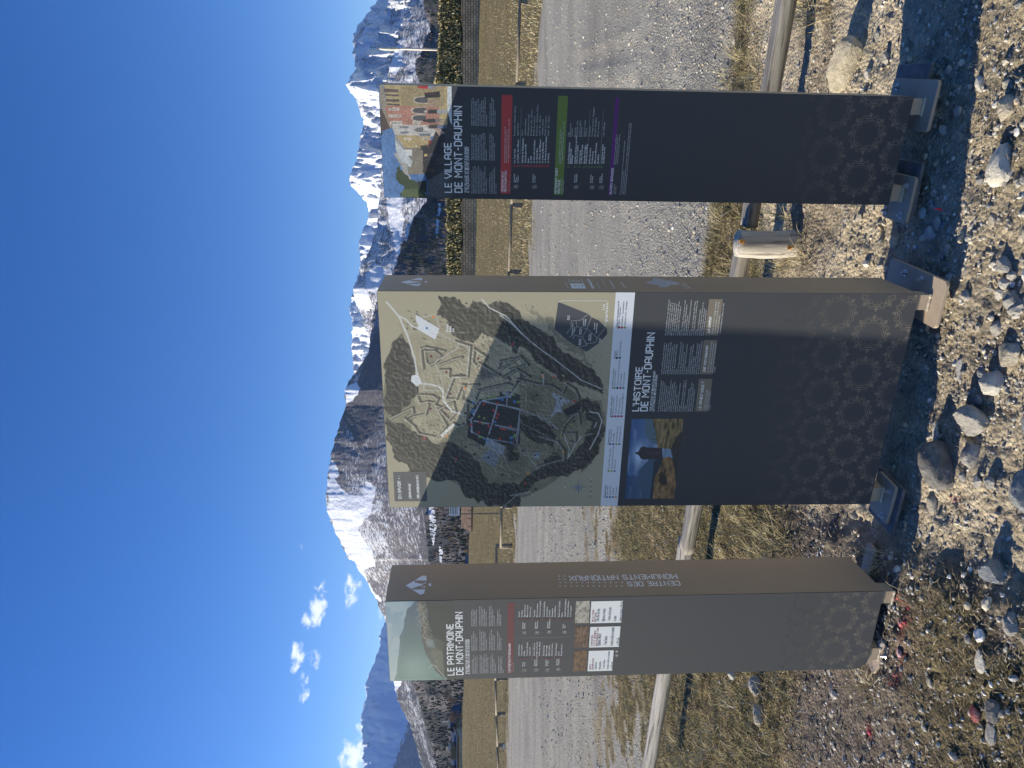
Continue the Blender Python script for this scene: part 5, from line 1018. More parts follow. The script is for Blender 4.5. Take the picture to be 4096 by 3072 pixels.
card(2299, 2493, 2492, 2403, 2360, ((.34, .32, .26), (.52, .50, .42), (.14, .12, .10)), ['BILLETTERIE-', 'BOUTIQUE'], ['Ticket office and shop', 'Biglietteria e boutique', '- Ouverte tous les jours', 'en saison', 'horaires en scannant ce QR code'], 'small pale stone face picture on the ticket office card')
f2 = Flat2(); [f2.disc(FL_.P(2467, y), .0055, (.30, .31, .29)) for y in (2622, 2606)]; f2.out(FL_, 'round_icon', .0012)

# emblem on the side faces: arrow-shaped M over a small half disc
def emblem(face, K, sc=1.0):
    f2 = Flat2(); c_ = (.82, .85, .90); P = lambda pts: [face.P(*K(*p)) for p in pts]
    tip, l0, l1, l2, r0, r1, r2 = (410, 262), (520, 328), (545, 320), (556, 290), (530, 190), (560, 190), (565, 225)
    f2.add(P([(410, 262), (463, 295), (478, 225)]), [(0, 1, 2)], c_)
    f2.add(P([(463, 295), (465, 292), (555, 290), (545, 322), (518, 330)]), [(0, 1, 2, 3, 4)], c_); f2.add(P([(478, 225), (530, 190), (562, 190), (566, 226)]), [(0, 1, 2, 3)], c_)
    f2.add(P([(446, 284), (463, 295), (466, 282), (520, 262)]), [(0, 1, 2, 3)], c_); f2.add(P([(463, 282), (475, 238), (545, 256)]), [(0, 1, 2)], c_)
    f2.add(P([(520, 249), (560, 240), (560, 247)]), [(0, 1, 2)], c_); f2.add(P([(515, 273), (556, 268), (556, 277)]), [(0, 1, 2)], c_)
    f2.add(P([(577, 257), (583, 248), (598, 245), (598, 268), (585, 266)]), [(0, 1, 2, 3, 4)], c_)
    f2.out(face, 'emblem', .0008)
emblem(SLd, lambda x, y: (1400 + x * .5425, 2200 + y * .5425))
emblem(SMd, lambda x, y: (1603 + (x - 410) * .56, 1129 - (262 - y) * .232 ))
def side_words():
    f2 = Flat2(); face = SLd; c_ = (.85, .87, .90)
    for (txt, Xs, Xe, Yb, Yt) in (('CENTRE DES', 2716, 2505, 2323, 2342), ('MONUMENTS NATIONAUX', 2705, 2273, 2295, 2315)):
        V, Fc, wd = sq_text(txt); t0, z0 = face.P(Xs, Yb); t1, z1 = face.P(Xe, Yb); t2, _ = face.P(Xs, Yt); f2.add(np.stack([t0 + (t2 - t0) * V[:, 1], z0 + (z1 - z0) * V[:, 0] / wd], 1), Fc, c_)
    r = random.Random(5)
    for row, (Y, xs) in enumerate(((2305, range(2)), (2318, range(2)), (2331, range(12)), (2345, range(12)))):
        for k in xs:
            X = (2232 + k * 22.5) if row < 2 else (2236 + k * 22.5); a = [face.P(X, Y), face.P(X + 8, Y)]; f2.line(a, .0022, c_); b = [face.P(X + r.uniform(1, 7), Y), face.P(X + r.uniform(2, 6), Y - 4)]; f2.line(b, .002, c_)
    f2.out(face, 'lettering', .0008, label='pale lettering CENTRE DES MONUMENTS NATIONAUX running up the side')
side_words()
def heritage_sign():
    face = SMd; f2 = Flat2(); c_ = (.82, .84, .88); k = .27125; K = lambda x, y: face.P(1880 + x * k, 980 + y * k)
    f2.line([K(1450, 498), K(1640, 498), K(1710, 642), K(1502, 642)], .0012, c_, True); f2.add([K(1478, 568), K(1672, 568), K(1710, 642), K(1502, 642)], [(0, 1, 2, 3)], c_)
    for r_ in (.016, .021): 
        o = K(1560, 532); f2.line([(o[0] + r_ * .9 * math.cos(t), o[1] + r_ * .8 * math.sin(t)) for t in np.linspace(0, 6.283, 17)[:-1]], .0011, c_, True)
    o = K(1560, 532); f2.line([(o[0] - .011, o[1]), (o[0], o[1] + .010), (o[0] + .011, o[1]), (o[0], o[1] - .010)], .0016, c_, True)
    f2.out(face, 'heritage_sign', .0008); g = Flat2(); dk = (.12, .10, .08); g.line([K(1530, 604), K(1560, 590), K(1562, 620), K(1530, 604)], .0014, dk)
    for j in range(3): g.line([K(1570, 592 + j * 14), K(1635, 592 + j * 14)], .0013, dk)
    g.line([K(1655, 585), K(1662, 622)], .0022, dk); g.out(face, 'heritage_sign', .0012)
    text(face, 'lettering', 'unesco', 2379, 1154.5, 17, 1115, col=c_, off=.0008, bold=.03); para(face, 'caption', ['Site du patrimoine mondial', ''], 2402, 1154, 2410, 1116, col=c_, off=.0008); para(face, 'caption', ['MONT-DAUPHIN PARTIE DE', ''], 2275, 1154, 2283, 1116, col=c_, off=.0008)
    f2 = Flat2(); f2.line([K(1938, 500), K(2018, 638)], .0009, c_); f2.out(face, 'rule', .0008)
    text(face, 'lettering', 'Fortifications', 2464, 1154, 12, 1123, col=c_, off=.0008); text(face, 'lettering', 'de Vauban', 2507, 1154, 12, 1129, col=c_, off=.0008)
    # small fort plan emblem: nested bastioned outlines
    f2 = Flat2(); kB = .57878; KB = lambda x, y: face.P(2000 + x * kB, 1080 + y * kB); cen = (1125, 90)
    out = [(1003, 88), (1045, 76), (1070, 58), (1110, 62), (1150, 70), (1205, 80), (1240, 90), (1225, 104), (1185, 100), (1150, 118), (1110, 118), (1090, 104), (1045, 98)]
    f2.add([KB(*p) for p in out], [tuple(range(len(out)))], np.array(c_) * .55)
    for s_ in (1, .82, .64, .46, .28): f2.line([KB(cen[0] + (p[0] - cen[0]) * s_, cen[1] + (p[1] - cen[1]) * s_) for p in out], .0011, c_, True)
    f2.out(face, 'fort_emblem', .0008); text(face, 'lettering', 'MOUNTAIN', 2753, 1155, 7, 1133, col=c_, off=.0008); text(face, 'lettering', 'HERITAGE', 2765, 1155, 7, 1133, col=c_, off=.0008)
heritage_sign()
# ---- middle totem print: the relief map
A_c = lambda x, y: (1480 + x * .55453, 1120 + y * .55453)
B_c = lambda x, y: (2000 + x * .57878, 1080 + y * .57878)
def the_map():
    zl = FM.P(2462, 1172)[1]; zr = FM.P(2403, 2021)[1]; zb = (zl + zr) / 2
    g = Canvas(FM, 1507, 2025, 2430, 1167, 470, 480, snap=lambda a, b, c_, d: (.0008, FM.W - .0008, zb, TH_ - .0008)); gx_, gy_ = g.gx, g.gy
    BE = np.array([.40, .365, .255]); relief = fbm(gx_ * 9, gy_ * 9, 5, 3); g.c[:] = BE * (.97 + .06 * relief)[..., None]
    a = lambda pts: [A_c(*p) for p in pts]; b = lambda pts: [B_c(*p) for p in pts]
    cell = ridged(gx_ * 55, gy_ * 55, 3, 9); hi = fbm(gx_ * 90, gy_ * 90, 2, 14)
    def tree_col(k=1.0):
        def f(x, y):
            c1 = vn(x * 95, y * 95, 5); c2 = vn(x * 95 - .35, y * 95 + .35, 5); d = np.clip(.5 + (c1 - c2) * 1.8, 0, 1); e_ = ridged(x * 60, y * 60, 2, 9)
            v = .014 + .135 * d ** 1.4 * (.30 + .70 * (1 - e_)); return np.stack([v * 1.02, v * 1.03, v * .86], -1) * k
        return f
    # hill body: soft grey wash under everything
    body = [(330, 300), (520, 250), (640, 330), (760, 470), (900, 440), (1082, 540)]
    g.poly(a(body) + b([(140, 560), (250, 660), (420, 760), (560, 870), (700, 900), (735, 1080), (700, 1240), (560, 1360), (400, 1440), (180, 1560), (20, 1600)]) + a([(760, 1560), (560, 1430), (380, 1320), (190, 1200), (110, 1010), (100, 820), (150, 460), (300, 330)]), lambda x, y: (BE * np.array([.62, .64, .62])) * (.45 + .95 * fbm(x * 18, y * 18, 5, 31))[..., None], noise=(10, .03, 2))
    g.poly(a([(330, 300), (520, 250), (640, 330), (760, 470), (900, 440), (1082, 540), (1082, 900), (700, 1000), (480, 1180), (300, 1100), (340, 700), (200, 300)]), lambda x, y: BE * (.66 + .5 * fbm(x * 14, y * 14, 5, 41))[..., None], noise=(8, .02, 6))
    # woods
    for pts, nz_ in ((a([(150, 450), (220, 400), (300, 480), (330, 600), (320, 690), (335, 790), (300, 900), (150, 1000), (105, 900), (100, 620)]), 40), (a([(110, 1010), (240, 1040), (330, 1090), (440, 1150), (500, 1180), (560, 1160), (690, 1240), (760, 1300), (820, 1390), (850, 1460), (980, 1490), (1082, 1490), (1082, 1659), (900, 1640), (700, 1560), (600, 1430), (420, 1440), (300, 1400), (190, 1280), (120, 1150)]), 44),
                     (a([(490, 110), (600, 120), (700, 180), (900, 150), (1000, 200), (1082, 300), (1082, 520), (900, 420), (800, 360), (740, 440), (650, 430), (600, 380), (560, 300), (500, 230)]), 47), (b([(0, 220), (70, 230), (200, 380), (380, 480), (500, 600), (690, 730), (715, 860), (640, 820), (400, 740), (250, 640), (130, 500), (60, 440), (0, 440)]), 52),
                     (b([(560, 870), (690, 920), (720, 1100), (690, 1240), (600, 1340), (470, 1420), (300, 1440), (150, 1560), (0, 1600), (0, 1440), (130, 1480), (300, 1360), (430, 1330), (560, 1230), (640, 1060), (560, 980)]), 55), (b([(120, 1000), (260, 1020), (340, 1090), (400, 1150), (380, 1230), (240, 1180), (130, 1100)]), 58), (b([(300, 1300), (390, 1260), (420, 1340), (340, 1400)]), 61), (a([(980, 1180), (1040, 1160), (1060, 1220), (1000, 1270)]), 64), (b([(60, 1240), (120, 1250), (110, 1330), (50, 1310)]), 66)):
        g.poly(pts, tree_col(), noise=(22, .045, nz_), alpha=.93)
    g.poly(b([(150, 220), (210, 300), (420, 520), (560, 600), (700, 740), (640, 640), (400, 420), (210, 240)]), tree_col(1.4), noise=(30, .09, 71), alpha=.45); g.poly(b([(600, 1080), (720, 1100), (640, 1330), (560, 1400)]), tree_col(.9), noise=(24, .05, 73), alpha=.8)
    r = np.random.RandomState(8)
    for (x0, y0, x1, y1, n) in ((480, 120, 900, 420, 70), (350, 1000, 540, 1110, 24), (600, 430, 700, 520, 10), (230, 300, 340, 360, 8), (380, 410, 410, 440, 2), (740, 440, 900, 560, 16), (260, 220, 500, 330, 12), (640, 1180, 800, 1320, 20)):
        for k in range(n):
            x, y = r.uniform(x0, x1), r.uniform(y0, y1); g.line(a([(x, y), (x + r.uniform(8, 22), y + r.uniform(3, 9))]), 3.0, (.10, .10, .08), .55); g.disc(*A_c(x, y), r.uniform(2, 3.6), (.085, .09, .07))
    # moats and ramparts
    LT = (.66, .62, .48); DKs = (.045, .045, .04)
    def rampart(pts, w_=9, conv=a, lt=LT):
        g.line([(p[0] + 5, p[1] - 3) for p in conv(pts)], w_ + 7, DKs, .8); g.line(conv(pts), w_, (.24, .225, .175), .9); g.line([(p[0] - 2, p[1] + 1) for p in conv(pts)], 1.8, lt)
    for pts in ([(380, 640), (365, 500), (400, 485), (470, 500), (535, 515)], [(500, 560), (480, 590), (430, 620), (405, 590), (395, 515), (470, 515), (510, 550)], [(660, 560), (600, 575), (500, 615)], [(500, 650), (570, 650), (568, 705), (650, 690), (690, 700)], [(700, 700), (720, 480), (615, 445)], [(690, 700), (600, 705), (540, 860), (620, 860), (660, 760), (780, 760)], [(840, 560), (750, 500), (738, 590), (765, 625), (830, 580)],
                [(340, 830), (450, 835), (490, 860), (470, 890), (420, 880), (360, 890), (340, 840)], [(145, 1000), (305, 925), (310, 960), (250, 1000), (260, 1020), (320, 985), (400, 970), (420, 900)], [(250, 1000), (320, 1060), (350, 1110), (480, 1135), (550, 1050), (470, 905), (620, 960)], [(495, 1130), (600, 1035), (640, 1060), (690, 1040), (700, 880)], [(500, 930), (600, 885), (615, 960), (570, 1010), (500, 935)]): rampart(pts, 6)
    for pts in ([(680, 760), (660, 860), (740, 900), (780, 800), (990, 750), (1040, 770), (1082, 690)], [(780, 600), (930, 690), (800, 720), (820, 620)], [(920, 640), (940, 590), (1082, 560)], [(1000, 720), (960, 700), (1050, 650), (1082, 670)]): rampart(pts, 7, a, (.46, .45, .38))
    for pts in ([(0, 690), (140, 600), (190, 660), (60, 690)], [(20, 750), (120, 690), (200, 740), (120, 760), (80, 830)], [(140, 760), (250, 790), (350, 800), (430, 850), (460, 790), (520, 830), (540, 880), (490, 900), (560, 950), (560, 980), (500, 1000), (440, 1080), (420, 1150)], [(430, 1090), (500, 1010), (540, 990), (550, 1060)], [(270, 1150), (400, 1190), (440, 1250), (440, 1310), (250, 1360)], [(460, 1130), (520, 1130), (520, 1200), (480, 1190)]): rampart(pts, 6, b, (.44, .45, .42))
    g.poly(a([(800, 620), (920, 690), (790, 720)]), (.16, .155, .13)); g.poly(a([(400, 520), (470, 520), (505, 555), (430, 615)]), (.22, .20, .15), alpha=.7)
    # town
    g.poly(a([(720, 960), (790, 860), (960, 830), (1082, 880), (1082, 1180), (980, 1190), (820, 1200), (700, 1130)]) , (.035, .036, .036), noise=(20, .01, 90)); g.poly(b([(0, 840), (100, 900), (140, 960), (110, 1080), (110, 1180), (0, 1190)]), (.035, .036, .036), noise=(20, .01, 91)); g.poly(a([(1000, 800), (1082, 830), (1082, 900), (1000, 880)]), (.05, .055, .05))
    r = np.random.RandomState(3)
    for k in range(130):
        x, y = r.uniform(730, 1070), r.uniform(870, 1180); g.line(a([(x, y), (x + r.uniform(6, 26), y + r.uniform(1, 6))]), 2.2, [(.10, .10, .095), (.02, .02, .02), (.07, .085, .06)][r.randint(3)], .8)
    for k in range(60):
        x, y = r.uniform(0, 110), r.uniform(900, 1170); g.line(b([(x, y), (x + r.uniform(6, 22), y + r.uniform(1, 6))]), 2.2, [(.10, .10, .095), (.02, .02, .02), (.07, .085, .06)][r.randint(3)], .8)
    ST = (.36, .39, .44)
    for pts, w_ in (([(740, 990), (800, 870), (1000, 840), (1040, 800)], 7), ([(720, 1010), (870, 1040), (1082, 1080)], 6), ([(725, 1090), (820, 1140), (1000, 1170), (1060, 1190)], 4), ([(880, 1040), (830, 1200)], 6), ([(920, 900), (880, 1040)], 6), ([(800, 870), (930, 900), (1082, 930)], 6), ([(990, 840), (985, 910)], 4), ([(1082, 1000), (1060, 1180)], 4), ([(760, 940), (730, 1010), (735, 1100)], 7)): g.line(a(pts), w_, ST)
    for pts, w_ in (([(0, 930), (150, 970), (320, 1030), (400, 1100)], 5), ([(20, 850), (70, 880), (90, 850)], 6), ([(0, 1090), (110, 1110)], 4), ([(140, 960), (110, 1170), (80, 1200)], 4), ([(265, 1020), (290, 1040)], 3)): g.line(b(pts), w_, ST)
    g.poly(a([(850, 1150), (900, 1160), (975, 1200), (960, 1260), (930, 1260), (860, 1210), (830, 1190)]), (.34, .37, .41))
    g.poly(b([(350, 850), (375, 850), (480, 900), (470, 925), (440, 915), (425, 960), (440, 985), (400, 980), (340, 1030), (375, 960), (390, 905)]), (.40, .43, .48)); g.poly(b([(225, 1270), (270, 1255), (275, 1300), (235, 1310)]), (.36, .39, .42)); g.poly(a([(800, 1290), (860, 1220), (930, 1270), (905, 1350)]), (.24, .27, .31)); g.line(a([(790, 1290), (860, 1220), (935, 1270), (900, 1380), (1005, 1400), (1000, 1430)]), 2, (.4, .4, .34)); g.poly(b([(430, 970), (550, 910), (560, 960), (470, 1010)]), (.03, .032, .035)); g.poly(b([(60, 1150), (110, 1130), (120, 1240), (60, 1260)]), (.05, .055, .055), alpha=.6)
    # roads and paths
    RD = (.62, .63, .60)
    for pts, w_, cv in (([(120, 160), (165, 210), (210, 265), (270, 400), (320, 560), (340, 680), (370, 745), (420, 750), (500, 770), (525, 800), (530, 870), (560, 910), (600, 950), (670, 970)], 7, a), ([(215, 262), (260, 285), (300, 330), (350, 350)], 6, a), ([(350, 740), (370, 745)], 8, a), ([(465, 600), (510, 690), (530, 800)], 3.2, a), ([(490, 380), (600, 440), (640, 460), (720, 480), (700, 700), (600, 700), (540, 860)], 3.2, a), ([(640, 460), (620, 500), (520, 560), (470, 590)], 3, a), ([(380, 265), (470, 248), (500, 340)], 3, a), ([(390, 750), (385, 795), (525, 800)], 3, a), ([(710, 720), (715, 750)], 3, a), ([(680, 790), (690, 830), (740, 860), (770, 900), (750, 820), (700, 785), (680, 800)], 2.5, a),
                        ([(960, 1260), (1000, 1360), (1082, 1400)], 2.5, a), ([(930, 1260), (960, 1300), (940, 1340), (980, 1370)], 2.5, a), ([(810, 140), (860, 200), (980, 260), (1082, 370)], 4.5, a), ([(0, 310), (80, 370), (150, 440), (230, 510), (420, 650), (560, 760), (700, 820)], 4.0, b), ([(300, 790), (300, 730), (290, 720)], 5, b), ([(620, 980), (680, 990), (705, 1040), (680, 1130), (620, 1240)], 4.5, b), ([(650, 1090), (670, 1050)], 3.5, b), ([(440, 1130), (480, 1240), (470, 1300), (520, 1210), (560, 1150)], 3.5, b), ([(190, 1230), (200, 1300), (260, 1370)], 2.5, b), ([(560, 1150), (640, 1130)], 2.5, b), ([(110, 1170), (160, 1280), (240, 1290)], 2, b), ([(90, 840), (130, 780), (180, 800), (180, 900), (280, 930)], 2.2, b), ([(70, 1560), (210, 1530), (230, 1560)], 3, b), ([(20, 1640), (110, 1560), (200, 1540)], 2.5, b), ([(150, 1060), (250, 1110), (300, 1140), (400, 1190)], 1.6, b), ([(170, 1260), (380, 1280), (400, 1190)], 1.6, b)):
        g.line(cv(pts), w_, RD if w_ > 3.4 else (.50, .50, .46), .95)
    g.poly(a([(330, 250), (500, 350), (470, 430), (335, 350), (350, 330), (330, 290)]), (.66, .69, .72)); g.poly(a([(300, 690), (345, 680), (370, 745), (335, 765), (295, 730)]), (.66, .69, .72)); g.poly(a([(600, 1035), (610, 1050), (520, 1135), (508, 1120)]), (.66, .67, .62)); g.line(b([(270, 1020), (265, 985)], ), 1, RD)
    g.disc(*A_c(495, 378), 3, RD)
    for k in range(6): g.line(a([(560 + k * 22, 380), (570 + k * 22, 380)]), 1, RD)
    # fog on the eastern rim
    # fine relief and print grain
    e1 = fbm(gx_ * 120, gy_ * 120, 3, 101); e2 = fbm(gx_ * 120 - .5, gy_ * 120 + .5, 3, 101); cen = np.exp(-(((gx_ - .5) / .40) ** 2 + ((gy_ - .45) / .42) ** 2) ** 2); g.c *= (1 + (e1 - e2) * 1.2 * cen)[..., None]; g.c *= (1 - .30 * cen * smooth(.62, .35, gx_ * .35 + gy_ * .65) )[..., None]
    # markers
    Rr, Oo, Bb, Gg, Kk, Mm = (.50, .05, .04), (.72, .28, .05), (.06, .20, .45), (.22, .30, .07), (.02, .02, .03), (.12, .01, .03)
    for (x, y, c_) in ((442, 550, Mm), (780, 568, Mm), (550, 665, Mm), (580, 820, Mm), (437, 928, Mm), (541, 962, Mm), (457, 265, Oo), (683, 780, Oo), (553, 1128, Oo), (391, 1141, Rr), (342, 777, Kk), (800, 866, Kk), (688, 961, Kk), (742, 1010, Kk), (737, 980, Kk), (820, 896, Rr), (890, 940, Rr), (924, 968, Rr), (914, 995, Rr), (918, 888, Rr), (792, 1025, Rr), (856, 1055, Rr), (727, 1042, Rr), (783, 1100, Rr), (950, 1073, Rr), (972, 1077, Rr), (937, 1145, Rr), (1013, 1055, Rr), (744, 885, Bb), (742, 938, Bb), (736, 955, Bb), (903, 1023, Bb), (930, 857, Bb), (955, 860, Bb), (1045, 880, Bb), (1025, 1135, Bb), (850, 1160, Bb), (828, 1147, Bb), (787, 985, Gg), (822, 998, Gg), (815, 1035, Gg), (832, 858, Gg), (858, 850, Gg), (882, 845, Gg), (906, 840, Gg), (1035, 826, Gg), (1072, 880, Gg), (790, 1133, Gg), (810, 1135, Gg), (1045, 1130, Gg), (868, 1040, Kk), (890, 1047, Kk), (853, 1125, Kk), (1027, 1020, Kk), (752, 1256, Kk), (855, 1278, Kk), (691, 1203, Kk), (955, 1405, Kk), (1018, 1267, Kk), (622, 1290, Rr), (1067, 735, Kk), (1028, 463, Rr), (410, 347, Bb), (1040, 877, Bb)): g.disc(*A_c(x, y), 5.2, c_)
    for (x, y, c_) in ((88, 512, Rr), (292, 708, Kk), (295, 733, Oo), (373, 740, Rr), (124, 772, Kk), (421, 887, Kk), (515, 906, Rr), (255, 865, Kk), (102, 912, Bb), (125, 913, Gg), (95, 862, Gg), (52, 844, Bb), (43, 877, Bb), (16, 898, Bb), (85, 1047, Kk), (512, 1045, Kk), (494, 1068, Gg), (422, 1148, Gg), (636, 1080, Kk), (361, 1088, Kk), (437, 1259, Oo), (263, 1266, Bb), (245, 1278, Kk), (157, 1250, Kk), (75, 1283, Kk), (193, 1403, Oo), (353, 1400, Kk), (470, 1388, Kk), (560, 1316, Kk), (712, 1146, Kk), (175, 1474, Rr), (247, 1513, Kk), (100, 1140, Gg), (75, 1160, Bb), (77, 1190, Bb), (197, 1174, Gg), (15, 1415, Kk)): g.disc(*B_c(x, y), 5.0, c_)
    return g.out('relief_map', .0007, label='printed relief map of the fortified hill with woods, roads and numbered dots')
the_map()
# white legend strip and its text
sA = FM.P(2462, 1172)[1]; sB = FM.P(2403, 2021)[1]; zt_ = (sA + sB) / 2; sA = FM.P(2538, 1172)[1]; sB = FM.P(2472, 2021)[1]; zb_ = (sA + sB) / 2
flat(FM, 'legend_strip', [(.0006, zb_), (FM.W - .0006, zb_), (FM.W - .0006, zt_), (.0006, zt_)], [(0, 1, 2, 3)], (.70, .74, .80), .0007)
INK = (.06, .06, .08)
def legend(x0, y, head, items):
    X, Y = B_c(x0, y); para(FM, 'caption', [head, ''], X + 6, Y, X + 14, Y - 110, col=INK, off=.0013, bold=.02, fill=.8); f2 = Flat2(); g = Flat2()
    for (t, c_) in items:
        x0 += 20.5; X, Y = B_c(x0, y); f2.disc(FM.P(X, Y - 3), .0043, c_); V, Fc, wd = std_text(t, bold=.008); s0, z0 = FM.P(X + 3, Y - 12); h = .0056; g.add(np.stack([s0 + V[:, 0] * h, z0 + V[:, 1] * h], 1), Fc, INK)
    f2.out(FM, 'bullet', .0013); g.out(FM, 'list_text', .0013)
legend(718, 1574, 'Equipements', [('Eau potable', (.05, .25, .45)), ('Pique-nique', (.03, .10, .22)), ('Toilettes', (.04, .18, .40)), ('Panorama', (.70, .30, .05))])
legend(730, 1394, '', [('Tri sélectif & compostage', (.25, .33, .05)), ('Recharge véhicule électrique', (.35, .38, .05)), ('Station vélo', (.08, .2, .4))])
legend(742, 1208, 'Stationnement', [('Parking visiteur', (.04, .1, .3)), ('Place PMR', (.04, .1, .35)), ('Parking réglementé', (.4, .3, .05)), ('Stationnement vélo', (.1, .2, .3))])
legend(757, 1016, 'Activités culturelles', [('Billetterie boutique', (.35, .02, .08)), ('Départ visites guidées', (.35, .02, .08)), ('Guide conférencier', (.35, .02, .08)), ('Exposition Little Bighorn', (.35, .02, .08))])
legend(770, 820, 'Activités sportives', [('Jeux pour enfants', (.12, .3, .15)), ('Départ sentier de randonnée', (.02, .02, .02)), ("Site d'escalade", (.35, .03, .05)), ('Tour opérateur', (.05, .2, .25))])
legend(786, 612, 'Autres', [('Mairie', (.02, .02, .02)), ('Jardin historique', (.02, .08, .12))])
legend(801, 402, 'Légende des pictogrammes avec N°', [('Édifice - Patrimoine', (.15, .01, .03)), ('Hôtellerie - Restauration', (.45, .04, .04)), ("Artisanat d'art - Boutique", (.2, .3, .07))])
# boxes and words on the map
X0, Y0 = A_c(178, 1597); X1, Y1 = A_c(405, 1383); rect_px(FM, 'info_box', X0, Y0, X1, Y1, (.105, .112, .115), .0010)
text(FM, 'heading', 'EN SAVOIR + :', A_c(228, 0)[0], A_c(0, 1577)[1], 13, A_c(0, 1412)[1], sq=True, off=.0015); text(FM, 'heading', 'LEARN MORE:', A_c(298, 0)[0], A_c(0, 1577)[1], 9.5, A_c(0, 1467)[1], italic=True, bold=.025, off=.0015); text(FM, 'heading', 'PER SAPERNE DI PIÙ:', A_c(357, 0)[0], A_c(0, 1576)[1], 9.5, A_c(0, 1407)[1], italic=True, bold=.025, off=.0015)
for (x, n) in ((243, 1), (313, 1), (370, 1)): para(FM, 'caption', ["En marchant sur le front d'Eygliers,", 'chemin de ronde et casernes'], A_c(x, 0)[0], A_c(0, 1577)[1], A_c(x + 15, 0)[0], A_c(0, 1400)[1], col=(.16, .17, .17), off=.0015)
for i_, t in enumerate(('Vous', 'êtes', 'ici')): text(FM, 'heading', t, A_c(566 + i_ * 21, 0)[0], A_c(0, 376 - 3 * (i_ == 2))[1], 11, None, off=.0015, bold=.02)
f2 = Flat2(); q = [(402, 220), (608, 303), (630, 325), (682, 348), (738, 402), (742, 440), (690, 500), (598, 565), (495, 508), (375, 414)]; f2.add([FM.P(*B_c(*p)) for p in q], [tuple(range(len(q)))], (.050, .056, .072)); f2.out(FM, 'district_plan', .0010)
f2 = Flat2(); LC = (.30, .30, .29)
for pts in ([(460, 440), (490, 400), (493, 352), (560, 345), (608, 305)], [(525, 350), (530, 390), (600, 405), (632, 325)], [(530, 390), (505, 445), (480, 465)], [(600, 405), (570, 465), (515, 450)], [(570, 465), (600, 520), (528, 535)], [(570, 465), (600, 510), (660, 500), (672, 470), (600, 405)], [(672, 470), (725, 400)], [(505, 475), (515, 450)]): f2.line([FM.P(*B_c(*p)) for p in pts], .0022, LC)
f2.line([FM.P(*B_c(*p)) for p in ((402, 222), (430, 212), (738, 212), (738, 225))], .0012, WHITE); f2.line([FM.P(*B_c(*p)) for p in ((375, 414), (418, 440), (418, 505), (500, 505))], .0011, LC); f2.out(FM, 'district_line', .0014)
for (x, y, t) in ((470, 345, 'Front'), (479, 345, 'Nord'), (500, 446, 'Quartier Place'), (513, 430, 'Vauban'), (552, 448, 'Quartier'), (562, 445, '4 coins'), (578, 387, 'Quartier'), (590, 390, 'Campana'), (653, 412, 'Quartier'), (667, 438, 'Rochambeau'), (548, 520, 'Quartier'), (558, 518, 'Arsenal'), (615, 487, 'Quartier'), (627, 490, 'Plantation'), (688, 500, 'Front'), (697, 497, 'Sud')): text(FM, 'caption', t, *B_c(x + 2, y), 5.6, None, off=.0018, col=WHITE, bold=.01)
text(FM, 'heading', 'Les', *B_c(724, 274), 12, None, off=.0015, bold=.01); text(FM, 'heading', 'quartiers', *B_c(740, 364), 12, B_c(0, 228)[1], off=.0015, bold=.01); f2 = Flat2(); f2.line([FM.P(*B_c(*p)) for p in ((725, 395), (725, 368))], .001, WHITE); f2.out(FM, 'rule', .0015)
f2 = Flat2(); o = np.array(FM.P(*B_c(541, 1503)))
for k in range(8):
    t = math.radians(90 - 45 * k); R1 = (.036 if k % 2 == 0 else .024); rr = .0085
    for sg, c_ in ((1, (.035, .04, .055)), (-1, (.40, .44, .52))):
        p1 = o + R1 * np.array([math.cos(t), math.sin(t)]); p2 = o + rr * np.array([math.cos(t + sg * .39), math.sin(t + sg * .39)]); f2.add([o, p1, p2] if sg < 0 else [o, p2, p1], [(0, 1, 2)], c_)
f2.out(FM, 'compass_rose', .0012); text(FM, 'caption', 'N', *B_c(455, 1508), 7, None, off=.0012)
f2 = Flat2()
for k in range(8): p = FM.P(*B_c(650, 1572 - k * 17)); q = FM.P(*B_c(650, 1572 - k * 17 - 17)); f2.line([(p[0], o[1] - .046), (q[0], o[1] - .046)], .0022, (.6, .6, .6) if k % 2 else (.03, .03, .03))
f2.out(FM, 'scale_bar', .0012)
# history block
text(FM, 'title', "L'HISTOIRE", 2555, 1645, 27, 1466, sq=True); text(FM, 'title', 'DE MONT-DAUPHIN', 2590, 1645, 30, 1330, sq=True)
text(FM, 'subtitle', 'THE HISTORY OF MONT-DAUPHIN', 2607, 1646, 9.5, 1484, italic=True, bold=.01); text(FM, 'subtitle', 'LA STORIA DI MONT-DAUPHIN', 2617, 1646, 9.5, 1499, italic=True, bold=.01)
hf = ["En 1692, Louis XIV prend conscience du manque", "de défense du royaume de France à la frontière", "alpine. Appelé par le roi, Vauban parcourt les", "places des Alpes, remarque le plateau de", "Millaures et propose, en Dauphiné, d'y", "construire une place forte, Mont-Dauphin, pour y", "accueillir la population civile et une garnison.", "En 1713, le traité d'Utrecht éloigne la frontière.", "Le développement de la garnison et de la", "population est alors stoppé.", "En 1966, la place forte est classée monument", "historique.", "En 1983, l'armée cède les bâtiments militaires et", "les fortifications à la Commune et au Ministère de", "la Culture.", "En 2008, les fortifications de Vauban,", "représentées par douze sites en France, dont", "Mont-Dauphin, sont inscrites sur la liste du", "Patrimoine mondial par l'UNESCO."]
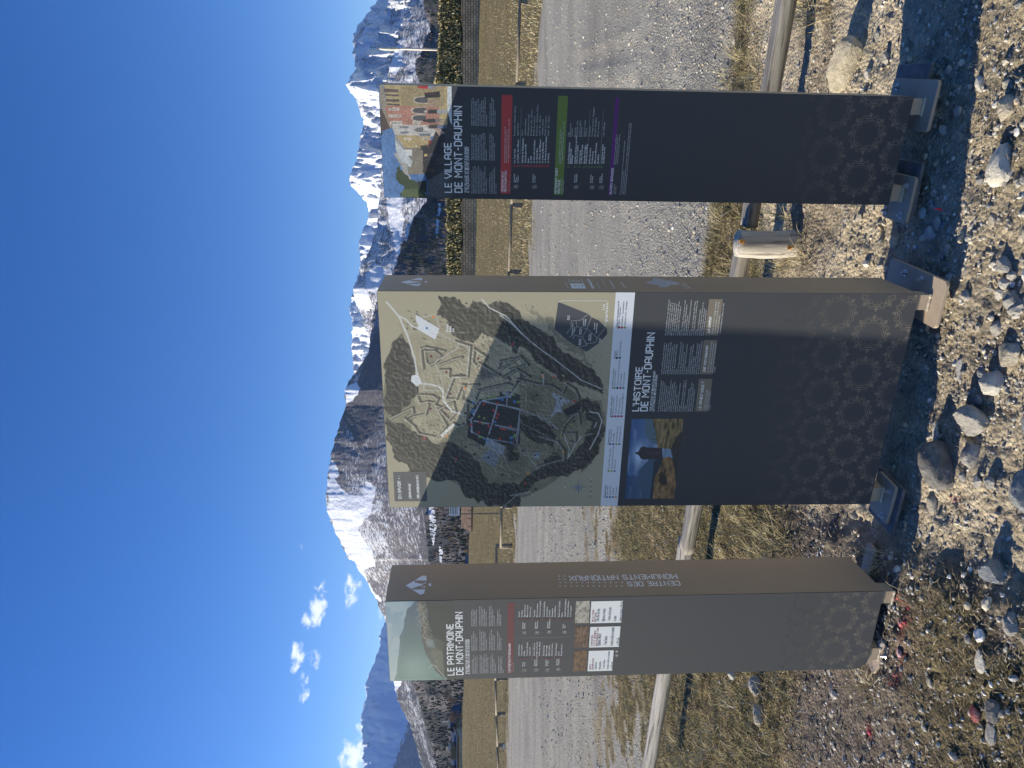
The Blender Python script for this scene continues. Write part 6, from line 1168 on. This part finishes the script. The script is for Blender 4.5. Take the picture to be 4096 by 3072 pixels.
he = ["In 1692, Louis XIV became aware of the lack of", "defence for the French kingdom on the Alpine", "border. Called upon by the King, Vauban chose", "the Mille Vents plateau, in the Dauphiné, to build", "a stronghold there. From the outset, Mont-", "Dauphin was conceived as a town that would", "house a civilian population as well as a military", "garrison.", "In 1713, the Treaty of Utrecht moved the border", "further away. The development of the garrison", "and the population came to a halt.", "In 1966, the stronghold was listed as a historic", "monument.", "In 1983, the army handed over the military", "buildings and fortifications to the Municipality", "and the Ministry of Culture.", "In 2008, Vauban's fortifications, represented by", "twelve sites in France, including Mont-Dauphin,", "were included on UNESCO's World Heritage List."]
hi_ = ["Nel 1692, Luigi XIV si rese conto della mancanza", "di difese del regno francese sul confine alpino.", "Chiamato dal re, Vauban scelse l'altopiano di", "Mille Vents, nel Delfinato, per costruirvi una", "roccaforte. Fin dall'inizio, Mont-Dauphin fu", "concepita come una città che avrebbe ospitato", "una popolazione civile e una guarnigione", "militare.", "Nel 1713, il Trattato di Utrecht spostò il confine", "più lontano. Lo sviluppo della guarnigione e", "della popolazione si arrestò.", "Nel 1966, la roccaforte fu dichiarata monumento", "storico.", "Nel 1983, l'esercito consegnò gli edifici militari", "e le fortificazioni al Comune e al Ministero della", "Cultura.", "Nel 2008, le fortificazioni di Vauban,", "rappresentate da dodici siti in Francia, tra cui", "Mont-Dauphin, inserite nella Lista del", "Patrimonio Mondiale dell'UNESCO."]
para(FM, 'paragraph', hf, 2635, 1646, 2770, 1519, italic=True); para(FM, 'paragraph', he, 2648, 1497, 2794, 1364, italic=True); para(FM, 'paragraph', hi_, 2664, 1342, 2815, 1198, italic=True)
for (xa, ya, xb, yb, tt, xt, body, c_) in ((1348, 978, 1460, 752, 'LE SAVIEZ-VOUS ?', 1390, ["Véritablement devenu village-étape,", "le village fortifié n'aura été assiégé", "qu'une fois. Le site a été aussi", "bombardé par l'armée italienne", "en 1940."], (.16, .14, .105)), (1380, 720, 1494, 484, 'DID YOU KNOW?', 1418, ["An effective deterrent, the fortified village", "has never suffered a siege. The site was", "only once under fire, an Italian bombing", "in 1940."], (.16, .14, .105)), (1415, 451, 1532, 201, 'LO SAPEVI?', 1449, ["Efficace deterrente, il villaggio fortificato", "non ha mai subito un assedio. Il sito ha", "visto una sola battaglia,", "un bombardamento italiano nel 1940."], (.33, .27, .185))):
    X0, Y0 = B_c(xa, ya); X1, Y1 = B_c(xb + 8, yb); rect_px(FM, 'info_box', X0, Y0, X1, Y1, (.20, .17, .125), .0008)
    sq_ = tt.startswith('LE S'); text(FM, 'heading', tt, *B_c(xt, ya - 15), 11 if sq_ else 9.5, B_c(0, 772)[1] if sq_ else None, off=.0013, sq=sq_, **({} if sq_ else dict(italic=True, bold=.03))); para(FM, 'caption', body, B_c(xt + 22, 0)[0], B_c(0, ya - 12)[1], B_c(xb - 8, 0)[0], B_c(0, yb + 10)[1], italic=True, off=.0013)
def photo_tower():
    g = Canvas(FM, 2499, 1995, 2734, 1675, 230, 160); k = .57878; gx_, gy_ = g.gx, g.gy
    P = lambda pts, col, **kk: g.poly([B_c(*p) for p in pts], col, **kk); g.c[:] = np.array([.03, .10, .26]) * gy_[..., None] + np.array([.22, .32, .42]) * (1 - gy_[..., None]); g.c += (smooth(.5, .75, fbm(gx_ * 4, gy_ * 12, 4, 6)) * .12)[..., None]
    g.c = g.c * (1 - .35 * (gx_ < .3)[..., None]); sun_ = np.exp(-(((gx_ - .58) / .12) ** 2 + ((gy_ - .80) / .12) ** 2)); g.c += sun_[..., None] * np.array([.35, .42, .48])
    P([(1060, 1590), (980, 1590), (965, 1480), (955, 1400), (980, 1360), (1010, 1330), (1040, 1300), (1070, 1240), (1100, 1240), (1100, 1590)], (.05, .10, .16), noise=(8, .02, 3)); P([(1000, 1025), (1010, 1060), (1000, 1120), (1020, 1160), (1060, 1200), (1100, 1210), (1100, 1025)], (.10, .16, .20), noise=(8, .02, 4))
    P([(1035, 1590), (1050, 1450), (1065, 1320), (1100, 1300), (1300, 1300), (1300, 1590)], (.02, .035, .05)); P([(1055, 1590), (1065, 1440), (1100, 1380), (1130, 1300), (1170, 1290), (1200, 1330), (1215, 1450), (1235, 1590)], lambda x, y: np.array([.24, .14, .06]) * (-.25 + 2.3 * fbm(x * 16, y * 16, 5, 4))[..., None], noise=(10, .02, 6)); P([(1095, 1460), (1110, 1380), (1150, 1430), (1160, 1480), (1120, 1490)], (.03, .025, .02), noise=(10, .03, 9))
    P([(1050, 1020), (1075, 1130), (1090, 1230), (1180, 1240), (1300, 1270), (1300, 1020)], lambda x, y: np.array([.20, .145, .065]) * (-.5 + 2.8 * fbm(x * 12, y * 34, 5, 14))[..., None], noise=(10, .02, 16)); P([(1180, 1240), (1220, 1150), (1300, 1090), (1300, 1590), (1240, 1590), (1215, 1440)], lambda x, y: np.array([.03, .032, .025]) * (.4 + 1.3 * fbm(x * 25, y * 60, 3, 24))[..., None], noise=(12, .04, 26))
    P([(932, 1265), (940, 1258), (955, 1256), (975, 1222), (1000, 1218), (1010, 1225), (1120, 1230), (1125, 1310), (1010, 1308), (1000, 1312), (975, 1305), (955, 1276), (940, 1272)], (.035, .03, .04)); P([(1015, 1248), (1110, 1250), (1110, 1275), (1015, 1275)], (.07, .05, .06), alpha=.6)
    for (x, y) in ((1080, 1050), (1060, 1130), (1050, 1170)): g.line([B_c(x, y), B_c(x + 30, y + 2)], 2, (.03, .02, .02))
    g.out('picture', .0009, label='printed picture of a small watch tower above golden meadows')
photo_tower()
bpy.data.objects.remove(_to); bpy.data.curves.remove(_tc)
# ------------------------------------------------------------------ log barrier near the totems
def wood(name, c0, c1, c2):
    m = bpy.data.materials.new(name); m.use_nodes = True; t = m.node_tree; b = t.nodes['Principled BSDF']; b.inputs['Roughness'].default_value = .85; b.inputs['Specular IOR Level'].default_value = .2
    tcn = t.nodes.new('ShaderNodeTexCoord'); mp = t.nodes.new('ShaderNodeMapping'); mp.inputs['Scale'].default_value = (1.2, 26, 26); t.links.new(tcn.outputs['Object'], mp.inputs[0])
    n = t.nodes.new('ShaderNodeTexNoise'); n.inputs['Scale'].default_value = 2.2; n.inputs['Detail'].default_value = 9; n.inputs['Roughness'].default_value = .75; t.links.new(mp.outputs[0], n.inputs['Vector'])
    r = t.nodes.new('ShaderNodeValToRGB'); t.links.new(n.outputs['Fac'], r.inputs[0]); e_ = r.color_ramp.elements; e_[0].position = .36; e_[0].color = (*c0, 1); e_[1].position = .68; e_[1].color = (*c2, 1); q = e_.new(.47); q.color = (*c1, 1); t.links.new(r.outputs[0], b.inputs['Base Color'])
    bp = t.nodes.new('ShaderNodeBump'); bp.inputs['Distance'].default_value = .006; t.links.new(n.outputs['Fac'], bp.inputs['Height']); t.links.new(bp.outputs[0], b.inputs['Normal']); return m
WOOD = wood('weathered_larch', (.06, .054, .046), (.24, .22, .19), (.38, .355, .31)); WOOD2 = wood('weathered_post', (.08, .07, .06), (.40, .37, .32), (.58, .54, .47)); RAW = mat('fresh_orange_wood', (.62, .30, .09), .7, .3, noise=(60, .3)); CRACK = mat('crack', (.02, .018, .015), 1, 0)
def log_mesh(name, Lg, r0, r1, seed, flat_top=False, n=20, m=40, sm=True):
    rg = np.random.RandomState(seed); t = np.linspace(0, 1, m); th = np.arange(n) / n * 2 * math.pi; V = []
    for i_, tt in enumerate(t):
        r = r0 + (r1 - r0) * tt; rr = r * (1 + .07 * (fbm(np.cos(th) * 1.5 + 5, np.sin(th) * 1.5 + tt * 5, 3, seed) - .5) * 2 + .03 * (fbm(th * 3, th * 0 + tt * 3, 2, seed + 4) - .5)); y = rr * np.cos(th); z = rr * np.sin(th)
        if flat_top: z = np.minimum(z, r * .55)
        bend = .25 * r * math.sin(tt * 3 + seed); V.append(np.stack([np.full(n, tt * Lg), y + bend, z], 1))
    V = np.concatenate(V); i_ = np.arange(m - 1)[:, None] * n + np.arange(n)[None]; j = np.arange(m - 1)[:, None] * n + (np.arange(n)[None] + 1) % n
    Fq = [tuple(q) for q in np.stack([i_, j, j + n, i_ + n], -1).reshape(-1, 4)] + [tuple(range(n - 1, -1, -1)), tuple(range(n * (m - 1), n * m))]
    return new_mesh(name, V, Fq, None, sm)
def put(o, A, B):
    d = Vector(B) - Vector(A); o.rotation_mode = 'QUATERNION'; q = d.to_track_quat('X', 'Z'); o.rotation_quaternion = q; o.location = A
def depthpt(X, Y, y): return at_y(X, Y, y)
bar_root = empty('log_barrier', tuple(at_z(3238, 955, 0)), label='low weathered log barrier on short posts running behind the totems', cat='log barrier')
o0 = np.array(bar_root.location)
def rail(A, B, r0, r1, seed, mt_, nm='rail', par=bar_root, flat_top=False):
    A, B = np.array(A), np.array(B); me = log_mesh(nm, float(np.linalg.norm(B - A)), r0, r1, seed, flat_top); o = link(nm, me, mt_, par); put(o, tuple(A - np.array(par.location)), tuple(B - np.array(par.location))); return o
R0 = depthpt(3168, -160, 3.02); R1 = depthpt(2992, 905, 3.50); rail(R0, R1, .052, .047, 3, WOOD, flat_top=True)
R2 = depthpt(2985, 935, 3.46); R3 = depthpt(2740, 2190, 4.55); rail(R2, R3, .050, .055, 5, WOOD, flat_top=True)
R4 = depthpt(2748, 2150, 4.62); R5 = depthpt(2560, 3300, 5.6); rail(R4, R5, .056, .050, 8, WOOD2)
p = at_z(3238, 958, .0); rail((p[0], p[1] + .06, -.12), (p[0] + .004, p[1] + .075, .325), .068, .066, 12, WOOD2, 'post')
f = MB(); 
for (X, Y, s_) in ((2968, 965, .02), (3158, 990, .018)):
    d = ray(X, Y); c_ = p[:2] + np.array([0, .067]); 
    # on the post's surface, facing the viewer
    a_ = d[0] ** 2 + d[1] ** 2; bb = -2 * (d[0] * c_[0] + d[1] * c_[1]); cc = c_ @ c_ - .069 ** 2; disc_ = max(bb * bb - 4 * a_ * cc, 0); t_ = (-bb - math.sqrt(disc_)) / (2 * a_); q = np.array([d[0] * t_, d[1] * t_, EYE + d[2] * t_])
    rr = np.random.RandomState(int(X)); V, Fc = ico(1); f = MB(); f.add(q - o0 + V * np.array([.8, .35, 1.2]) * s_ * rr.uniform(.6, 1.2, (len(V), 1)), [tuple(x) for x in Fc]); f.obj('torn_wood', RAW, bar_root)
for (X, Y, y_) in ((2790, 1900, 4.25), (3160, 560, 3.3)):
    q = depthpt(X, Y, y_); g_ = float(gz(q[0], q[1])); rail((q[0], q[1] + .03, g_ - .1), (q[0], q[1] + .03, q[2] - .05), .06, .06, int(X), WOOD2, 'post')

# ------------------------------------------------------------------ far rail fence along the meadow
FW = mat('far_fence_wood', (.25, .215, .17), .85, .2, noise=(6, .3))
ff = empty('rail_fence', (0, 24, 0), label='long low rail fence between the gravel road and the meadow', cat='fence'); fo = np.array([0, 24, 0])
def fr_pt(X, Y):
    a = (1536 - Y) / F; y_ = np.interp(a, [-.54, -.2, .0, .25, .54], [34, 29.5, 27.5, 26, 24.5]); return at_y(X, Y, y_)
rl = [(2084, -260), (2080, 0), (2068, 330), (2058, 560), (2047, 817), (2036, 1085), (2024, 1380), (2014, 1700), (2006, 2030), (2003, 2190)]
rl2 = [(1986, 2185), (1984, 2450), (1982, 2720), (1985, 2860), (1990, 2985), (1994, 3110), (1998, 3340)]
def railto(p, q, rad, nm='rail'):
    m = MB(); m.tube([p - fo, (p + q) / 2 - fo + np.array([0, 0, -.01]), q - fo], rad, 8); m.obj(nm, FW, ff, True)
for ch in (rl, rl2):
    for p_, q_ in zip(ch[:-1], ch[1:]): railto(fr_pt(*p_), fr_pt(*q_), .048)
    for (X, Y) in ch:
        p_ = fr_pt(X, Y); g_ = float(gz(p_[0], p_[1], False)); railto(np.array([p_[0], p_[1] + .10, min(g_, p_[2] - .3) - .1]), np.array([p_[0], p_[1] + .10, p_[2] + .03]), .085, 'post')
sg = fr_pt(2016, 2982); m = MB(); m.box(-.12, .12, -.02, .0, 0, .30, .0); o = m.obj('sign_plate', mat('small_white_sign', (.7, .68, .66), .6), ff); o.location = tuple(sg + np.array([0, -.12, -.25]) - fo)

# ------------------------------------------------------------------ rampart wall, hedge, huts, houses, flagpole, trees
def brick_mat(name, c0, c1, mort, sc, st=1):
    m = bpy.data.materials.new(name); m.use_nodes = True; t = m.node_tree; b = t.nodes['Principled BSDF']; b.inputs['Roughness'].default_value = .9; tcn = t.nodes.new('ShaderNodeTexCoord'); mp = t.nodes.new('ShaderNodeMapping'); mp.inputs['Rotation'].default_value = (math.radians(90), 0, 0); t.links.new(tcn.outputs['Object'], mp.inputs[0])
    br = t.nodes.new('ShaderNodeTexBrick'); br.inputs['Scale'].default_value = sc; br.inputs['Color1'].default_value = (*c0, 1); br.inputs['Color2'].default_value = (*c1, 1); br.inputs['Mortar'].default_value = (*mort, 1); br.inputs['Mortar Size'].default_value = .03; t.links.new(mp.outputs[0], br.inputs['Vector'])
    n = t.nodes.new('ShaderNodeTexNoise'); n.inputs['Scale'].default_value = .7; n.inputs['Detail'].default_value = 6; t.links.new(tcn.outputs['Object'], n.inputs['Vector']); mx = t.nodes.new('ShaderNodeMix'); mx.data_type = 'RGBA'; mx.blend_type = 'MULTIPLY'; mx.inputs['Factor'].default_value = .8; t.links.new(br.outputs[0], mx.inputs[6]); t.links.new(n.outputs['Fac'], mx.inputs[7])
    hs_ = t.nodes.new('ShaderNodeHueSaturation'); hs_.inputs['Saturation'].default_value = 1.1; hs_.inputs['Value'].default_value = 1.7; t.links.new(mx.outputs[2], hs_.inputs['Color']); t.links.new(hs_.outputs[0], b.inputs['Base Color'])
    bp = t.nodes.new('ShaderNodeBump'); bp.inputs['Distance'].default_value = .05; t.links.new(br.outputs['Fac'], bp.inputs['Height']); bp.invert = True; t.links.new(bp.outputs[0], b.inputs['Normal']); return m
WY = 74.0
def wp(X, Y, y=WY): return at_y(X, Y, y)
A1, A2 = wp(1895, -420), wp(1895, 1330); top = wp(1847, 0)[2]; zb = wp(1899, 0)[2] - 1.5
m = MB(); V = []; N = 60
for k in range(N + 1):
    x = A1[0] + (A2[0] - A1[0]) * k / N; zt2 = top + .10 * math.sin(k * .9) ; V += [(x, WY, zb), (x, WY + .12, zt2), (x, WY + 1.2, zt2), (x, WY + 1.2, zb)]
m.add(V, [(4 * k + a_, 4 * k + 4 + a_, 4 * k + 4 + a_ + 1, 4 * k + a_ + 1) for k in range(N) for a_ in range(3)] + [(0, 1, 2, 3), (4 * N + 3, 4 * N + 2, 4 * N + 1, 4 * N)]); m.obj('stone_wall', brick_mat('rampart_blocks', (.60, .43, .28), (.42, .31, .21), (.22, .16, .11), .9), label='low stone block wall carrying a scrubby bank at the far side of the meadow', cat='wall')
def leaf_mass(n, pts_fn, size, pal, seed, name, mat_, **kk):
    r = np.random.RandomState(seed); P = pts_fn(r, n); n = len(P); th = r.uniform(0, 6.28, n); ph = r.normal(0, .9, n); s = size * r.uniform(.5, 1.5, n); u = np.stack([np.cos(th), np.sin(th), np.zeros(n)], 1); v = np.stack([-np.sin(th) * np.sin(ph), np.cos(th) * np.sin(ph), np.cos(ph)], 1)
    V = np.stack([P - u * s[:, None] * .5, P + u * s[:, None] * .5, P + v * s[:, None]], 1).reshape(-1, 3); Fc = np.arange(3 * n).reshape(-1, 3); c_ = np.array(pal)[r.randint(0, len(pal), n)] * r.uniform(.7, 1.3, (n, 1)); me = new_mesh(name, V, Fc, np.repeat(c_, 3, 0)); return link(name, me, mat_, **kk)
LEAF = mat('scrub_leaf', attr='Col', rough=.85, spec=.2)
def hedge_pts(r, n):
    Y = r.uniform(-400, 1330, n); t = r.rand(n) ** .7; topX = np.interp(Y, [-400, 0, 150, 340, 830, 1000, 1180, 1330], [1760, 1760, 1762, 1748, 1793, 1792, 1800, 1850]) + 16 * (fbm(Y / 30, Y * 0, 4, 6) - .5); X = 1850 + (topX - 1850) * t; dd = WY + .25 + 1.7 * t + r.uniform(-.3, .5, n)
    a = (1536 - Y) / F; return np.stack([a * dd, dd, EYE + dd * (-(X - 2048) / F - math.tan(PITCH)) * 1.0], -1)
m = MB(); V = []
for k in range(N + 1):
    Y = -420 + 1750 * k / N; tx = np.interp(Y, [-400, 0, 150, 340, 830, 1000, 1180, 1330], [1760, 1760, 1762, 1748, 1793, 1792, 1800, 1850]) + 9; a = (1536 - Y) / F; zt2 = EYE + (WY + 1.5) * (-(tx - 2048) / F - math.tan(PITCH)); V += [(a * WY, WY + .5, top - .2), (a * WY, WY + 1.0, (top + zt2) / 2 + .3), (a * WY, WY + 2, zt2), (a * WY, WY + 4, top - 1)]
hd = empty('scrub_bank', (0, WY, 0), label='dark olive scrub hedge growing along the top of the stone wall', cat='hedge'); m.v = []; m.f = []; m.add([(v[0], v[1] - WY, v[2]) for v in V], [(4 * k + a_, 4 * k + 4 + a_, 4 * k + 5 + a_, 4 * k + a_ + 1) for k in range(N) for a_ in range(3)]); m.obj('bank', mat('dark_bank', (.07, .065, .04), .9, .1, noise=(1.2, .5)), hd)
o = leaf_mass(34000, hedge_pts, .20, [(.22, .20, .09), (.34, .29, .14), (.46, .38, .20), (.10, .10, .05), (.54, .45, .26)], 3, 'foliage', LEAF, parent=hd); o.location = (0, -WY, 0)
# left bank of scrub
def bank_pts(r, n):
    Y = r.uniform(2690, 3400, n); t = r.rand(n); topX = np.interp(Y, [2690, 2790, 2850, 3072, 3400], [1872, 1868, 1853, 1851, 1851]) + 8 * (fbm(Y / 25, Y * 0, 4, 9) - .5); X = 1880 + (topX - 1880) * t; dd = 82 + r.uniform(0, 2, n); a = (1536 - Y) / F; return np.stack([a * dd, dd, EYE + dd * (-(X - 2048) / F - math.tan(PITCH))], -1)
leaf_mass(9000, bank_pts, .22, [(.05, .05, .03), (.10, .09, .05), (.20, .17, .10), (.30, .26, .17)], 6, 'scrub_bank', LEAF, label='dark scrub bank with pale grass crest in front of the left houses', cat='hedge')
# wooden hut
def house(name, X0, X1e, X2, Ya, Yb, y, depth, wallm, roofm, label, gable_left=True, cat='house', over=.4):
    """X2 ground, X1e eaves, X0 ridge; Ya left end, Yb right end"""
    L0, R0_ = at_y(X2, Ya, y), at_y(X2, Yb, y); ze = at_y(X1e, Ya, y)[2]; zr = at_y(X0, (Ya + Yb) / 2, y)[2]; zg = min(L0[2], R0_[2]) - .5; xa, xb = L0[0], R0_[0]; root = empty(name, (xa, y, zg), label=label, cat=cat); ze -= zg; zr -= zg; w_ = xb - xa
    m = MB()
    if gable_left:   # gable faces the viewer
        m.add([(0, 0, 0), (w_, 0, 0), (w_, 0, ze), (w_ / 2, 0, zr), (0, 0, ze), (0, depth, 0), (w_, depth, 0), (w_, depth, ze), (w_ / 2, depth, zr), (0, depth, ze)], [(0, 1, 2, 3, 4), (9, 8, 7, 6, 5), (0, 4, 9, 5), (1, 6, 7, 2)]); m.obj('wall', wallm, root)
        for sgn in (0, 1):
            e0 = np.array([0 if sgn == 0 else w_, 0, ze]); rg_ = np.array([w_ / 2, 0, zr]); d = (e0 - rg_); d = d / np.linalg.norm(d); e1 = e0 + d * over; nrm = np.array([-d[2], 0, d[0]]); nrm = nrm if nrm[2] > 0 else -nrm; th_ = .12
            V = [(*(q + nrm * k2),) for k2 in (.02, .02 + th_) for q in (rg_ + np.array([0, -over, 0]), e1 + np.array([0, -over, 0]), e1 + np.array([0, depth + over, 0]), rg_ + np.array([0, depth + over, 0]))]; mm = MB(); mm.add(V, [(3, 2, 1, 0), (4, 5, 6, 7), (0, 1, 5, 4), (1, 2, 6, 5), (2, 3, 7, 6), (3, 0, 4, 7)]); mm.obj('roof', roofm, root)
    else:            # long side faces the viewer
        m.box(0, w_, 0, depth, 0, ze); m.add([(0, 0, ze), (0, depth, ze), (0, depth / 2, zr), (w_, 0, ze), (w_, depth, ze), (w_, depth / 2, zr)], [(0, 2, 1), (3, 4, 5)]); m.obj('wall', wallm, root)
        for (ya, yb_) in ((-over, depth / 2), (depth + over, depth / 2)):
            sl = (zr - ze) / (depth / 2); z1 = ze - over * sl + .02; mm = MB(); V = [(x_, yy, zz + t_) for t_ in (0, .14) for (x_, yy, zz) in ((-over, ya, z1), (w_ + over, ya, z1), (w_ + over, yb_, zr + .02), (-over, yb_, zr + .02))]; mm.add(V, [(0, 3, 2, 1), (4, 5, 6, 7), (0, 1, 5, 4), (1, 2, 6, 5), (2, 3, 7, 6), (3, 0, 4, 7)]); mm.obj('roof', roofm, root)
    return root, w_, ze, zr
PINE = mat('pine_boards', (.33, .22, .14), .8, .2, noise=(3, .2)); SLATE = mat('dark_slate', (.03, .034, .045), .55, .4, noise=(2, .25)); BROWNROOF = mat('brown_roof', (.25, .17, .11), .8, .2, noise=(2, .3)); PLAST = mat('grey_plaster', (.42, .40, .36), .9, .1, noise=(.8, .2)); PALE = mat('pale_gable', (.60, .55, .50), .9, .1, noise=(.8, .1)); GLASS = mat('dark_window', (.02, .025, .035), .2, .5)
root, w_, ze, zr = house('wooden_hut', 1850, 1883, 1903, 2105, 2000, 66, 3.0, PINE, BROWNROOF, 'small pine hut with a railing and brown roof left of the middle totem', gable_left=False, cat='hut')
m = MB(); 
for k in range(2): m.box(.1, w_, -.9, -.85, .45 + k * .35, .50 + k * .35)
m.obj('railing', PINE, root)
for k in range(4): m = MB(); m.box(.1 + k * (w_ - .2) / 3, .18 + k * (w_ - .2) / 3, -.92, -.84, 0, 1.2); m.obj('railing_post', PINE, root)
root, w_, ze, zr = house('barn', 1862, 1900, 1903, 2320, 2240, 84, 6, PALE, SLATE, 'pale gable with a dark roof edge peeping past the left totem side', cat='barn')
root, w_, ze, zr = house('slate_house', 1804, 1836, 1857, 2945, 2872, 100, 6, PLAST, SLATE, 'house with a triangular grey gable and dark slate roof at the left')
m = MB(); m.box(w_ * .42, w_ * .58, -.06, -.02, ze * .45, ze * .85); wf = m.obj('window', PALE, root); m = MB(); m.box(w_ * .44, w_ * .56, -.10, -.07, ze * .5, ze * .82); m.obj('pane', GLASS, wf)
root, w_, ze, zr = house('long_building', 1802, 1832, 1853, 3300, 2948, 97, 10, PLAST, SLATE, 'long low building with a dark slate roof and chimneys at the far left', gable_left=False)
for fx in (.35, .66, .93):
    m = MB(); m.box(w_ * fx, w_ * fx + .7, 4.4, 5.1, zr - .5, zr + .45); ch = m.obj('chimney', PLAST, root)
for fx in (.45, .72):
    m = MB(); m.box(w_ * fx, w_ * fx + 1.6, .6, 2.2, ze + .1, ze + 1.0); d_ = m.obj('dormer', BROWNROOF, root); m = MB(); m.box(w_ * fx + .2, w_ * fx + 1.4, .53, .57, ze + .25, ze + .85); m.obj('pane', GLASS, d_)
m = MB(); m.tube([(w_ * .98, 5, zr), (w_ * .98, 5, zr + 1.6)], .03, 5); m.obj('antenna', BOLT, root)
# notice board on posts
nb = at_y(1838, 2062, 40); nb2 = at_y(1797, 2008, 40); rt = empty('notice_board', (nb[0], 40, float(gz(nb[0], 40, False))), label='white notice board with small black print left of the middle totem', cat='sign'); zz = rt.location.z; m = MB(); m.box(0, nb2[0] - nb[0], 0, .04, nb[2] - zz, nb2[2] - zz); m.obj('board', mat('notice_white', (.72, .74, .80), .5), rt)
m = MB()
for k in range(5): m.box(.06 + .03 * (k == 0), (nb2[0] - nb[0]) * (.85 - .1 * (k % 2)), -.008, -.003, nb2[2] - zz - .09 - k * .09, nb2[2] - zz - .055 - k * .09)
m.obj('print_line', mat('black_ink', (.02, .02, .02), .6), rt)
for k in (0, 1): m = MB(); x = (nb2[0] - nb[0]) * (.1 + .8 * k); m.box(x - .03, x + .03, .045, .10, -.2, nb2[2] - zz); m.obj('post', FW, rt)
# flagpole
fp = at_y(1759, 199, 78); ft = at_y(1517, 198, 78); rt = empty('flagpole', (fp[0], 78, fp[2] - 2.5), label='tall pale pole with a furled cloth at its top at the right', cat='flagpole'); hgt = ft[2] - fp[2] + 2.5; m = MB(); m.tube([(0, 0, 0), (0, 0, hgt * .5), (0, 0, hgt)], [.13, .12, .09], 10); m.obj('pole', mat('pale_pole', (.62, .55, .50), .5), rt, True)
m = MB(); r = random.Random(4); m.tube([(-.05 + .04 * r.random(), 0, hgt * (.99 - k * .035)) for k in range(9)], [.10, .14, .17, .15, .19, .16, .13, .10, .04], 9, .2, r); m.obj('furled_flag', mat('grey_cloth', (.5, .5, .45), .9, noise=(5, .3)), rt, True)
m = MB(); m.tube([(0, 0, hgt), (0, 0, hgt + .25)], [.10, .05], 8); m.obj('finial', SLATE, rt)
# bare tree behind the bank
def bare_tree(base, H, seed, label):
    r = random.Random(seed); rt = empty('bare_tree', tuple(base), label=label, cat='tree'); tr = MB(); cr_ = MB()
    tr.tube([(0, 0, -.5), (.05, 0, H * .15), (0, .05, H * .33)], [.16, .13, .10], 7)
    def grow(p, d, l, rad, k):
        q = p + d * l * .5 + np.array([r.uniform(-.1, .1), r.uniform(-.1, .1), 0]) * l; e_ = p + d * l; cr_.tube([p, q, e_], [rad, rad * .8, rad * .6], 4)
        if k == 0: return
        for _ in range(3 if k > 1 else 4):
            nd = unit(d + np.array([r.uniform(-.85, .85), r.uniform(-.85, .85), r.uniform(-.1, .65)])); grow(p + d * l * r.uniform(.5, 1), nd, l * r.uniform(.6, .8), rad * .55, k - 1)
    for _ in range(5): grow(np.array([0, 0, H * r.uniform(.15, .33)]), unit([r.uniform(-.8, .8), r.uniform(-.8, .8), 1]), H * .27, .06, 4)
    bk = mat('bare_bark', (.19, .15, .14), .9, .1); tr.obj('trunk', bk, rt); cr_.obj('crown', bk, rt)
bare_tree(at_y(1868, 2800, 88), 3.2, 4, 'bare grey brown tree right of the slate house'); bare_tree(at_y(1868, 2862, 90), 2.9, 9, 'bare tree crown touching the slate house gable')
# wedge bits of straw on the dig and a red plastic shred
m = MB(); q = at_z(3524, 925, .05); r = random.Random(2)
for k in range(5):
    a_ = r.uniform(-.6, .6) + 2.6; l = r.uniform(.03, .07); m.add([(q[0] + k * .006, q[1], .045), (q[0] + k * .006 + .008, q[1] + .006, .052), (q[0] + k * .006 + l * math.cos(a_), q[1] - abs(l * math.sin(a_)), .035)], [(0, 1, 2)])
m.obj('dry_leaf', mat('orange_dry_leaf', (.62, .42, .2), .7), label='curled orange dry leaf on the soil right of the middle totem', cat='leaf')
m = MB(); q = at_z(3766, 838, .03); m.add([(q[0] - .006, q[1], .025), (q[0] + .006, q[1] + .004, .03), (q[0] + .003, q[1] + .002, .058)], [(0, 1, 2)]); m.obj('plastic_shred', mat('red_plastic', (.7, .03, .06), .4), label='tiny bright red shred standing in the shaded gravel', cat='litter')
